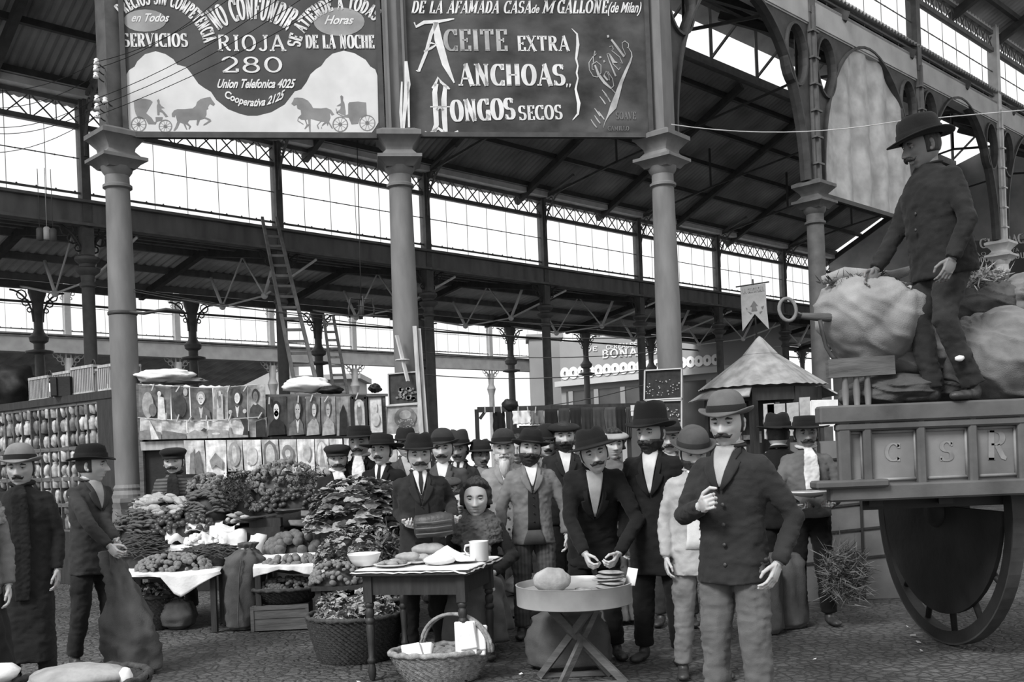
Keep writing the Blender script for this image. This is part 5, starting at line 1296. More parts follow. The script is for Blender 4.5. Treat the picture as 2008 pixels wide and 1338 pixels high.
    if fem or hair == 'bun':
        b = MB(); shell(b, HT, lambda p: min(1.3, (p.y+.026+max(0, p.z-.060)*1.6)/.03, (p.z+.035)/.03+(.8 if p.y > .03 else 0)), .026, fem, child, .016); b.ball(HT @ Vector((0, .095, .035)), (.05*s, .04*s, .045*s), 12, 8)
        b.build('hair', hm, o, smooth=True)
    elif hair:
        b = MB(); shell(b, HT, lambda p: min((p.z+.035)/.03+.3, (p.y+.018 + max(0, (p.z-.055))*2.4)/.02, 1.2) if abs(p.x) > .0 else 0, .008, fem, child, .002, 0, 3); b.build('hair', hm, o, smooth=True)
    if mous:
        b = MB(); b.T = HT; w_ = mous*.028
        for k in (-1, 1): b.tube([(0, -.0965, -.0435), (k*w_*.35, -.098, -.046), (k*w_*.75, -.090, -.050), (k*w_*1.15, -.078, -.052-.004*mous), (k*w_*1.5, -.068, -.046)], [(.007, .008), (.010, .011*mous), (.009, .010*mous), (.006, .007), (.002, .002)], 8, up=(0, 0, 1))
        b.T = None; b.build('moustache', {'w': M_hair_w}.get(None, hm if hair != 'none' else M_hair), o, smooth=True)
    if beard:
        bl, bm_ = beard; b = MB()
        shell(b, HT, lambda p: min((-.030-p.z)/.02+ (0 if abs(p.x) > .03 else -.6 if p.z > -.062 else .5), (-p.y+.03)/.03, 1.0), .012, fem, child, .004, bl*.25, 5)
        if bl > .03:
            b.T = HT; b.tube([(0, -.066, -.085), (0, -.085, -.115), (0, -.088, -.115-bl*.6), (0, -.08, -.115-bl)], [(.040, .03), (.038, .028), (.026, .02), (.006, .006)], 12, up=(0, 1, 0)); b.T = None
        b.build('beard', bm_, o, smooth=True)
    if hat_: hat(o, HT, hat_[0], hat_[1], hband, parent=o, tilt=math.radians(hatkw.get('tilt', 0)), s=hatkw.get('s', 1.0))
    o['_s'] = s
    return o
def plocal(o, p):  # world point -> local of an unscaled person root
    return Matrix.Rotation(-o.rotation_euler.z, 3, 'Z') @ (Vector(p)-o.location)
A_ = lambda kL, kR: {-1: kL, 1: kR}
BG = dict(voxel=.017)
P_ = {}
P_['H'] = person(822, 893, 7.6, yaw=8, girth=1.03, coat=.022, coat_style='open', vest=.02, shirt=.6, tie=.03, trousers=.012, hat_=('fedora', .012), mous=1.25, coatkw=dict(open_w=.06, vee=1.24), hatkw=dict(s=1.04),
    warms=A_((at(782, 1005, 7.75), at(800, 1028, 7.38)), (at(884, 985, 7.75), at(889, 1018, 7.42))), hands=(('half', (.3, 0, 1)), ('half', (-.3, 0, 1))), label='stout moustached man in a dark jacket holding a leather bag behind the food table')
P_['L'] = person(1040, 897, 8.3, yaw=4, hroll=8, hpitch=-6, coat=.15, coat_style='open', vest=.02, shirt=.65, trousers=.06, hat_=('fedora', .014), hband=.01, mous=1.3, beard=(.02, M_hair), H=1.66, coatkw=dict(open_w=.05, hem_gap=.10, vee=1.26, tcheck=True),
    arms=A_(((-.27, 0, 1.11), (-.28, -.05, .87)), ((.28, 0, 1.11), (.28, -.06, .87))), label='short black bearded man in an open grey jacket, hands at his sides')
P_['K'] = person(988, 880, 8.75, coat=.22, coat_len=.66, shirt=.6, trousers=.06, hat_=('bowler', .03), hair='white', mous=1.1, beard=(.10, M_hair_w), label='old man with a long white beard in a pale long coat', coatkw=dict(vee=1.30), **BG)
P_['A'] = person(40, 918, 7.0, yaw=12, coat=.02, coat_len=.22, shirt=None, lapel=False, coat_style='closed', trousers=.02, hat_=('bowler', .18), hband=.02, mous=.8, scarf=(.015, .75), skin=.34, label='man in a pale bowler hat with a long dark fringed scarf at the left edge')
P_['B'] = person(180, 912, 7.85, yaw=62, hyaw=98, lean=2, coat=.035, coat_len=.74, shirt=.3, trousers=.02, hat_=('fedora', .010), mous=None, skin=.4, label='young man in a dark overcoat seen from the side, holding an empty sack',
    warms=A_((at(178, 1035, 7.5), at(215, 1072, 7.45)), (at(205, 1025, 7.8), at(228, 1062, 7.6))), hands=('half', 'half'), legs={-1: ((-.1, .02, .50), (-.12, .1, .085)), 1: ((.1, -.06, .5), (.12, -.08, .085))})
P_['S'] = person(1425, 828, 5.2, yaw=-38, hyaw=-28, hpitch=4, coat=.025, coat_len=.80, shirt=.35, trousers=.11, hat_=('bowler', .11), hband=.02, mous=1.0, hscale=1.1, hair='dark', label='tall man in a pale hat and dark jacket, largest figure, right of the tray', voxel=.012,
    arms=A_(((-.24, -.06, 1.14), (-.05, -.24, 1.20)), ((.29, .10, 1.12), (.25, -.03, .90))), hands=(('grip', (0, 1, 0)), 'relaxed'), coatkw=dict(vee=1.29))
P_['U'] = person(1580, 850, 8.4, yaw=-6, coat=.12, coat_len=.90, shirt=.45, lapel=False, coat_style='closed', trousers=.008, hat_=('wide', .012), mous=1.2, scarf=(.62, .28), skin=.30, label='smiling moustached man in a wide black hat and white neckerchief beside the wagon',
    arms=A_(((-.27, -.05, 1.10), (-.13, -.26, 1.02)), ((.28, -.02, 1.10), (.13, -.27, 1.02))), hands=(('half', (0, 0, 1)), ('half', (0, 0, 1))))
P_['C'] = person(340, 905, 10.3, yaw=6, coat=.035, coat_len=.8, shirt=None, lapel=False, coat_style='closed', trousers=.02, hat_=('cap', .012), mous=1.2, scarf=(.02, .3), coatkw=dict(stripes=1), hscale=1.25, label='moustached man in a cap and striped poncho behind the vegetable stall beside the iron column', **BG)
P_['D'] = person(662, 900, 9.6, yaw=14, hyaw=10, coat=.015, shirt=.65, trousers=.02, hat_=('cap', .02), mous=1.3, scarf=(.65, .2), hscale=1.24, label='man in a soft cap with a bushy moustache behind the leafy greens', coatkw=dict(vee=1.2), **BG)
P_['E'] = person(705, 868, 9.65, yaw=-6, coat=.012, shirt=.65, trousers=.02, hat_=('wide', .012), mous=1.0, scarf=(.65, .24), hscale=1.24, label='taller man in a wide black hat with a white cravat behind the leafy greens', **BG)
P_['F'] = person(748, 885, 9.4, yaw=-14, hpitch=-6, coat=.012, shirt=.7, tie=.02, trousers=.02, hat_=('wide', .012), hatkw=dict(s=1.06), mous=.9, hscale=1.22, label='young man in a broad flat black hat and dark tie beside the stout man', coatkw=dict(vee=1.28), **BG)
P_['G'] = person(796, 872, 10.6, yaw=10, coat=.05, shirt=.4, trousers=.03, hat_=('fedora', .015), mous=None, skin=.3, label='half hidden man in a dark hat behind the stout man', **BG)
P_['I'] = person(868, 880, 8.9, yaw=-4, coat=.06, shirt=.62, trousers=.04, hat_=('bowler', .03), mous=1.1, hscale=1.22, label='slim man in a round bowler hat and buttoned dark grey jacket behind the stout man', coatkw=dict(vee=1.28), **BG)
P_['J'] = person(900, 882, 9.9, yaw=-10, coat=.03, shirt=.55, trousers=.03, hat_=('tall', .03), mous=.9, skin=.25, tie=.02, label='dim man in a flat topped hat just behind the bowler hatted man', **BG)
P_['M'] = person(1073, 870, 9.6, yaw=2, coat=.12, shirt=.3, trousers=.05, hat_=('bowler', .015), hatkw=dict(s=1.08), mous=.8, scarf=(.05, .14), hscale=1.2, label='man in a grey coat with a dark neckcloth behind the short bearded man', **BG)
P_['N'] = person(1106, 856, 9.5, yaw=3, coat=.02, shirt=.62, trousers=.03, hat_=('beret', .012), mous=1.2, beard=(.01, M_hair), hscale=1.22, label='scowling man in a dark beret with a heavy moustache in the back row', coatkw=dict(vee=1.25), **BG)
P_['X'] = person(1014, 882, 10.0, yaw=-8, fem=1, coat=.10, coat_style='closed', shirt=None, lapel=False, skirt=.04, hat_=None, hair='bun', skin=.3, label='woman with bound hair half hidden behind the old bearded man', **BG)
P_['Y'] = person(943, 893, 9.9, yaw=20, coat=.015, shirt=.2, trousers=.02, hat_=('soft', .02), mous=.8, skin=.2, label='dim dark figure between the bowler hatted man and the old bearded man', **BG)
# children
P_['k1'] = person(879, 960, 8.3, yaw=6, child=1, coat=.15, coat_style='closed', shirt=None, lapel=False, trousers=.05, hat_=('beret', .05), hair='brown', hscale=1.22, skin=.44, label='small child peeping from behind the stout man, face in the gap', cat='child', **BG)
P_['k2'] = person(903, 985, 8.25, yaw=2, child=1, fem=1, coat=.08, coat_style='closed', shirt=None, lapel=False, skirt=.05, hat_=None, hair='bun', hscale=1.25, skin=.44, label='small dark haired girl standing behind the seated woman', cat='child', **BG)
# bending man at the tray, arms reaching down to the cakes
P_['P'] = person(1166, 905, 7.02, yaw=0, lean=33, H=1.74, hpitch=-4, hroll=-12, coat=.012, coat_len=.72, coat_style='open', shirt=.4, trousers=.010, hat_=('soft', .012), mous=1.0, hatkw=dict(s=1.06, tilt=-4), coatkw=dict(vee=1.15),
    warms=A_((at(1118, 1020, 7.1), at(1148, 1088, 6.92)), (at(1250, 1020, 7.1), at(1212, 1088, 6.88))), hands=('half', 'half'), label='man in a dark suit and battered hat bending over the round tray', girth=1.04)
P_['W1'] = person(1201, 872, 8.9, yaw=10, fem=1, coat=.12, coat_style='closed', shirt=None, lapel=False, skirt=.08, hat_=('beret', .3), hatkw=dict(s=1.05), hair='bun', label='woman in a pale patterned headcloth behind the bending man', **BG)
P_['Q'] = person(1276, 848, 7.15, yaw=-22, hyaw=-36, lean=4, coat=.012, coat_len=.62, coat_style='open', shirt=.5, trousers=.010, hat_=('tall', .010), hatkw=dict(s=1.12), mous=1.2, beard=(.01, M_hair), girth=1.08, coatkw=dict(vee=1.2), label='bearded man in a tall dark hat and long dark coat beside the bending man')
P_['R1'] = person(1312, 860, 8.6, yaw=-10, coat=.10, shirt=.4, trousers=.03, hat_=('fedora', .03), mous=.9, label='man glimpsed behind the tall dark hat', **BG)
P_['R'] = person(1360, 888, 6.65, yaw=0, hpitch=10, coat=.34, coat_len=.74, coat_style='open', vest=.6, shirt=.68, trousers=.15, hat_=('bowler', .07), hatkw=dict(s=1.1, tilt=6), hband=.03, mous=None, beard=(.01, M_hair), girth=1.0, coatkw=dict(open_w=.09, vee=1.22), label='man in a light coat and white shirt beside the tall pale hatted man')
P_['T'] = person(1525, 850, 8.6, yaw=172, coat=.010, shirt=.5, trousers=.010, hat_=('fedora', .012), hatkw=dict(s=1.05), label='man with his back turned in a black hat, in front of the kiosk', hair='dark', girth=1.08, **BG)
# seated woman behind the table
P_['O'] = person(934, 995, 7.95, yaw=-4, hyaw=-2, hpitch=2, fem=1, coat=.015, coat_style='closed', shirt=None, lapel=False, skirt=.10, hat_=None, hair='bun', seated=.50, H=1.72, skin=.46, shawl=.10, hscale=1.3, label='seated dark haired woman in a fur tippet behind the food table',
    arms=A_(((-.26, -.05, .72), (-.12, -.32, .62)), ((.28, -.04, .72), (.14, -.32, .62))), hands=('half', 'half'))
# standing man on the wagon, stooping a little
P_['V'] = person(1808, 300, 6.35, yaw=-74, hyaw=-86, lean=9, hpitch=10, H=1.74, base_z=1.72, coat=.020, coat_len=.78, coat_style='closed', shirt=None, lapel=False, trousers=.028, hat_=('fedora', .012), hatkw=dict(s=1.12), mous=1.2, skin=.16, girth=1.22, label='man in a dark jacket and hat standing on the sacks of the loaded wagon',
    arms=A_(((-.24, -.16, 1.10), (-.22, -.34, .86)), ((.30, -.06, 1.08), (.27, -.16, .84))), legs={-1: ((-.10, -.12, .52), (-.11, -.02, .085)), 1: ((.11, -.10, .50), (.11, .10, .085))}, hands=('relaxed', 'relaxed'))
# person cut by the left edge
P_['W'] = person(-72, 928, 6.2, yaw=30, fem=1, coat=.16, coat_style='closed', shirt=None, lapel=False, skirt=.02, hat_=None, hair='bun', shawl=.22, label='figure in a pale shawl cut off by the left edge of the view', girth=1.05)
# ================================================================ produce, baskets, sacks
def ro(seed): return random.Random(seed)
def small(name, b, m, smooth=True): return b.mesh(name, m, smooth)
MV = {k: mat('produce_%s' % k, g, r_, .3, 25, .3, bscale=90, dist=.004, spec=.4) for k, g, r_ in (('dark', .03, .6), ('mid', .09, .7), ('grey', .16, .75), ('pale', .34, .75), ('white', .66, .7), ('leafd', .045, .7), ('leafm', .12, .7), ('leafl', .30, .7), ('apple', .05, .35), ('potato', .17, .85), ('quince', .12, .8))}
b = MB(); b.ball((0, 0, 0), (.036, .028, .026), 12, 9, lambda d: .12*noise.noise(d*2.1)); K_potato = small('potato', b, MV['potato'])
b = MB(); b.ball((0, 0, 0), (.022, .022, .028), 12, 8); K_egg = small('egg', b, MV['white'])
b = MB(); b.ball((0, 0, 0), (.058, .058, .052), 20, 12, lambda d: .035*math.cos(6*math.atan2(d.y, d.x))*(1-d.z*d.z)+.05*noise.noise(d*1.7)-.12*ngauss(math.acos(max(-1, min(1, d.z))), .25)); K_quince = small('quince', b, MV['quince'])
b = MB(); b.ball((0, 0, 0), (.034, .034, .031), 14, 10, lambda d: -.2*ngauss(math.acos(max(-1, min(1, d.z))), .3)); b.cm = 1; b.tube([(0, 0, .02), (.003, 0, .036)], .0025, 5); K_apple = small('apple', b, [MV['apple'], MV['mid']])
b = MB(); b.ball((0, 0, 0), (.03, .03, .027), 12, 9, lambda d: .06*math.cos(5*math.atan2(d.y, d.x))-.2*ngauss(math.acos(max(-1, min(1, d.z))), .3)); K_fruit = small('fruit', b, MV['grey'])
b = MB(); b.tube([(-.085, 0, -.004), (-.06, 0, 0), (-.02, 0, .004), (.03, 0, .003), (.055, 0, 0), (.075, 0, -.003)], [.002, .014, .03, .032, .022, .006], 12); b.cm = 1
for k in range(4): b.tube([(.06, 0, 0), (.09, .01*(k-1.5), .008), (.12, .02*(k-1.5), .002)], [.006, .005, .002], 5)
K_turnip = small('turnip', b, [MV['pale'], MV['leafm']])
b = MB(); b.tube([(-.06, 0, 0), (-.05, .0, .004), (-.01, .004, .010), (.03, .002, .006), (.055, -.006, -.004)], [.004, .017, .018, .012, .002], 9); b.cm = 1; b.tube([(-.058, 0, 0), (-.078, 0, .008)], .004, 5); K_pepper = small('pepper', b, [MV['mid'], MV['leafd']])
b = MB(); b.tube([(-.07, 0, 0), (-.03, .008, .006), (.02, .004, .008), (.07, -.010, 0)], [.003, .0065, .0065, .002], 6); K_bean = small('bean_pod', b, MV['leafd'])
b = MB(); b.lathe((0, 0, 0), [(.004, -.05), (.012, -.04), (.028, -.012), (.036, .008), (.034, .022), (.026, .024), (.022, .012), (.004, .010)], n=12); b.cm = 1
b.ball((0, 0, .014), (.016, .016, .011), 8, 6)
for k in range(8):
    t = 2*PI*k/8; b.add([(.03*math.cos(t-.25), .03*math.sin(t-.25), .004), (.03*math.cos(t+.25), .03*math.sin(t+.25), .004), (.05*math.cos(t), .05*math.sin(t), -.012)], [(0, 1, 2)])
K_art = small('artichoke', b, [MV['grey'], MV['leafm']])
K_artd = small('artichoke', b, [MV['mid'], MV['pale']])
b = MB(); b.ball((0, 0, 0), (.017, .014, .012), 9, 6); K_nut = small('chestnut', b, MV['mid'])
def leaf_mesh(L, W, m, seed, curl=.35):
    r = ro(seed); b = MB(); vs = []; nL, nW = 7, 4
    for i in range(nL+1):
        f = i/nL; w_ = W*math.sin(PI*(.08+.9*f)**.8)*(1+.12*r.uniform(-1, 1)); 
        for j in range(-nW, nW+1):
            g_ = j/nW; vs.append((L*(f-.5), w_*g_, curl*L*.3*math.sin(f*PI)+W*.35*abs(g_)+.10*W*math.sin(f*14+g_*5+seed)-L*.10*f*f))
    n_ = 2*nW+1
    b.add(vs, [(i*n_+j, (i+1)*n_+j, (i+1)*n_+j+1, i*n_+j+1) for i in range(nL) for j in range(2*nW)])
    b.tube([(L*(i/nL-.62), 0, curl*L*.3*math.sin(max(0, i/nL-.12)*PI)+.003-L*.1*(i/nL)**2) for i in range(nL+1)], [.004*(1.2-i/nL) for i in range(nL+1)], 5)
    return small('cabbage_leaf', b, m)
K_leaf = [leaf_mesh(.17, .055, MV['leafl'], 1), leaf_mesh(.15, .06, MV['leafm'], 2), leaf_mesh(.14, .05, MV['leafd'], 3), leaf_mesh(.12, .045, MV['leafl'], 4, .6)]
K_sml = [leaf_mesh(.075, .024, MV['leafl'], 5), leaf_mesh(.08, .026, MV['leafm'], 6), leaf_mesh(.065, .026, MV['pale'], 7, .6)]
b = MB()
for k in range(7): 
    a = (k-3)*.09; b.tube([(-.16, .01*(k-3), 0), (-.05, .012*(k-3), .012), (.05, .02*(k-3), .014), (.17, .05*(k-3), -.01+.01*(k % 2))], [.010, .013, .012, .004], 6)
K_leek = small('leek_bunch', b, MV['leafm'])
PROD = 0
def heap(meshes, px, pyb, hw, hpx, Y, n, ry, label, name, group, seed=1, sc=1.0, tilt=.6, under=None, flat=False, rmin=.75, rmax=1.2, maxphi=105, skirtz=0):
    """items piled over a mound whose front foot shows at px, pyb"""
    global PROD
    r = ro(seed); s_ = F_PX/Y; c = at(px, pyb, Y); rx = hw/s_; hm = hpx/s_
    if under is not None:
        b = MB(); b.ball((0, 0, 0), (rx*.86, ry*.80, hm*.82), 24, 12, lambda d: .08*noise.noise(d*3+Vector((seed, 0, 0))))
        o = b.build('heaped_sacking', under, smooth=True); o.location = c+Vector((0, ry, -.005)); tag(o, 'dark mound of leaves and sacking under the %s' % name.replace('_', ' ')+'s', 'sacking', None, 'stuff')
    n = int(n*1.45)
    for i in range(n):
        f = (i+.5)/n; u = math.sin((r.random()-.5)*PI*.97); row = r.random(); phi = math.radians(maxphi)*row**1.15
        k = math.sqrt(max(.02, 1-u*u)); x = rx*u; y = ry-ry*math.cos(phi)*k; z = hm*math.sin(min(PI/2, phi))*k**.8
        me = meshes[r.randrange(len(meshes))] if isinstance(meshes, list) else meshes
        o = bpy.data.objects.new(name, me); C.objects.link(o); o.location = c+Vector((x, y-.01, z+.012))
        q = r.uniform(rmin, rmax)*sc; o.scale = (q, q, q)
        if flat: o.rotation_euler = (r.uniform(-.3, .3)+.5*math.cos(phi), r.uniform(-.35, .35), r.uniform(-.5, .5)+(PI if r.random() < .5 else 0))
        else: o.rotation_euler = (tilt*math.cos(phi)+r.uniform(-.5, .5), r.uniform(-.5, .5)+u*.5, r.uniform(0, 6.28))
        tag(o, label, name.replace('_', ' '), group, 'thing'); PROD += 1
# ---------------- stall tables and cloths
def table_board(px0, px1, pyt, Y0, Y1, lab, leg=True, th=.03):
    z = at((px0+px1)/2, pyt, Y0).z; x0, x1 = gx(px0, Y0, z), gx(px1, Y0, z)
    o = empty('market_table', ((x0+x1)/2, (Y0+Y1)/2, 0), 0, lab, 'table')
    b = MB(); b.box((0, 0, z-th/2), (x1-x0, Y1-Y0, th)); b.build('table_top', M_wood_d, o)
    if leg:
        for sx_ in (-1, 1):
            for sy_ in (-1, 1):
                b = MB(); b.box((sx_*((x1-x0)/2-.05), sy_*((Y1-Y0)/2-.05), (z-th)/2), (.05, .05, z-th)); b.build('leg', M_wood_d, o)
    return z, x0, x1
z1, xa, xb = table_board(228, 425, 1128, 9.16, 9.62, 'low front table of the stall under the potatoes and bean pods')
z2, xc, xd = table_board(226, 440, 1078, 9.66, 9.98, 'middle table of the stall under the white eggs and dark tomatoes')
z3, _, _ = table_board(226, 640, 1022, 10.0, 10.35, 'back table of the stall under the turnips and artichokes')
z4, xe, xf = table_board(492, 660, 1112, 9.14, 9.7, 'table of the stall under the round quinces')
def cloth(name, pts, label, m=M_white, cat='cloth', group=None, nx=16, drop=None, wob=.012, seed=3):
    """pts: four world corners of a laid cloth; drop: list of (fraction, length) giving the hanging front edge"""
    A, B, Cc, D = map(Vector, pts); b = MB(); vs = []; ny = 8; hang = 8
    for j in range(ny+1):
        for i in range(nx+1):
            p = A.lerp(B, i/nx).lerp(D.lerp(Cc, i/nx), j/ny); vs.append(p+Vector((0, 0, wob*noise.noise(p*9+Vector((seed, 0, 0)))+wob)))
    W = nx+1; fs = [(j*W+i, j*W+i+1, (j+1)*W+i+1, (j+1)*W+i) for j in range(ny) for i in range(nx)]
    if drop:
        base = len(vs)
        for j in range(1, hang+1):
            for i in range(nx+1):
                f = i/nx; L = 0
                for (f0, l0), (f1, l1) in zip(drop, drop[1:]):
                    if f <= f1+1e-9: L = l0+(l1-l0)*(f-f0)/(f1-f0); break
                p = vs[i]; vs.append(p+Vector((.01*math.sin(i*1.3)*j/hang, -.02-.02*math.sin(i*1.7+seed)*j/hang, -L*j/hang)))
        for j in range(hang):
            for i in range(nx):
                a = i if j == 0 else base+(j-1)*W+i; c = base+j*W+i; fs.append((a, c, c+1, a+1))
    b.add(vs, fs); o = b.build(name, m, smooth=True); o.modifiers.new('t', 'SOLIDIFY').thickness = .004
    return tag(o, label, cat, group)
def TC(px, Y, z): return (gx(px, Y, z), Y, z)
cloth('white_cloth', (TC(226, 9.14, z1+.01), TC(432, 9.14, z1+.01), TC(440, 9.64, z1+.02), TC(226, 9.64, z1+.02)), 'white cloth with a pointed corner hanging below the potatoes', drop=[(0, .02), (.4, .03), (.44, .04), (.60, .235), (.66, .20), (.95, .04), (1, .03)])
cloth('white_cloth', (TC(300, 9.6, z2+.01), TC(445, 9.6, z2+.01), TC(430, 9.95, z2+.02), TC(330, 9.95, z2+.02)), 'white cloth under the eggs in the middle of the stall', drop=[(0, .05), (.4, .03), (1, .12)])
cloth('white_cloth', (TC(497, 9.11, z4+.01), TC(655, 9.11, z4+.01), TC(650, 9.3, z4+.02), TC(500, 9.3, z4+.02)), 'white cloth hanging below the small fruit', drop=[(0, .10), (.3, .04), (.5, .05), (.8, .12), (1, .10)])
cloth('white_cloth', (TC(505, 9.32, z4+.08), TC(650, 9.32, z4+.10), TC(645, 9.65, z4+.10), TC(500, 9.65, z4+.08)), 'white cloth under the round quinces', drop=[(0, .06), (.5, .09), (1, .04)])
# papers and wrappers beside the eggs
for k, (x, y, Y, w_, h_, rz, rx_) in enumerate([(400, 1036, 9.9, .28, .16, .2, .5), (440, 1040, 9.75, .22, .15, -.3, .7), (425, 1062, 9.66, .2, .16, .5, .6), (462, 1068, 9.55, .17, .24, .3, 1.1), (500, 1072, 9.5, .13, .2, -.2, 1.2), (345, 1052, 9.85, .14, .12, .6, .6)]):
    b = MB(); vs = []; 
    for j in range(7):
        for i in range(7): vs.append(((i/6-.5)*w_, (j/6-.5)*h_, .02*math.sin(i*1.1+k)+.018*math.cos(j*1.4+k*2)))
    b.add(vs, [(j*7+i, j*7+i+1, (j+1)*7+i+1, (j+1)*7+i) for j in range(6) for i in range(6)])
    o = b.build('wrapping_paper', M_paper, smooth=True); o.location = at(x, y, Y); o.rotation_euler = (rx_, 0, rz); o.scale = (1.25, 1.25, 1.6); o.modifiers.new('t', 'SOLIDIFY').thickness = .003
    tag(o, 'crumpled sheet of white wrapping paper among the eggs and the tall sack', 'paper', 'wrapping papers on the stall')
S_ = MV['dark']
heap(K_potato, 330, 1124, 72, 30, 9.2, 110, .16, 'small pale potato in the heap at the front of the stall', 'potato', 'potatoes on the front table', 1, .8, under=S_)
heap(K_bean, 408, 1098, 55, 24, 9.42, 150, .12, 'dark bean pod in the heap right of the potatoes', 'bean_pod', 'bean pods right of the potatoes', 2, .9, under=S_, flat=True)
heap(K_bean, 268, 1096, 48, 40, 9.5, 140, .12, 'thin green bean in the heap beside the young man with the sack', 'green_bean', 'green beans at the left end', 3, 1, under=S_, flat=True)
heap(K_egg, 400, 1068, 42, 16, 9.68, 60, .12, 'white egg in the pale heap in the middle of the stall', 'egg', 'white eggs', 4, .9, under=M_white)
heap(K_apple, 350, 1046, 62, 34, 9.85, 70, .14, 'dark shiny tomato heaped behind the eggs', 'tomato', 'dark tomatoes', 5, .9, under=S_)
heap(K_pepper, 258, 1052, 40, 46, 9.85, 70, .13, 'dark pepper in the left heap behind the bean pods', 'pepper', 'dark peppers at the left end', 6, .8, under=S_, flat=True)
heap(K_turnip, 310, 1012, 52, 36, 10.02, 42, .15, 'pale turnip with a pointed tail in the heap beside the column', 'turnip', 'pale turnips', 7, 1.0, under=S_, flat=True, rmin=.9, rmax=1.1)
heap(K_pepper, 398, 1010, 44, 46, 10.05, 90, .15, 'grey pepper in the heap below the small artichokes', 'pepper', 'grey peppers behind the turnips', 8, .85, under=S_, flat=True)
heap(K_art, 402, 964, 42, 30, 10.22, 55, .13, 'small round onion in the left heap by the striped poncho', 'artichoke_bud', 'left artichoke buds', 9, .8, under=S_)  # same artichoke mesh as the tallest heap
heap(K_artd, 470, 996, 48, 66, 10.2, 70, .16, 'dark round beetroot in the middle heap behind the scale', 'artichoke_globe', 'middle artichoke globes', 10, .75, under=S_)  # artichoke mesh with other tones
heap(K_art, 548, 1000, 85, 92, 10.15, 150, .24, 'grey artichoke in the tallest heap below the holy cards', 'artichoke', 'artichokes of the tallest heap', 11, .8, under=S_)
heap(K_apple, 562, 1004, 58, 42, 9.96, 55, .10, 'dark apple heaped in front of the tallest artichoke pile', 'apple', 'dark apples behind the scale', 12, .75, under=S_)
heap(K_art, 640, 984, 45, 50, 10.1, 40, .16, 'artichoke at the right end of the row, beside the cap wearing man', 'artichoke', 'right hand artichokes', 13, .8, under=S_)
heap(K_quince, 588, 1085, 68, 34, 9.36, 44, .15, 'large round grey quince on the white cloth', 'quince', 'round quinces', 14, .88, under=S_, rmin=.9, rmax=1.1, maxphi=95)
heap(K_fruit, 582, 1112, 66, 18, 9.16, 50, .09, 'small grey fruit in the row below the quinces', 'fruit', 'small fruit below the quinces', 15, .95, under=S_, rmin=.85)
heap(K_sml, 640, 1058, 46, 30, 9.5, 60, .12, 'small leafy sprout behind the quinces', 'sprout', 'sprouts behind the quinces', 16, 1.0, under=S_)
# ---------------- leafy greens, right half of the stall
z5, _, _ = table_board(610, 780, 1150, 8.3, 9.3, 'table hidden under the leafy greens right of the quinces')
heap(K_leaf, 695, 1045, 92, 100, 8.9, 200, .30, 'broad cabbage leaf in the tall leafy pile behind the food table', 'cabbage_leaf', 'broad leaves of the tall pile', 17, .9, under=MV['dark'], flat=True)
heap(K_sml, 700, 1120, 88, 78, 8.5, 260, .28, 'small pale salad leaf heaped behind the food table', 'salad_leaf', 'small salad leaves', 18, .95, under=MV['dark'], tilt=.5)
heap(K_potato, 655, 1150, 50, 40, 8.35, 70, .14, 'pale root in the lower heap left of the food table', 'root', 'pale roots left of the food table', 19, .75, under=MV['leafd'])
for k, (x, y, Y, rz) in enumerate([(625, 1012, 9.2, .3), (650, 1000, 9.15, -.1), (672, 1006, 9.1, -.5), (600, 1030, 9.3, .6), (640, 1024, 9.1, .1)]):
    o = bpy.data.objects.new('leek_bunch', K_leek); C.objects.link(o); o.location = at(x, y, Y); o.rotation_euler = (.5, .2, rz); tag(o, 'bunch of leeks fanned out left of the tall leafy pile', 'leeks', 'leek bunches', 'thing')
for k, (x, y, Y) in enumerate([(455, 1012, 9.9), (468, 1008, 9.9), (447, 1020, 9.88), (478, 1015, 9.85), (460, 1022, 9.84)]):
    o = bpy.data.objects.new('turnip', K_turnip); C.objects.link(o); o.location = at(x, y, Y); o.rotation_euler = (.3, .2, k); o.scale = (.7,)*3; tag(o, 'small white radish lying by the left scale pan', 'radish', 'white radishes by the scale', 'thing')
# frizzy tops that nobody could count
def fronds(px, py, hw, hh, Y, n, m, label, size=.05, seed=1, wf=.12):
    r = ro(seed); s_ = F_PX/Y; b = MB(); c = at(px, py, Y)
    for i in range(n):
        u, v = r.gauss(0, .45), r.gauss(0, .45)
        if u*u+v*v > 1: continue
        p = Vector((u*hw/s_, r.uniform(-.08, .08), v*hh/s_)); d = Vector((r.uniform(-1, 1), r.uniform(-1, .3), r.uniform(-.6, 1))).normalized()*size*r.uniform(.6, 1.5); w_ = Vector((r.uniform(-1, 1), r.uniform(-1, 1), r.uniform(-1, 1))).normalized()*size*wf
        b.add([p-w_, p+w_, p+d*.6+w_*.8, p+d, p+d*.6-w_*.8], [(0, 1, 2, 3, 4)])
    o = b.build('leafy_tops', m); o.location = c; return tag(o, label, 'leafy tops', None, 'stuff')
fronds(455, 955, 40, 38, 10.1, 500, MV['leafd'], 'frizzy dark carrot tops between the two artichoke heaps', .045, 4)
fronds(600, 945, 45, 40, 10.15, 350, MV['leafd'], 'frizzy dark tops at the right side of the tallest artichoke heap', .045, 5)
fronds(270, 1020, 45, 25, 10.0, 350, MV['leafd'], 'dark leafy tops behind the left bean pods', .04, 6)
fronds(760, 1075, 30, 40, 8.4, 260, MV['leafm'], 'long grassy tops sticking out right of the salad leaves', .10, 7)
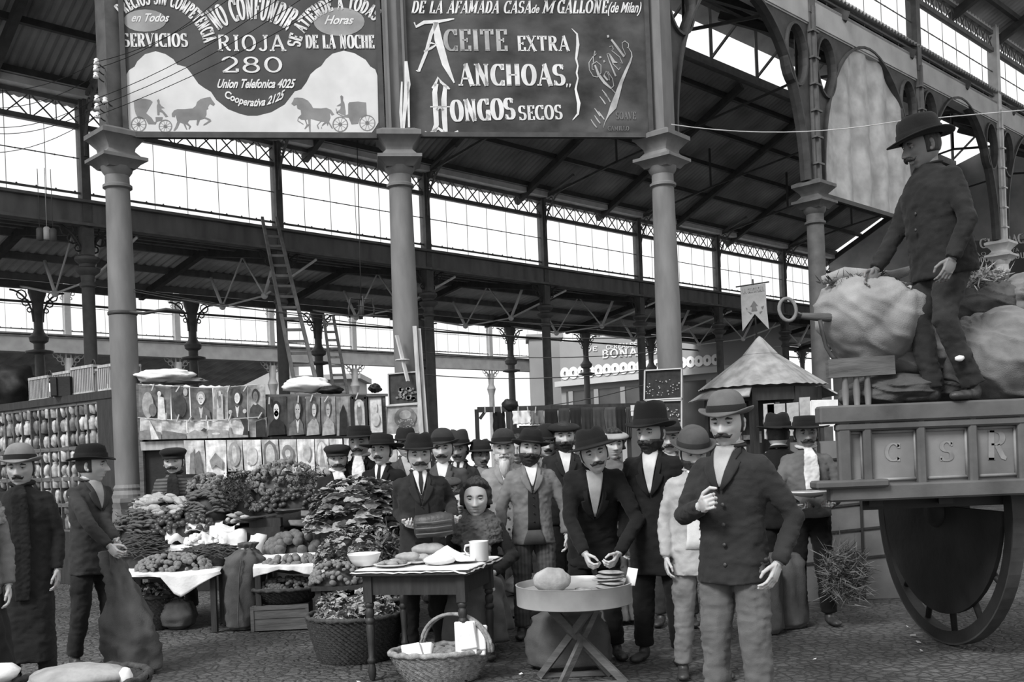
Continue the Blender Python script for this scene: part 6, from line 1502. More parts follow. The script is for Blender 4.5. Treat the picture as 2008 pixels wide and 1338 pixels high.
# ---------------- balance scale
o = empty('balance_scale', at(510, 1062, 9.72), 0, 'dark balance scale with two shallow pans on the stall', 'scale')
b = MB(); b.box((0, .06, .045), (.46, .22, .09)); b.box((0, .06, .11), (.40, .16, .05)); b.box((.05, .06, .17), (.3, .1, .09)); b.build('base', M_wood_d, o)
b = MB(); b.bar((-.17, .04, .21), (.30, .04, .27), .03, .02); b.build('beam', M_iron_d, o)
for x, z in ((-.10, .225), (.285, .285)):
    b = MB(); b.lathe((x, .02, z), [(.01, -.03), (.08, -.02), (.15, .004), (.155, .010), (.14, .006), (.01, -.012)], n=28); b.build('pan', mat('tarnished_brass', .16, .35, .2, 6, .1, metal=.6), o, smooth=True)
# ---------------- woven baskets
def basket(loc, rt, rb, h, label, m, ell=1.0, rows=16, stakes=34, rz=0, handle=False, rim=.018, fill=None, name='wicker_basket', tilt=0.0):
    o = empty(name, loc, rz, label, 'basket'); b = MB(); vs = []; n = stakes*2; R = rows*2
    for j in range(R+1):
        f = j/R; r0 = rb+(rt-rb)*f**.85
        for k in range(n):
            t = 2*PI*k/n; ph = (j//2) % 2; a = .015*rt/.25*(1 if (k//1+ph) % 2 else -1)*(1 if j % 2 else .2)
            vs.append(((r0+a)*math.cos(t), (r0+a)*math.sin(t)*ell, h*f+tilt*math.cos(t)*f))
    fs = [(j*n+k, j*n+(k+1) % n, (j+1)*n+(k+1) % n, (j+1)*n+k) for j in range(R) for k in range(n)]
    b.add(vs, fs); b.add([(p[0]*.93, p[1]*.93, p[2]) for p in vs], [tuple(reversed(q)) for q in fs])
    b.lathe((0, 0, .004), [(rb*.98, 0), (rb*.98, .008)], n=24, ell=(1, ell)); b.build('woven_body', m, o, smooth=True)
    b = MB(); pts = [((rt)*math.cos(2*PI*k/72), rt*math.sin(2*PI*k/72)*ell, h+.004+tilt*math.cos(2*PI*k/72)+.004*math.sin(k*1.6)) for k in range(73)]
    b.tube(pts, [rim+.003*math.sin(k*1.9) for k in range(73)], 7, caps=False); b.build('rim', m, o, smooth=True)
    if handle:
        b = MB()
        for dd in (-.008, .008): b.tube([(.10+dd+.22*math.cos(PI*k/20), -rt*ell*.75*math.cos(PI*k/20), h+.24*math.sin(PI*k/20)) for k in range(21)], .013, 6)
        b.build('handle', m, o, smooth=True)
    return o
M_wick = mat('brown_wicker', .05, .8, .45, 30, .5); M_wick_l = mat('pale_wicker', .26, .8, .4, 30, .5)
def gp(px, py): 
    a, b_ = ab(px, py); Y = -EYE/b_; return Vector((a*Y, Y, 0))
# left basket of greens
p = gp(286, 1238); basket((p.x, p.y+.2, 0), .25, .19, .30, 'dark wicker basket of greens on the ground below the potatoes', M_wick)
heap(K_sml, 290, 1192, 52, 40, p.y+.02, 120, .2, 'leafy sprig in the basket below the potatoes', 'leafy_sprig', 'sprigs in the left basket', 21, 1.1, under=MV['leafd'])
# chestnut tray on the crate
p = gp(548, 1236); cy = p.y
o = empty('wooden_crate', (p.x, cy+.16, 0), .05, 'plain wooden crate under the shallow basket of chestnuts', 'crate'); b = MB()
zt = at(548, 1188, cy).z
b.box((0, 0, zt/2), (.50, .32, zt)); b.build('box_body', M_wood, o); b = MB()
for x in (-.245, .245): b.box((x, -.162, zt/2), (.03, .012, zt))
b.box((0, -.162, zt-.02), (.5, .01, .03)); b.box((0, -.164, zt/2), (.48, .004, .004)); b.build('cleat', M_wood, o)
basket((p.x+.03, cy+.2, zt+.005), .33, .20, .13, 'shallow wicker basket of chestnuts standing on the crate', M_wick, rows=7, ell=.8)
heap(K_nut, 556, 1163, 58, 22, cy-.02, 120, .18, 'round brown chestnut in the shallow basket on the crate', 'chestnut', 'chestnuts in the shallow basket', 22, 1.5, under=S_)
# big basket beside the table
p = gp(668, 1308); basket((p.x+.07, p.y+.32, 0), .36, .27, .33, 'large dark wicker basket of root sprigs left of the food table', M_wick, rows=18, stakes=44)
heap(K_sml, 690, 1228, 78, 38, p.y+.02, 170, .3, 'pale curled sprig in the large basket beside the food table', 'root_sprig', 'sprigs in the large basket', 23, 1.0, under=MV['leafd'])
basket((p.x+.16, p.y+.95, .1), .34, .28, .27, 'second dark basket of sprigs behind the large wicker basket', M_wick, rows=14, stakes=40)
heap(K_sml, 700, 1196, 85, 26, p.y+.62, 110, .3, 'pale sprig in the second basket behind the large one', 'pale_sprig', 'sprigs in the second basket', 24, 1.1, under=MV['leafd'])  # same small leaves as in the large basket
# ---------------- sacks
def sack(loc, prof, label, m, seed=1, ell=.75, rz=0, lean=(0, 0), tie=None, wr=.02, name='sack', top=None, n=44, cat='sack', fold=8):
    o = empty(name, loc, rz, label, cat); b = MB(); vs = []
    zz = []
    for (r0, z0), (r1, z1) in zip(prof, prof[1:]):
        for k in range(5): f = k/5; zz.append((r0+(r1-r0)*(f*f*(3-2*f)), z0+(z1-z0)*f))
    zz.append(prof[-1]); H = prof[-1][1]
    for r0, z in zz:
        for k in range(n):
            t = 2*PI*k/n; c, s_ = math.cos(t), math.sin(t); w = noise.noise(Vector((c*1.6+seed, s_*1.6, z*3.2))); w2 = noise.noise(Vector((c*3+seed, s_*3, z*24)))
            k2 = max(0, 1-abs(z-H)/(.45*H)); pl_ = wr*.7*math.sin(t*fold+seed)*k2
            rr = r0+wr*1.8*w+wr*1.1*w2+pl_*(1 if r0 > .03 else 0)
            f = z/H; vs.append((rr*c+lean[0]*f*f, rr*s_*ell+lean[1]*f*f, z))
    R = len(zz); b.add(vs, [(j*n+k, j*n+(k+1) % n, (j+1)*n+(k+1) % n, (j+1)*n+k) for j in range(R-1) for k in range(n)]+[tuple(range(n-1, -1, -1)), tuple((R-1)*n+k for k in range(n))])
    b.build('sack_body', m, o, smooth=True)
    if tie:
        b = MB(); tz = tie; f = tz/H; rr = min(q[0] for q in zz if abs(q[1]-tz) < .06)+.008
        b.tube([(rr*math.cos(2*PI*k/16)+lean[0]*f*f, rr*math.sin(2*PI*k/16)*ell+lean[1]*f*f, tz) for k in range(17)], .008, 6, caps=False); b.build('tie_cord', M_wood_l, o, smooth=True)
    return o
p = gp(466, 1238); so_ = sack((p.x, p.y+.12, 0), [(.12, 0), (.16, .04), (.17, .2), (.19, .5), (.18, .63), (.10, .70), (.055, .73), (.08, .78), (.04, .79)], 'tall full sack with a sewn seam standing against the stall', M_jute_d, 3, .8, lean=(.10, 0), tie=.73, wr=.022)
b = MB(); b.tube([(.02+.05*(k/10)**2, -.16-.012*math.sin(k), .04+.062*k) for k in range(11)], .006, 5); b.build('seam', M_jute_d, so_)
p = gp(345, 1236); sack((p.x, p.y+.1, 0), [(.08, 0), (.14, .04), (.17, .13), (.13, .23), (.05, .27), (.02, .275)], 'small round dark sack under the table beside the left basket', M_jute_d, 5, .9, wr=.012)
p = gp(250, 1330); sack((p.x-.02, p.y+.18, 0), [(.12, 0), (.20, .04), (.21, .2), (.20, .36), (.13, .6), (.08, .75), (.04, .86), (.03, .9)], 'large limp sack hanging from the hands of the young man', M_jute_d, 8, .7, lean=(-.17, .08), wr=.034, fold=5)
for k, (x, y, r0, h_, lb, m, sd) in enumerate([(1045, 1212, .30, .20, 'lower flat dark sack stacked behind the round tray', M_jute_d, 11), (1120, 1318, .30, .42, 'round bulging sack under the folding tray stand', M_jute_d, 12), (1545, 1235, .20, .62, 'upright dark sack right of the tall man in the pale hat', M_jute_d, 13), (1506, 1245, .15, .58, 'narrow upright sack directly behind the legs of the man in the pale hat', M_jute_d, 14), (1690, 1160, .42, .42, 'large dark sack lying beneath the wagon beside the straw', M_jute_d, 15)]):
    p = gp(x, y); sack((p.x, p.y+r0*.6, 0), [(r0*.75, 0), (r0, h_*.1), (r0*1.02, h_*.5), (r0*.8, h_*.85), (r0*.3, h_), (.01, h_*1.01)] if k not in (2, 3) else [(r0*.8, 0), (r0, .05), (r0*.98, h_*.8), (r0*.7, h_*.96), (.02, h_)], lb, m, sd, .75, wr=.02)
p = gp(1045, 1212); sack((p.x+.03, p.y+.2, .205), [(.22, 0), (.29, .03), (.28, .1), (.2, .16), (.02, .17)], 'upper flat grey sack lying on the lower dark sack behind the tray', M_jute, 16, .75, wr=.015)
p = gp(1100, 1200); sack((p.x, p.y+.35, 0), [(.22, 0), (.26, .2), (.25, .5), (.16, .72), (.03, .8)], 'big rounded sack standing behind the flat cakes', M_jute, 17, .8, wr=.03)
# ================================================================ food table
TB = [(-1.05, 6.93), (-.387, 6.76), (-.165, 7.40), (-.83, 7.57)]
tc_ = Vector((sum(p[0] for p in TB)/4, sum(p[1] for p in TB)/4, 0)); trz = math.atan2(TB[1][1]-TB[0][1], TB[1][0]-TB[0][0])
o = empty('food_table', tc_, trz, 'dark wooden table with turned legs, laden with bowl, bread and papers', 'table')
W_, D_ = .69, .68; b = MB(); b.box((0, 0, .735), (W_+.14, D_+.14, .03)); b.box((0, 0, .715), (W_+.10, D_+.10, .012)); auto_smooth(b.build('table_top', M_wood_d, o))
b = MB()
for s_ in (-1, 1): b.box((0, s_*(D_/2-.01), .645), (W_-.05, .025, .13)); b.box((s_*(W_/2-.01), 0, .645), (.025, D_-.05, .13))
b.build('apron', M_wood_d, o)
for sx_ in (-1, 1):
    for sy_ in (-1, 1):
        b = MB(); c = (sx_*(W_/2-.015), sy_*(D_/2-.015), 0)
        b.box((c[0], c[1], .63), (.062, .062, .2)); b.lathe(c, [(.016, 0), (.026, .03), (.028, .07), (.020, .11), (.030, .125), (.030, .14), (.020, .155), (.024, .25), (.030, .36), (.024, .38), (.034, .395), (.034, .41), (.024, .425), (.031, .45), (.031, .475), (.022, .49), (.032, .505), (.032, .52), (.026, .53)], n=14); auto_smooth(b.build('leg', M_wood_d, o), 40)
ZT = .751
def ont(px, Y): return Vector((gx(px, Y, ZT), Y, ZT))
# paper cloth over the table
b = MB(); R_ = Matrix.Rotation(trz, 3, 'Z'); vs = []; n_ = 22
for j in range(n_+1):
    for i in range(n_+1):
        x, y = (i/n_-.5)*(W_+.16), (j/n_-.5)*(D_+.16); e = max(abs(x)/(W_/2+.07), abs(y)/(D_/2+.07)); z = .004+.010*abs(noise.noise(Vector((x*9, y*9, 2))))
        if e > .97: z -= .02+.02*noise.noise(Vector((x*12, y*12, 5)))
        vs.append((x, y, z))
b.add(vs, [(j*(n_+1)+i, j*(n_+1)+i+1, (j+1)*(n_+1)+i+1, (j+1)*(n_+1)+i) for j in range(n_) for i in range(n_)])
o = b.build('table_paper', M_paper, smooth=True); o.location = tc_+Vector((0, 0, ZT+.001)); o.rotation_euler = (0, 0, trz); o.modifiers.new('t', 'SOLIDIFY').thickness = .002
tag(o, 'white paper spread over the top of the food table', 'paper')
M_enam = mat('white_enamel', .7, .25, .06, 6, 0, spec=.5)
ZP = ZT+.012
def item(name, b, m, loc, label, cat, rz=0, group=None, rot=None):
    o = b.build(name, m, smooth=True); o.location = loc; o.rotation_euler = rot or (0, 0, rz); return tag(o, label, cat, group)
def T_(px, Y): return Vector((gx(px, Y, ZP), Y, ZP))
b = MB(); b.lathe((0, 0, 0), [(.05, 0), (.075, .005), (.10, .045), (.112, .085), (.118, .088), (.114, .078), (.095, .04), (.07, .012), (.01, .010)], n=32); item('enamel_bowl', b, M_enam, T_(715, 7.08), 'white flared bowl at the left end of the food table', 'bowl')
pb = MB(); pb.lathe((0, 0, 0), [(.06, 0), (.09, .004), (.13, .016), (.132, .020), (.09, .010), (.01, .007)], n=32); item('plate', pb, M_enam, T_(770, 6.98), 'white plate of fried food beside the bowl', 'plate')
pb = MB(); pb.lathe((0, 0, 0), [(.05, 0), (.08, .004), (.11, .016), (.112, .020), (.08, .010), (.01, .007)], n=32); item('plate', pb, M_enam, T_(815, 7.12), 'smaller white plate behind the fried food', 'plate')
M_bread = mat('bread_crust', .32, .7, .3, 10, .4); M_food = mat('fried_food', .22, .6, .6, 18, .6)
for k, (x, Y, r, tn) in enumerate([(758, 6.98, .03, M_food), (775, 7.0, .034, M_bread), (790, 6.96, .03, M_food), (770, 6.92, .026, M_bread), (748, 6.95, .024, M_bread)]):
    b = MB(); b.ball((0, 0, r*.55), (r*1.5, r, r*.6), 14, 10, lambda d, k=k: .2*noise.noise(d*2+Vector((k, 0, 0)))); item('fritter', b, tn, T_(x, Y)+Vector((0, 0, .010)), 'small fritter on the front plate of the food table', 'fritter', k, 'fritters on the plate')
for k, (x, Y, r, rz, dz, lb) in enumerate([(800, 7.1, .06, .2, .02, 'lower bread roll on the small plate'), (824, 7.22, .055, -.3, 0, 'bread roll leaning against the crumpled paper'), (842, 7.3, .085, .1, .035, 'largest round loaf, topmost in the middle of the food table'), (850, 7.12, .055, .5, 0, 'pale bread roll in front of the round loaf')]):
    b = MB(); b.ball((0, 0, r*.5), (r*1.45, r*.8, r*.55), 20, 12, lambda d: .10*noise.noise(d*1.8)-.10*ngauss(d.x, .12)*max(0, d.z)); item('bread_loaf', b, M_bread, T_(x, Y)+Vector((0, 0, dz)), lb, 'bread', rz)
b = MB(); vs = []
for j in range(15):
    for i in range(15):
        u, v = i/14-.5, j/14-.5; vs.append((u*.34, v*.26, .005+.10*max(0, 1-abs(u*1.9+.15)-abs(v)*1.2)+.018*noise.noise(Vector((u*9, v*9, 1)))))
b.add(vs, [(j*15+i, j*15+i+1, (j+1)*15+i+1, (j+1)*15+i) for j in range(14) for i in range(14)]); item('wrapping_paper', b, M_paper, T_(885, 7.1)+Vector((0, 0, .012)), 'peaked crumpled white paper between the loaf and the mug', 'paper').modifiers.new('t', 'SOLIDIFY').thickness = .003
b = MB(); b.ball((0, 0, .03), (.11, .07, .035), 18, 10, lambda d: .1*noise.noise(d*3)); item('paper_parcel', b, M_paper, T_(862, 6.98), 'soft white paper parcel at the front edge of the food table', 'parcel')
b = MB(); b.lathe((0, 0, 0), [(.062, 0), (.066, .004), (.066, .13), (.070, .136), (.064, .138), (.060, .13), (.060, .012), (.01, .010)], n=32)
mo = item('enamel_mug', b, M_enam, T_(940, 7.12), 'tall white enamel mug with a handle at the right of the food table', 'mug'); mo.rotation_euler = (0, 0, 2.9)
b = MB(); b.tube([(.064, 0, .11), (.095, 0, .105), (.105, 0, .075), (.09, 0, .045), (.064, 0, .035)], [(.006, .009)]*5, 8); b.build('handle', M_enam, mo, smooth=True)
b = MB(); b.lathe((0, 0, 0), [(.03, 0), (.045, .004), (.055, .045), (.058, .05), (.05, .045), (.01, .01)], n=24); item('cup', b, M_enam, T_(905, 7.2), 'small white cup hidden between the paper and the mug', 'cup')
# handled basket under the table
p = gp(868, 1352); hb = basket((p.x-.02, p.y+.26, 0), .34, .22, .20, 'pale handled wicker basket of papers under the food table', M_wick_l, ell=.62, rows=10, stakes=30, rz=.12, handle=True, rim=.02)
for k, (x, y, Y, w_, h_, rx_, rz, lb) in enumerate([(808, 1282, 6.75, .13, .13, .9, .3, 'folded white paper at the left inside of the handled basket'), (832, 1278, 6.8, .12, .11, 1.0, -.3, 'second folded paper left of the basket handle'), (913, 1252, 6.72, .14, .22, 1.25, .1, 'large white paper parcel standing in the basket right of its handle'), (938, 1256, 6.76, .11, .2, 1.2, -.25, 'smaller white paper at the right end of the handled basket')]):
    b = MB(); b.box((0, 0, 0), (w_, h_, .03)); b.box((.01, .01, .022), (w_*.8, h_*.8, .012), rz=.1)
    bm_ = b.build('paper_parcel', M_paper); bm_.location = at(x, y, Y); bm_.rotation_euler = (rx_, 0, rz); bv = bm_.modifiers.new('b', 'BEVEL'); bv.width = .008; tag(bm_, lb, 'paper')
# leather bag held by the stout man
b = MB(); prof = [(-.145, .045, .055), (-.13, .062, .078), (-.05, .070, .088), (.05, .070, .088), (.13, .062, .078), (.145, .045, .055)]
n_ = 20; vs = []
for x, ry_, rz_ in prof:
    for k in range(n_): t = 2*PI*k/n_; vs.append((x, ry_*math.copysign(abs(math.cos(t))**.7, math.cos(t)), rz_*math.copysign(abs(math.sin(t))**.7, math.sin(t))*(1+.06*math.sin(x*40))))
b.add(vs, [(i*n_+k, i*n_+(k+1) % n_, (i+1)*n_+(k+1) % n_, (i+1)*n_+k) for i in range(5) for k in range(n_)]+[tuple(range(n_-1, -1, -1)), tuple(5*n_+k for k in range(n_))])
bg_ = b.build('leather_bag', M_leather, smooth=True); bg_.location = at(852, 1030, 7.30); bg_.rotation_euler = (0, -.06, 0); tag(bg_, 'dark ribbed leather bag held in front of the stout man', 'bag')
b = MB()
for z in (-.05, -.01, .03): b.tube([(-.13, -.085+abs(z)*.25, z), (0, -.095+abs(z)*.25, z-.004), (.13, -.085+abs(z)*.25, z)], .005, 5)
b.build('strap', mat('bag_strap', .12, .6, .3, 10, .2), bg_, smooth=True)
# ================================================================ folding tray stand
to = at(1125, 1146, 6.62); TZ = to.z; o = empty('tray_stand', (to.x, 6.62, 0), 0, 'round pale metal tray on crossed folding wooden legs', 'tray stand')
M_tray = mat('pale_tinned_metal', .36, .4, .2, 5, .1, metal=.3)
b = MB(); b.lathe((0, 0, TZ), [(.365, -.125), (.374, -.12), (.376, .0), (.380, .008), (.372, .010), (.366, .0), (.362, -.035), (.01, -.037)], n=56); auto_smooth(b.build('tray', M_tray, o), 40)
b = MB()
for (x0, y0, x1, y1) in ((-.22, .12, .30, -.14), (.20, .14, -.12, -.16), (-.20, -.12, .22, .14), (.14, -.12, -.24, .16)): b.bar((x0, y0, TZ-.09), (x1*1.0, y1, .012), .028, .045)
b.build('crossed_legs', M_wood, o)
b = MB(); b.bar((-.16, -.16, .02), (.30, -.16, .02), .03, .03); b.bar((-.24, .16, .02), (.24, .15, .02), .03, .03); b.bar((-.22, .13, TZ-.10), (.2, .13, TZ-.10), .03, .03); b.bar((-.2, -.12, TZ-.10), (.2, -.12, TZ-.10), .03, .03); b.build('crossbar', M_wood, o)
def onr(px, Y, dz=0): z = TZ-.035+dz; return Vector((gx(px, Y, z), Y, z))
cm_ = mat('griddle_cake', .26, .7, .5, 14, .5)
for k in range(6):
    b = MB(); b.ball((0, 0, 0), (.112-.004*k, .085, .012), 26, 8, lambda d, k=k: .12*noise.noise(d*2+Vector((k*3, 0, 0)))); item('flat_cake', b, cm_, onr(1192+(k % 3)*3, 6.5, .012+.021*k), 'flat baked cake in the stack at the right of the round tray', 'flat cake', k*.7, 'stacked flat cakes', (.04*math.sin(k), .05*math.cos(k*2), k*.9))
b = MB(); b.ball((0, 0, .075), (.12, .08, .082), 22, 14, lambda d: .12*noise.noise(d*2.2)); item('bread_block', b, M_bread, onr(1083, 6.5, .005), 'large pale wrapped loaf at the left of the round tray', 'bread')
for k, (x, dz) in enumerate([(1075, .002), (1095, .004), (1088, .014)]):
    b = MB(); b.ball((0, 0, 0), (.10, .07, .008), 24, 8, lambda d, k=k: .15*noise.noise(d*2+Vector((k*5, 0, 0)))); item('flat_cake', b, cm_, onr(x, 6.46-.02*k, dz-.0), 'thin flat cake lying under the pale loaf on the tray', 'flat cake', k, 'cakes under the loaf')
b = MB(); vs = [(.0, 0, 0), (.07, -.03, .0), (.10, .02, .10), (.04, .04, .11), (.02, .05, .02)]; b.add(vs, [(0, 1, 2, 3, 4)]); i_ = item('paper_scrap', b, M_paper, onr(1222, 6.5, .03), 'white paper corner sticking up right of the stacked cakes', 'paper'); i_.modifiers.new('t', 'SOLIDIFY').thickness = .004
for k, x in enumerate((1120, 1135, 1150, 1142)):
    b = MB(); b.ball((0, 0, 0), (.05, .04, .010), 16, 8, lambda d, k=k: .2*noise.noise(d*2+Vector((k*5, 0, 0)))); item('flat_cake', b, cm_, onr(x, 6.42+.05*k, .010), 'small broken flat cake in the middle of the tray', 'flat cake', k, 'small cakes in the middle')
# ================================================================ loaded wagon
WY = 6.30
M_wag = mat('wagon_paint', .085, .6, .4, 3.5, .3, spec=.4); M_wag_d = mat('wagon_dark_paint', .02, .55, .4, 4, .3, spec=.4); M_wag_l = mat('wagon_panel_paint', .15, .6, .45, 2.5, .3, spec=.4)
x0 = at(1652, 880, WY).x; x1 = 4.6; zt = at(1800, 806, WY).z; zb = at(1800, 962, WY).z; zp = at(1800, 940, WY).z
o = empty('market_wagon', ((x0+x1)/2, WY+.9, 0), 0, 'heavy painted market wagon loaded with sacks at the right', 'wagon'); L_ = o.location.copy()
def rw(p): return Vector(p)-L_
b = MB(); b.box(rw(((x0+x1)/2, WY+.9, zb+.03)), (x1-x0, 1.75, .06)); b.build('floor_boards', M_wood_h, o)
b = MB(); b.box(rw(((x0+x1)/2, WY+.03, (zb+zt)/2)), (x1-x0, .03, zt-zb)); b.box(rw(((x0+x1)/2, WY+1.77, (zb+zt)/2)), (x1-x0, .03, zt-zb)); b.box(rw((x0+.02, WY+.9, (zb+zt)/2)), (.03, 1.7, zt-zb)); b.build('side_panel', M_wag_l, o)
b = MB(); xl = at(1603, 820, WY).x
b.box(rw(((xl+x1)/2, WY, zt-.005)), (x1-xl, .12, .11)); b.box(rw(((x0+x1)/2-.02, WY-.01, zt-.085)), (x1-x0+.05, .07, .05)); b.box(rw(((x0+x1)/2-.05, WY-.01, zb+.0)), (x1-x0+.1, .10, .10)); b.box(rw(((xl+x0)/2+.1, WY-.02, at(1640, 950, WY).z)), (x0-xl+.3, .16, .05))
for k, px in enumerate([1655, 1700, 1805, 1906, 2002]):
    X = gx(px, WY, 1.35); b.box(rw((X, WY-.01, (zb+zt)/2)), (.055 if k else .08, .06, zt-zb))
o2 = b.build('frame_rail', M_wag, o); o2.modifiers.new('b', 'BEVEL').width = .012
b = MB()
for (a_, c_) in ((1708, 1797), (1815, 1897), (1916, 1993), (1664, 1692)):
    xa_, xb_ = gx(a_, WY, 1.35), gx(c_, WY, 1.35); z0_, z1_ = zb+.075, zt-.12
    for (p_, q_) in (((xa_, z0_), (xb_, z0_)), ((xb_, z0_), (xb_, z1_)), ((xb_, z1_), (xa_, z1_)), ((xa_, z1_), (xa_, z0_))): b.tube([rw((p_[0], WY+.008, p_[1])), rw((q_[0], WY+.008, q_[1]))], .011, 6)
b.build('panel_moulding', mat('moulding_paint', .22, .6, .3, 5, .2), o, smooth=True)
wp = Plane((0, WY+.012), (1, WY+.012)); M_wl = mat('faded_wagon_letter', .22, .7, .3, 8, .1)
for s_, xa_, xb_, yb_, h_ in (('R', 1935, 1975, 902, 58), ('S', 1842, 1870, 905, 40), ('C', 1735, 1765, 905, 36)):
    l_ = serif_text(wp, s_, xa_, xb_, yb_, h_, .002, M_wl, o, thick=.2, name='painted_letter'); l_.data.transform(Matrix.Translation(-L_)) if False else None; l_.data.transform(Matrix.Translation(-L_))
b = MB()
for px in (1665, 1795, 1990): X = gx(px, WY+.5, 1.1); b.bar(rw((X, WY+.15, zb-.05)), rw((X, WY+1.65, zb-.05)), .09, .1)
b.bar(rw((x0+.1, WY+.35, zb-.07)), rw((x1, WY+.35, zb-.07)), .09, .12); b.bar(rw((x0+.1, WY+1.4, zb-.07)), rw((x1, WY+1.4, zb-.07)), .09, .12); b.build('chassis', M_wag_d, o)
def cart_wheel(c, r, ang, nm='wheel', solid=False, w_=.085):
    R = Matrix.Rotation(ang, 3, 'Z'); b = MB(); c = rw(c); wv = []
    for rr, off in ((r, -w_/2), (r, w_/2), (r-.085, w_/2), (r-.085, -w_/2)):
        for k in range(64): t = 2*PI*k/64; wv.append(c+R@Vector((rr*math.cos(t), off, rr*math.sin(t))))
    b.add(wv, [(a*64+k, a*64+(k+1) % 64, ((a+1) % 4)*64+(k+1) % 64, ((a+1) % 4)*64+k) for a in range(4) for k in range(64)])
    wo = b.build(nm, M_wag_d, o, smooth=False)
    b = MB()
    for k in range(14): t = 2*PI*k/14+.1; b.tube([c+R@Vector((.12*math.cos(t), 0, .12*math.sin(t))), c+R@Vector(((r-.08)*math.cos(t), 0, (r-.08)*math.sin(t)))], [.034, .022], 7)
    hubp = [(.0, -.17), (.075, -.17), (.085, -.10), (.12, -.06), (.13, 0), (.12, .06), (.085, .1), (0, .1)]
    vs = [c+R@Vector((rr*math.cos(2*PI*k/20), z, rr*math.sin(2*PI*k/20))) for rr, z in hubp for k in range(20)]
    b.add(vs, [(i*20+k, i*20+(k+1) % 20, (i+1)*20+(k+1) % 20, (i+1)*20+k) for i in range(7) for k in range(20)]); b.build('spokes_and_hub', M_wag_d, wo, smooth=True)
    b = MB(); vs = []
    for rr, off in ((r+.012, -w_/2), (r+.012, w_/2), (r, w_/2), (r, -w_/2)):
        for k in range(64): t = 2*PI*k/64; vs.append(c+R@Vector((rr*math.cos(t), off, rr*math.sin(t))))
    b.add(vs, [(a*64+k, a*64+(k+1) % 64, ((a+1) % 4)*64+(k+1) % 64, ((a+1) % 4)*64+k) for a in range(4) for k in range(64)]); b.build('iron_tyre', M_iron_d, wo)
wc = gx(1848, 7.42, .95); cart_wheel((wc, 7.42, .962), .95, math.radians(95))
# dark half disc added so the wheel's inside looks filled
b = MB(); R = Matrix.Rotation(math.radians(95), 3, 'Z'); c = rw((wc-.05, 7.42, 1.0)); poly = [(.84*math.cos(a), .78*math.sin(a)) for a in [PI+PI*k/24 for k in range(25)]]; ux = R@Vector((1, 0, 0)); b.prism(poly, c, ux, ZV, .03); b.build('wheel_dark_fill', M_wag_d, o)
cart_wheel((4.5, WY+.95, .722), .70, 0, 'rear_wheel')
# seat rail, stanchions and bent iron at the front
b = MB(); sx0, sx1 = at(1622, 724, WY+.2), at(1752, 716, WY+.2); b.bar(rw(sx0), rw(sx1), .12, .06, up=(0, 1, 0)); b.build('seat_board', M_wood, o)
for px in (1650, 1672, 1694):
    b = MB(); pt = at(px, 727, WY+.2); pb_ = Vector((pt.x+.02, WY+.2, zt)); b.lathe(rw(pb_), [(.025, 0), (.03, .03), (.018, .06), (.024, (pt.z-zt)*.5), (.018, pt.z-zt-.05), (.026, pt.z-zt)], n=10); auto_smooth(b.build('stanchion', M_wag_l, o), 40)
b = MB(); b.tube([rw(at(x, y, WY+.25)) for x, y in ((1608, 628), (1612, 650), (1620, 680), (1632, 700), (1640, 706))], .014, 8); b.build('hand_iron', M_iron_d, o, smooth=True)
b = MB(); b.tube([rw(at(x, y, WY+.3)) for x, y in ((1572, 619), (1600, 622), (1650, 624))], [.018, .026, .03], 8); b.build('whip_socket', M_wood, o, smooth=True)
b = MB(); c = at(1545, 618, WY+.3); b.tube([c+Vector((.055*math.cos(2*PI*k/20), .02*math.sin(2*PI*k/20), .035+.075*math.sin(2*PI*k/20))) for k in range(21)], .012, 8, caps=False); b.tube([c+Vector((.03, 0, -.02)), at(1562, 612, WY+.3), at(1576, 619, WY+.3)], .008, 6)
tag(b.build('rope_ring', M_jute, smooth=True), 'coiled rope ring dangling from the tip of the wagon stick', 'rope')
# the wagon body is skewed: its far side stands farther along than the near side
for ch in [q for q in o.children_recursive if q.name.split('.')[0] in ('floor_boards', 'side_panel', 'chassis')]:
    for v_ in ch.data.vertices:
        yy = v_.co.y+L_.y-WY
        if yy > .06 and v_.co.x+L_.x < x1-.3: v_.co.x += .37*yy
# ---- sacks heaped on the wagon
def bundle(px, py, Y, hx, hz, hy, label, m, seed, amp=.10, taper=0, ftop=0, rz=0, name='sack', folds=0, tiepx=None, sq=1.0, tilt=0, ridge=0):
    s_ = F_PX/Y; c = at(px, py, Y); b = MB(); n, mm = 96, 64; tie = None
    if tiepx: t_ = at(tiepx[0], tiepx[1], Y-hy*.6)-c; tie = Vector((t_.x/(hx/s_), -.6, t_.z/(hz/s_))).normalized()
    def fn(d):
        q = .9*noise.noise(d*1.3+Vector((seed, 0, 0)))*amp+.45*amp*noise.noise(d*3.1+Vector((0, seed, 0)))
        if tie is not None:
            an = math.acos(max(-1, min(1, d.dot(tie)))); ax = tie.orthogonal().normalized(); ay = tie.cross(ax); th = math.atan2(d.dot(ay), d.dot(ax))
            q += .07*abs(math.sin(th*folds*.5+2*math.sin(th*2+seed)))*math.exp(-an*.9)*min(1, an*3)-.10*math.exp(-an*an*18)
        if taper: q += taper*d.z*(1-d.z*d.z)**.5
        if ftop and d.z > ftop: q -= (d.z-ftop)*.75
        if ridge: q += ridge*((1-abs(math.sin(7*(d.z-.55*(d.x-.25)**2)+seed+2.2*noise.noise(d*1.6+Vector((0, 0, seed))))))**3*.13*(.4+.6*(1+noise.noise(d*2.3))*.7)+.03*noise.noise(d*7))
        return q
    b.ball((0, 0, 0), (hx/s_, hy, hz/s_), n, mm, fn, Euler((0, tilt, 0)).to_matrix()); o = b.build(name, m, smooth=True); o.location = c; o.rotation_euler = (0, 0, rz)
    return tag(o, label, 'sack')
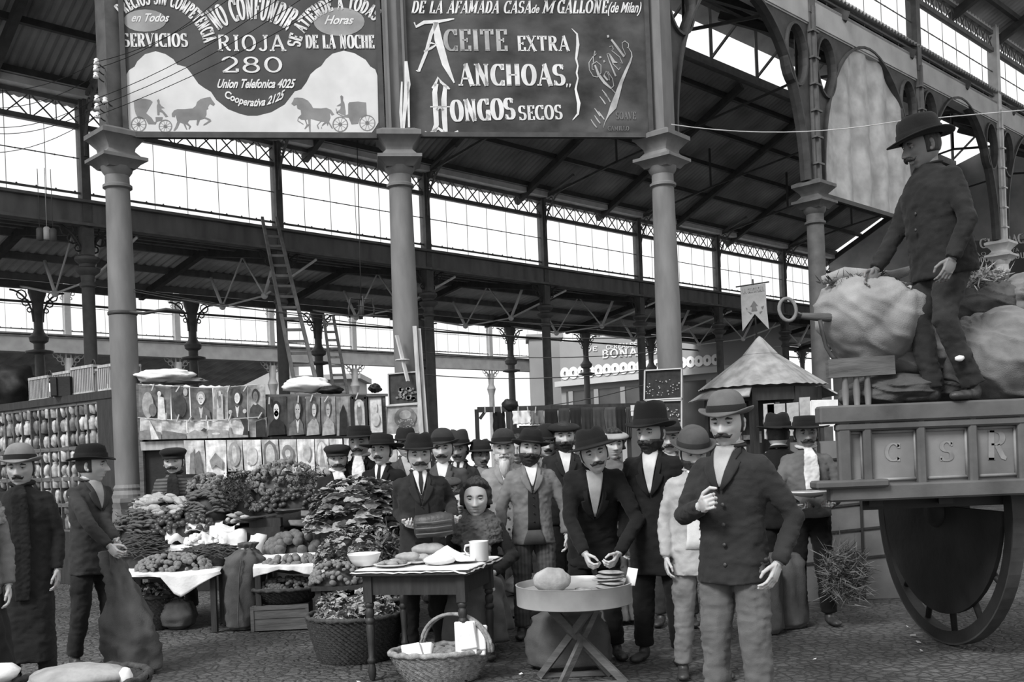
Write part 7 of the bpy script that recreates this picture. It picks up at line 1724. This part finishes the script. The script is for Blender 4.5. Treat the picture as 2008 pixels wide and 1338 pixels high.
S1 = bundle(1712, 632, 6.75, 108, 98, .40, 'big pale open sack of leaves hanging over the front of the wagon', M_jute_l, 2, .12, folds=15, tiepx=(1752, 570), ridge=.4, tilt=.30, taper=.22, ftop=.55)
b = MB(); c1 = at(1690, 552, 6.7); b.tube([c1+Vector(v) for v in ((-.26, 0, .015), (-.12, -.03, .05), (.02, -.03, .035), (.18, -.02, .02), (.32, 0, .06))], [.03, .045, .04, .04, .03], 10)
b.build('rolled_mouth', M_jute_l, S1, smooth=True).data.transform(Matrix.Translation(-S1.location))
fronds(1690, 552, 85, 14, 6.62, 260, MV['leafd'], 'dark leaves spilling from the mouth of the pale open sack', .045, 31)
heap([K_sml[0], K_sml[1], K_leaf[3]], 1775, 620, 26, 70, 6.42, 34, .1, 'pale leaf showing in the torn side of the pale open sack', 'cabbage_leaf', 'leaves in the torn sack', 32, .8)
bundle(1788, 700, 6.85, 95, 52, .34, 'flatter mid grey sack under the boots of the wagon man', M_jute, 5, .14, folds=9, tiepx=(1880, 680), ridge=.5)
bundle(1745, 768, 6.75, 90, 36, .34, 'lowest dark sack lying on the front of the wagon bed', M_jute_d, 8, .14, ridge=.5)
bundle(1960, 708, 6.65, 120, 98, .42, 'very large full sack filling the right end of the wagon', M_jute, 11, .10, folds=15, tiepx=(1922, 640), ridge=.5)
bundle(1925, 600, 7.1, 55, 50, .34, 'dark tied sack behind the legs of the wagon man', M_jute_d, 14, .14, folds=9, tiepx=(1950, 560), ridge=.5)
bundle(2020, 590, 7.0, 70, 52, .40, 'grey sack topmost at the right edge of the wagon load', M_jute, 17, .16, folds=11, tiepx=(1975, 560), ridge=.5)
bundle(1850, 765, 6.9, 110, 40, .4, 'dark sack between the lowest sack and the largest sack', M_jute_d, 19, .12, ridge=.5)
fronds(1930, 548, 52, 22, 6.95, 420, MV['leafl'], 'dry pale stalks and leaves heaped on the sacks behind the wagon man', .06, 33)
b = MB(); b.ball((0, 0, 0), (.03, .02, .018), 10, 8, lambda d: .3*noise.noise(d*2)); o = b.build('paper_scrap', M_paper, smooth=True); o.location = at(1882, 703, 6.2); tag(o, 'small white scrap lying by the boot of the wagon man', 'scrap')
# ================================================================ straw and crate wall by the wagon
fronds(1655, 1128, 48, 60, 8.2, 1500, mat('dry_straw', .13, .9, .4, 20, .2), 'loose straw and stalks heaped beside the wagon wheel', .13, 41, .035)
def stall_wall():
    p = at(1670, 1000, 9.6); o = empty('board_partition', (p.x+.2, 9.6, 0), 0, 'boarded partition with thin battens behind the wagon wheel', 'partition')
    b = MB(); b.box((0, 0, .75), (1.5, .04, 1.5)); b.build('boards', mat('grey_boards', .14, .8, .3, 3, .3), o)
    b = MB()
    for z in (.35, .62, .86, 1.1, 1.3): b.bar((-.75, -.03, z), (.75, -.03, z+.1), .012, .02)
    for x in (-.5, -.12, .3): b.bar((x, -.03, 0), (x+.0, -.03, 1.5), .02, .02)
    b.build('batten', M_wood_d, o)
stall_wall()
# ================================================================ kiosk with banner
KY = 14.6; kc = at(1490, 760, KY); zE = kc.z
o = empty('kiosk', (gx(1500, KY, 1.0), KY, 0), PI/8, 'octagonal wooden kiosk with a sheet metal tent roof behind the crowd', 'kiosk'); kx = 0
kz = lambda py: at(1485, py, KY).z
re_ = 118/(F_PX/KY)/math.cos(PI/8)*1.0
M_kroof = mat('kiosk_sheet_metal', .26, .6, .35, 6, .1)
def octa(r, z): return [(r*math.cos(PI/8+2*PI*k/8), r*math.sin(PI/8+2*PI*k/8), z) for k in range(8)]
b = MB(); vs = []; n = 64
for r, z in ((re_, kz(762)), (re_*.24, kz(694)), (re_*.27, kz(696)), (re_*.05, kz(664)), (.01, kz(660))):
    for k in range(n):
        t = 2*PI*k/n; a = (t % (PI/4))-PI/8; rr = r*math.cos(PI/8)/math.cos(a)*(1 if True else 1); vs.append((rr*math.cos(t), rr*math.sin(t), z+.012*(k % 2)*(r > .3)))
b.add(vs, [(i*n+k, i*n+(k+1) % n, (i+1)*n+(k+1) % n, (i+1)*n+k) for i in range(4) for k in range(n)]); b.build('roof', M_kroof, o)
b = MB()
for k in range(8):
    a0_, a1_ = 2*PI*k/8, 2*PI*(k+1)/8; am = (a0_+a1_)/2; r0, r1 = re_*.90, re_*1.13; R8 = lambda r, a, z: Vector((r*math.cos(a), r*math.sin(a), z))
    if k in (3, 4, 7, 0, 5, 6) and k not in (5, 6):
        b.add([R8(r0, a0_, kz(766)), R8(r0, a1_, kz(766)), R8(r1, a1_, kz(784)), R8(r1, a0_, kz(784))], [(0, 1, 2, 3)])
ok_ = b.build('flap', M_kroof, o); ok_.modifiers.new('t', 'SOLIDIFY').thickness = .02
rb_ = re_*.82; b = MB(); 
for k in range(8): a = 2*PI*k/8; b.bar((rb_*math.cos(a), rb_*math.sin(a), 0), (rb_*math.cos(a), rb_*math.sin(a), kz(766)), .09, .09)
b.build('corner_post', M_wood_d, o)
b = MB(); b.lathe((0, 0, 0), [(rb_*.97, 0), (rb_*.97, 1.05), (rb_*1.03, 1.06), (rb_*1.03, 1.1)], sq=8, rz=-PI/8, caps=False); b.lathe((0, 0, 0), [(rb_*.97, kz(790)), (rb_*.97, kz(766))], sq=8, rz=-PI/8, caps=False); b.build('panelling', M_wood_d, o)
b = MB(); b.lathe((0, 0, 0), [(rb_*.55, .5), (rb_*.55, kz(772))], n=16); b.build('inner_core', M_wood_d, o)
ko = o.location
rr = ro(77); km = [mat('poster_%d' % k, g, .8, .4, 20, .05) for k, g in enumerate((.6, .4, .25, .7, .12))]
KP = Matrix.Rotation(-PI/8, 3, 'Z')
for k in range(44):
    a = -PI*.98+PI*.96*rr.random(); r_ = rb_*rr.uniform(.6, .8); w_, h_ = rr.uniform(.05, .12), rr.uniform(.06, .16); z = rr.uniform(1.15, kz(800)); b = MB(); b.box((0, 0, 0), (w_, .03, h_))
    q = b.build('packet', km[k % 5]); q.location = ko+Vector((r_*math.cos(a), r_*math.sin(a), z)); q.rotation_euler = (0, 0, a+PI/2); tag(q, 'small boxed packet displayed inside the kiosk', 'packet', 'packets in the kiosk', 'thing')
for k, (x, y, w_, h_, lb) in enumerate([(1522, 812, .15, .17, 'white garment hung in the kiosk opening'), (1578, 800, .09, .18, 'pale poster on the right side of the kiosk'), (1508, 826, .09, .3, 'pale stacked price sheets at the kiosk counter'), (1555, 822, .1, .28, 'pale stacked sheets right of the white garment')]):
    b = MB(); b.prism([(-w_, -h_), (w_*.95, -h_), (w_, h_), (-w_, h_*.97)], (0, 0, 0), (1, 0, 0), (0, 0, 1), .015); q = b.build('hanging_sheet', M_paper); q.location = at(x, y, KY-.86); q.scale = (.8, 1, .8); q.data.materials[0] = mat('yellowed_paper', .38, .85, .2, 12, .1); tag(q, lb, 'poster')
pl = Plane((0, KY-1.1), (1, KY-1.1)); b = MB(); A4 = [pl.uv(x, y) for x, y in ((1590, 838), (1642, 836), (1642, 784), (1590, 785))]; b.prism(A4, pl.w(0, 0), pl.e, ZV, .02); nb_ = b.build('notice_board', M_paper); tag(nb_, 'white notice with two lines of small capitals right of the kiosk', 'notice')
serif_text(pl, 'CONTE DEL CORDON', 1594, 1638, 797, 6, .012, mat('notice_ink', .2, .8, .1, 5, 0), nb_, thick=.2)
b = MB(); b.bar(pl.pw(1612, 838, -.02), (pl.pw(1612, 838).x, KY-1.1+.02, 0), .05); b.build('support', M_wood_d, nb_)
# banner
bo = empty('banner', at(1484, 664, KY), 0, 'swallow tailed pale banner on a thin pole above the kiosk roof', 'banner'); bl_ = bo.location
pl = Plane((0, KY-.04), (1, KY-.04))
b = MB(); b.tube([(0, 0, 0), at(1476, 548, KY)-bl_], .012, 8); b.tube([at(1443, 563, KY-.03)-bl_, at(1508, 553, KY-.03)-bl_], .010, 8); b.build('pole', M_wood_d, bo, smooth=True)
poly = [(1452, 563), (1501, 556), (1503, 600), (1508, 646), (1480, 616), (1456, 650), (1454, 610)]; q = [pl.uv(*p) for p in poly]; b = MB(); v, f = fill_curve([q], .003); b.add([pl.w(p.x, p.y, p.z)-bl_ for p in v], f); b.build('pennant', mat('banner_cloth', .42, .9, .12, 12, .2, trans=.3), bo)
l_ = serif_text(pl, 'LA GERMANIA', 1456, 1498, 577, 9, .008, M_haze, bo, y1base=571, thick=.2); l_.data.transform(Matrix.Translation(-bl_))
b = MB()
for pts in ([(1478, 590), (1486, 600), (1482, 600), (1485, 610), (1473, 611), (1475, 602), (1471, 602)], [(1462, 603), (1466, 606), (1464, 608)], [(1492, 602), (1498, 600), (1495, 607)], [(1466, 611), (1474, 614), (1472, 617)], [(1489, 612), (1495, 610), (1490, 616)]):
    v, f = fill_curve([[pl.uv(*p) for p in pts]], 0); b.add([pl.w(p.x, p.y, .008)-bl_ for p in v], f)
b.build('emblem', mat('emblem_paint', .12, .8, .2, 8, 0), bo)
# ================================================================ shop building across the market
BY0, BY1 = at(1098, 700, 46), at(1470, 700, 40)
pl = Plane((BY0.x, BY0.y), (BY1.x, BY1.y)); o = empty('shop_building', (BY0.x, BY0.y, 0), 0, 'pale shopfront building with large lettering and a band of rings across the market', 'building'); bl_ = o.location
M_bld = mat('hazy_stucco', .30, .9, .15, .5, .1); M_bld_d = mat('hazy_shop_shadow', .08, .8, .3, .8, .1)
def bprism(pts, depth, name, m, off=0):
    q = [pl.uv(*p) for p in pts]; b = MB(); b.prism(q, pl.w(0, 0, off)-bl_, pl.e, ZV, -depth); b.build(name, m, o)
ztop = pl.uv(1200, 658)[1]; u0_, u1_ = pl.uv(1098, 700)[0], pl.uv(1480, 700)[0]
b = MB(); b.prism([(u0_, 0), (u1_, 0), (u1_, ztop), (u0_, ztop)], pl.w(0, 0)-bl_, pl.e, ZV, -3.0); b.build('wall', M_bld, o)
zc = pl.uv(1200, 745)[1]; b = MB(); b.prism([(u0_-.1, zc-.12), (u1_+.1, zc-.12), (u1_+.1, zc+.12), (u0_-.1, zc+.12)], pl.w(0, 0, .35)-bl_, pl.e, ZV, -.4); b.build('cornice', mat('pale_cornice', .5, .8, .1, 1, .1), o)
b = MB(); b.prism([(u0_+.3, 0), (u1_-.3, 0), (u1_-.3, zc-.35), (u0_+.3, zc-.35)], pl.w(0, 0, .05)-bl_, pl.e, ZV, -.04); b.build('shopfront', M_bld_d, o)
b = MB()
for k in range(7): x = u0_+.6+k*(u1_-u0_-1.2)/6; b.prism([(x-.12, 0), (x+.12, 0), (x+.12, zc-.35), (x-.12, zc-.35)], pl.w(0, 0, .12)-bl_, pl.e, ZV, -.06)
b.build('pilaster', M_bld, o)
b = MB(); M_ring = mat('ring_light_white', .85, .7, .05, 3, 0); x = 1109  # bright light through round openings, painted as white discs
while x < 1420:
    yy = 733-(x-1109)*.0935; c = pl.uv(x, yy); r_ = abs(pl.uv(x+9.3, yy)[0]-c[0])
    out = [(c[0]+r_*math.cos(2*PI*k/20), c[1]+r_*1.05*math.sin(2*PI*k/20)) for k in range(20)]; inn = [(c[0]+r_*.26*math.cos(2*PI*k/8), c[1]+r_*.38*math.sin(2*PI*k/8)) for k in range(8)]
    v, f = fill_curve([out, inn], 0); b.add([pl.w(p.x, p.y, .05)-bl_ for p in v], f); x += 16.4
b.build('ring_band', M_ring, o)
for s_, xa_, xb_, ya_, yb_, h_ in (('BONA', 1181, 1251, 703, 698, 16), ('DO', 1262, 1292, 697, 693, 16), ('CEREALES', 1190, 1250, 686, 680, 9), ('DE', 1150, 1172, 690, 688, 9)):
    l_ = serif_text(pl, s_, xa_, xb_, ya_, h_, .05, mat('building_letter', .75, .8, .1, 5, 0), o, y1base=yb_, thick=.24, thin=.14); l_.data.transform(Matrix.Translation(-bl_))
p = at(1072, 760, 47); b = MB(); w_ = 62/(F_PX/47); b.box((0, 0, 3.4), (w_, 2, 6.8)); b.box((0, 0, 6.85), (w_+.25, 2.2, .2)); q = b.build('gate_pier', M_bld); q.location = (p.x, 48, 0); tag(q, 'tall pale masonry pier left of the shop with the ring band', 'pier')
# hazy street front far away on the left
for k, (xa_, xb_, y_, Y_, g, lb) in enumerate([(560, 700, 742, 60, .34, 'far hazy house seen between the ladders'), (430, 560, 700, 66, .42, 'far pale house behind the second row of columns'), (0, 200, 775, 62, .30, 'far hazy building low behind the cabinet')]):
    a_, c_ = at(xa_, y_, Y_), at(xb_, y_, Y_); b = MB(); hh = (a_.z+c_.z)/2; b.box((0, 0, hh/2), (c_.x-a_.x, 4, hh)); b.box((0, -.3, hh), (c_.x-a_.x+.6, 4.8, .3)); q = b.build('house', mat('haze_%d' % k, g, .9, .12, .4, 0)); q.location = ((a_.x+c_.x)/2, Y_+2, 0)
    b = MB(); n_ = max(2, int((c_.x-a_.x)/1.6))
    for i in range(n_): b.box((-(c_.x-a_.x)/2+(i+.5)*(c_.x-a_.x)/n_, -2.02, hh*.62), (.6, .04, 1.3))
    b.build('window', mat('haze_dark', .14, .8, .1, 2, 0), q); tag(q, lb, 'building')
# ================================================================ rack of hanging clothes behind the crowd
RY = 13.6; o = empty('clothes_rack', (gx(1090, RY, 1), RY, 0), 0, 'dark wooden frame hung with clothes behind the back row of men', 'rack')
def rr_(p): return Vector(p)-o.location
b = MB(); b.bar(rr_(at(936, 804, RY)), rr_(at(1250, 796, RY)), .06, .07)
for x in (941, 1002, 1092, 1237): X = gx(x, RY, 1); b.bar(rr_((X, RY, 0)), rr_((X, RY, at(x, 803, RY).z)), .055, .05)
b.bar(rr_(at(941, 822, RY)), rr_(at(952, 806, RY)), .04); b.bar(rr_(at(1018, 838, RY)), rr_(at(1090, 836, RY)), .03); b.build('frame', M_wood_d, o)
cl_ = [(978, 808, 22, 42, .012, 'dark ragged garment hanging alone at the left of the rack'), (1022, 806, 34, 26, .7, 'white cloth pegged on the rack'), (1052, 806, 26, 26, .15, 'grey cloth pegged beside the white one'), (1045, 838, 80, 60, .02, 'dark blanket along the lower bar of the rack'), (1080, 803, 26, 75, .015, 'long black garment beside the grey cloth'), (1106, 801, 22, 70, .04, 'charcoal garment behind the scowling man'), (1128, 800, 20, 74, .02, 'black coat on the rack above the bending man'), (1150, 799, 22, 70, .03, 'dark coat second right of the bending man'), (1172, 799, 24, 74, .05, 'dark grey jacket in the middle of the rack'), (1196, 799, 22, 70, .07, 'mottled grey garment near the right of the rack'), (1216, 799, 20, 66, .02, 'narrow black garment beside the right post'), (1232, 799, 10, 60, .05, 'last thin garment against the right post of the rack')]
for k, (x, y, w_, h_, g, lb) in enumerate(cl_):
    s_ = F_PX/RY; W2, H2 = w_/s_, h_/s_; b = MB(); vs = []; r_ = ro(k)
    for j in range(13):
        for i in range(13): vs.append(((i/12-.5)*W2*(1+.05*math.sin(j+k)), .02*math.sin(i*1.3+k)*(j/12)-.03, -H2*j/12*(1+.04*math.sin(i*2.1+k))))
    b.add(vs, [(j*13+i, (j+1)*13+i, (j+1)*13+i+1, j*13+i+1) for j in range(12) for i in range(12)]); q = b.build('hanging_garment', cloth_mat(g, 'hung_cloth'), smooth=True); q.location = at(x, y, RY-.03); q.modifiers.new('t', 'SOLIDIFY').thickness = .012; tag(q, lb, 'garment')
for k, x in enumerate((951, 969, 983, 1016, 1035, 1050)):
    q = bpy.data.objects.new('clothes_peg', pm); C.objects.link(q); q.location = at(x, 804, RY-.09); q.rotation_euler = (0, .2*math.sin(k*3), 0); tag(q, 'pale peg clipped on the bar of the clothes rack', 'peg', 'pegs on the clothes rack', 'thing')
b = MB(); b.ball((0, 0, 0), (.11, .08, .08), 18, 12, lambda d: .35*noise.noise(d*3)); q = b.build('bundle', M_black, smooth=True); q.location = at(1000, 795, RY); tag(q, 'dark crumpled bundle sitting on top of the rack bar', 'bundle')
b = MB(); b.box((0, 0, 0), (.15, .02, .14)); b.box((0, -.012, 0), (.16, .01, .012)); q = b.build('price_card', M_paper); q.location = at(1248, 805, RY-.1); tag(q, 'white square card at the right end of the clothes rack', 'card')
# ================================================================ cabinet on the left with jars, cages on top
Pc0, Pc1 = at(222, 770, 12.75), at(-40, 806, 15.1); ch = 2.50
cd = (Vector((Pc0.x, Pc0.y, 0))-Vector((Pc1.x, Pc1.y, 0))); CL = cd.length; crz = math.atan2(cd.y, cd.x)
o = empty('display_cabinet', (Pc1.x, Pc1.y, 0), crz, 'tall dark pigeonhole cabinet full of pale goods at the left edge', 'cabinet')
b = MB(); b.box((CL/2, .4, ch/2), (CL, .04, ch)); b.box((CL/2, .2, ch-.05), (CL, .45, .10)); b.box((CL-.2, .2, ch/2), (.36, .42, ch-.02)); b.box((CL/2, .2, .35), (CL, .42, .7)); b.build('carcass', M_wood_d, o)
b = MB(); nc = 13; cw = (CL-.42)/nc; rows_ = [.70, 1.05, 1.40, 1.80, 2.38]
for z in rows_: b.box(((CL-.38)/2, .2, z), (CL-.38, .40, .05))
for k in range(nc+1): b.box((.02+cw*k, .2, 1.55), (.024, .40, 1.7))
b.build('shelf', M_wood, o)
jm = [mat('jar_%d' % k, g, .45, .5, 14, .1, spec=.5) for k, g in enumerate((.40, .24, .14, .48))]
jar = []
for k in range(4): b = MB(); b.lathe((0, 0, 0), [(.04, 0), (.052, .01), (.054, .13), (.035, .16), (.036, .185), (.04, .19), (.0, .2)], n=12); jar.append(b.mesh('goods_jar', jm[k], True))
par = []
for k in range(4): b = MB(); b.ball((0, 0, .09), (.075, .06, .09), 12, 8, lambda d, k=k: .25*noise.noise(d*2+Vector((k, 0, 0)))); par.append(b.mesh('wrapped_goods', jm[k], True))
Rc = Matrix.Rotation(crz, 3, 'Z'); r_ = ro(5)
for ri, z in enumerate(rows_[:-1]):
    for k in range(nc):
        xc = .02+cw*(k+.5)
        for q_, zo_ in [(a, c*.2) for a in (0, 2) for c in range(2 if ri < 2 else 2 if ri == 2 else 3)]:
            isj = r_.random() < .45; me = (jar if isj else par)[r_.randrange(4)]; q = bpy.data.objects.new('goods_jar' if isj else 'wrapped_goods', me); C.objects.link(q)
            q.location = Vector((Pc1.x, Pc1.y, 0))+Rc@Vector((xc+(q_-1)*cw*.27, .045+.03*r_.random(), z+.027+zo_)); q.scale = (cw/.24*(1.0 if isj else .72), cw/.24*(1.0 if isj else .72), r_.uniform(.9, 1.15)); q.rotation_euler = (0, 0, r_.uniform(0, 6))
            tag(q, ('pale glass jar standing in a pigeonhole of the left cabinet' if isj else 'soft pale parcel stuffed in a pigeonhole of the left cabinet'), 'jar' if isj else 'parcel', 'jars in the cabinet' if isj else 'parcels in the cabinet', 'thing')
for k, (xa_, xb_, yt, yb, lb) in enumerate([(58, 103, 728, 776, 'first slatted cage on the cabinet, at its left'), (106, 141, 722, 774, 'second slatted cage with a dark box in front'), (141, 192, 714, 770, 'third and widest slatted cage on the cabinet'), (194, 219, 712, 765, 'last slatted cage, half behind the iron column')]):
    Y_ = 14.5-k*.45; A4, B4 = at(xa_, yb, Y_), at(xb_, yb-2, Y_-.3); Ht = at(xa_, yt, Y_).z-A4.z; zb_ = ch+.0
    w_ = (Vector((B4.x, B4.y, 0))-Vector((A4.x, A4.y, 0))).length; q = empty('slatted_cage', (A4.x, A4.y, zb_), crz, lb, 'cage'); b = MB()
    for z in (.02, Ht-.02):
        for y in (0, .35): b.box((w_/2, y, z), (w_, .03, .035))
    for x in (0, w_): b.box((x, .175, .02), (.03, .35, .03)); b.box((x, .175, Ht-.02), (.03, .35, .03))
    b.build('frame', M_wood_l, q); b = MB(); ns = int(w_/.042)
    for i in range(ns+1):
        b.box((w_*i/ns, 0, Ht/2), (.017, .012, Ht))
    b.build('slats', M_wood_l, q); b = MB()
    for i in range(ns+1): b.box((w_*i/ns, .35, Ht/2), (.017, .012, Ht))
    b.build('slats', M_wood_l, q); b = MB(); b.tube([(w_/2+.06*math.cos(PI*i/10), .17, Ht+.09*math.sin(PI*i/10)) for i in range(11)], .012, 6); b.build('handle', M_wood_d, q)
b = MB(); b.box((0, 0, .13), (.26, .2, .26)); b.box((-.08, -.11, .13), (.08, .02, .24)); q = b.build('dark_box', M_black); q.location = at(125, 776, 13.6); q.location.z = ch; tag(q, 'small black box with a paler panel in front of the cages', 'box')
b = MB(); b.ball((0, 0, .28), (.42, .3, .30), 30, 20, lambda d: .35*noise.noise(d*1.8)); q = b.build('bundle', M_black, smooth=True); q.location = (at(15, 760, 14.9).x, 15.0, ch); tag(q, 'large black rounded bundle on the cabinet left of the cages', 'bundle')
# cloth bundles on top of the print stand
for k, (x, y, Y_, hx, hz, m, lb, sd) in enumerate([(322, 737, 12.5, 58, 13, M_white, 'flat white folded canvas above the upper row of prints', 1), (600, 755, 12.35, 46, 15, M_white, 'crumpled white bundle on top of the stand below the ladder', 2), (648, 766, 12.3, 24, 9, M_black, 'small dark bundle on the stand beside the white bundle', 3), (360, 748, 12.6, 42, 7, M_jute_l, 'grey folded sacking under the flat white canvas', 4), (735, 762, 12.3, 12, 9, M_black, 'dark lamp shaped bundle on the stand left of the fruit painting', 5)]):
    s_ = F_PX/Y_; b = MB(); b.ball((0, 0, 0), (hx/s_, .16, hz/s_), 30, 16, lambda d, sd=sd: .3*noise.noise(d*2.2+Vector((sd, 0, 0)))+.1*noise.noise(d*6)); q = b.build('cloth_bundle', m, smooth=True); q.location = at(x, y, Y_); tag(q, lb, 'bundle')
# ================================================================ foreground at the lower left
bf = at(150, 1330, 4.7); basket((bf.x, 4.75, 0), .30, .22, bf.z-.02, 'large basket at the lower left corner in front of the young man', M_wick, rows=12, stakes=36)
b = MB(); b.ball((0, 0, 0), (.22, .18, .055), 30, 14, lambda d: .14*noise.noise(d*2.5)); q = b.build('cloth_bundle', mat('grey_cloth', .30, .9, .3, 8, .4), smooth=True); q.location = at(150, 1328, 4.7); tag(q, 'pale grey cloth mound in the basket at the lower left corner', 'bundle')
b = MB(); b.ball((0, 0, 0), (.035, .03, .06), 14, 10, lambda d: .1*noise.noise(d*2)); q = b.build('paper_parcel', M_paper, smooth=True); q.location = at(246, 1334, 4.68); tag(q, 'small white parcel at the rim of the lower left basket', 'parcel')
b = MB(); b.ball((0, 0, 0), (.10, .09, .05), 16, 10, lambda d: .2*noise.noise(d*2)); q = b.build('cloth_bundle', M_white, smooth=True); q.location = at(-6, 1322, 4.7); tag(q, 'white cloth lump cut off at the lower left corner', 'bundle')
# dish held by the man in the neckerchief
b = MB(); b.lathe((0, 0, 0), [(.06, 0), (.10, .01), (.16, .035), (.162, .042), (.10, .02), (.01, .012)], n=30); q = b.build('dish', M_enam, smooth=True); q.location = at(1584, 974, 8.08); tag(q, 'wide shallow white dish held by the man with the white neckerchief', 'dish')
b = MB(); b.ball((0, 0, 0), (.09, .06, .025), 16, 10, lambda d: .2*noise.noise(d*3)); q = b.build('food_portion', M_food, smooth=True); q.location = at(1592, 970, 8.06); tag(q, 'dark portion of food lying on the shallow dish', 'food')
# hanging ironwork
b = MB(); c = at(708, 588, 13.6); b.tube([at(700, 272, 13.6), c], .006, 5)
for k in range(4):
    a = PI/2*k+.3; b.tube([c, c+Vector((.14*math.cos(a), .14*math.sin(a), .02)), c+Vector((.17*math.cos(a), .17*math.sin(a), -.12)), c+Vector((.16*math.cos(a), .16*math.sin(a), -.24))], .012, 6)
b.tube([c, c-ZV*.26], .016, 6); tag(b.build('hanging_lamp_hook', M_iron_d, smooth=True), 'spidery iron hook with four arms hanging on a long wire left of the middle column', 'lamp hook')
for k, (x, y) in enumerate([(78, 460), (92, 458), (104, 461)]):
    b = MB(); b.lathe((0, 0, 0), [(.05, -.09), (.05, .08), (.03, .1)], n=14); b.tube([(0, 0, .1), (0, 0, 1.0)], .005, 4); q = b.build('hanging_tin', M_pale if k == 1 else M_iron, smooth=True); q.location = at(x, y, 15.5); tag(q, ['left tin of the three hanging in the dark at the upper left', 'middle paler tin of the three hanging at the upper left', 'right tin of the three hanging at the upper left'][k], 'tin')
# litter
r_ = ro(99)
for k in range(34):
    x = r_.uniform(-3, 4.5); y = r_.uniform(5.0, 9.5); b = MB(); w_ = r_.uniform(.012, .045); b.add([(0, 0, .0), (w_, 0, .004), (w_*.8, w_*.6, .010), (-.1*w_, w_*.7, .002)], [(0, 1, 2, 3)]); q = b.build('paper_scrap', M_paper if k % 2 else M_wood_l); q.location = (x, y, .012); q.rotation_euler = (0, 0, r_.uniform(0, 6)); q.modifiers.new('t', 'SOLIDIFY').thickness = .002
    tag(q, 'tiny scrap of paper or straw lying on the cobbles', 'litter', 'litter on the ground', 'thing')
# faded capitals on the dark shop sign behind the wagon
pl = Plane((0, 24.655), (1, 24.655)); M_sl = mat('shop_sign_letter', .38, .8, .2, 5, .1)
for s_, xa_, xb_, ya_, yb_, h_ in (('O', 1890, 1904, 491, 489, 20), ('CI', 1922, 1944, 488, 485, 19), ('UACI', 1972, 2014, 482, 476, 19), ('AO', 1912, 1934, 503, 501, 7), ('TA', 1984, 1998, 495, 493, 7), ('TODO', 1906, 1939, 518, 514, 12), ('TADU', 1972, 2010, 511, 506, 12)):
    serif_text(pl, s_, xa_, xb_, ya_, h_, .006, M_sl, dw, y1base=yb_, thick=.2)
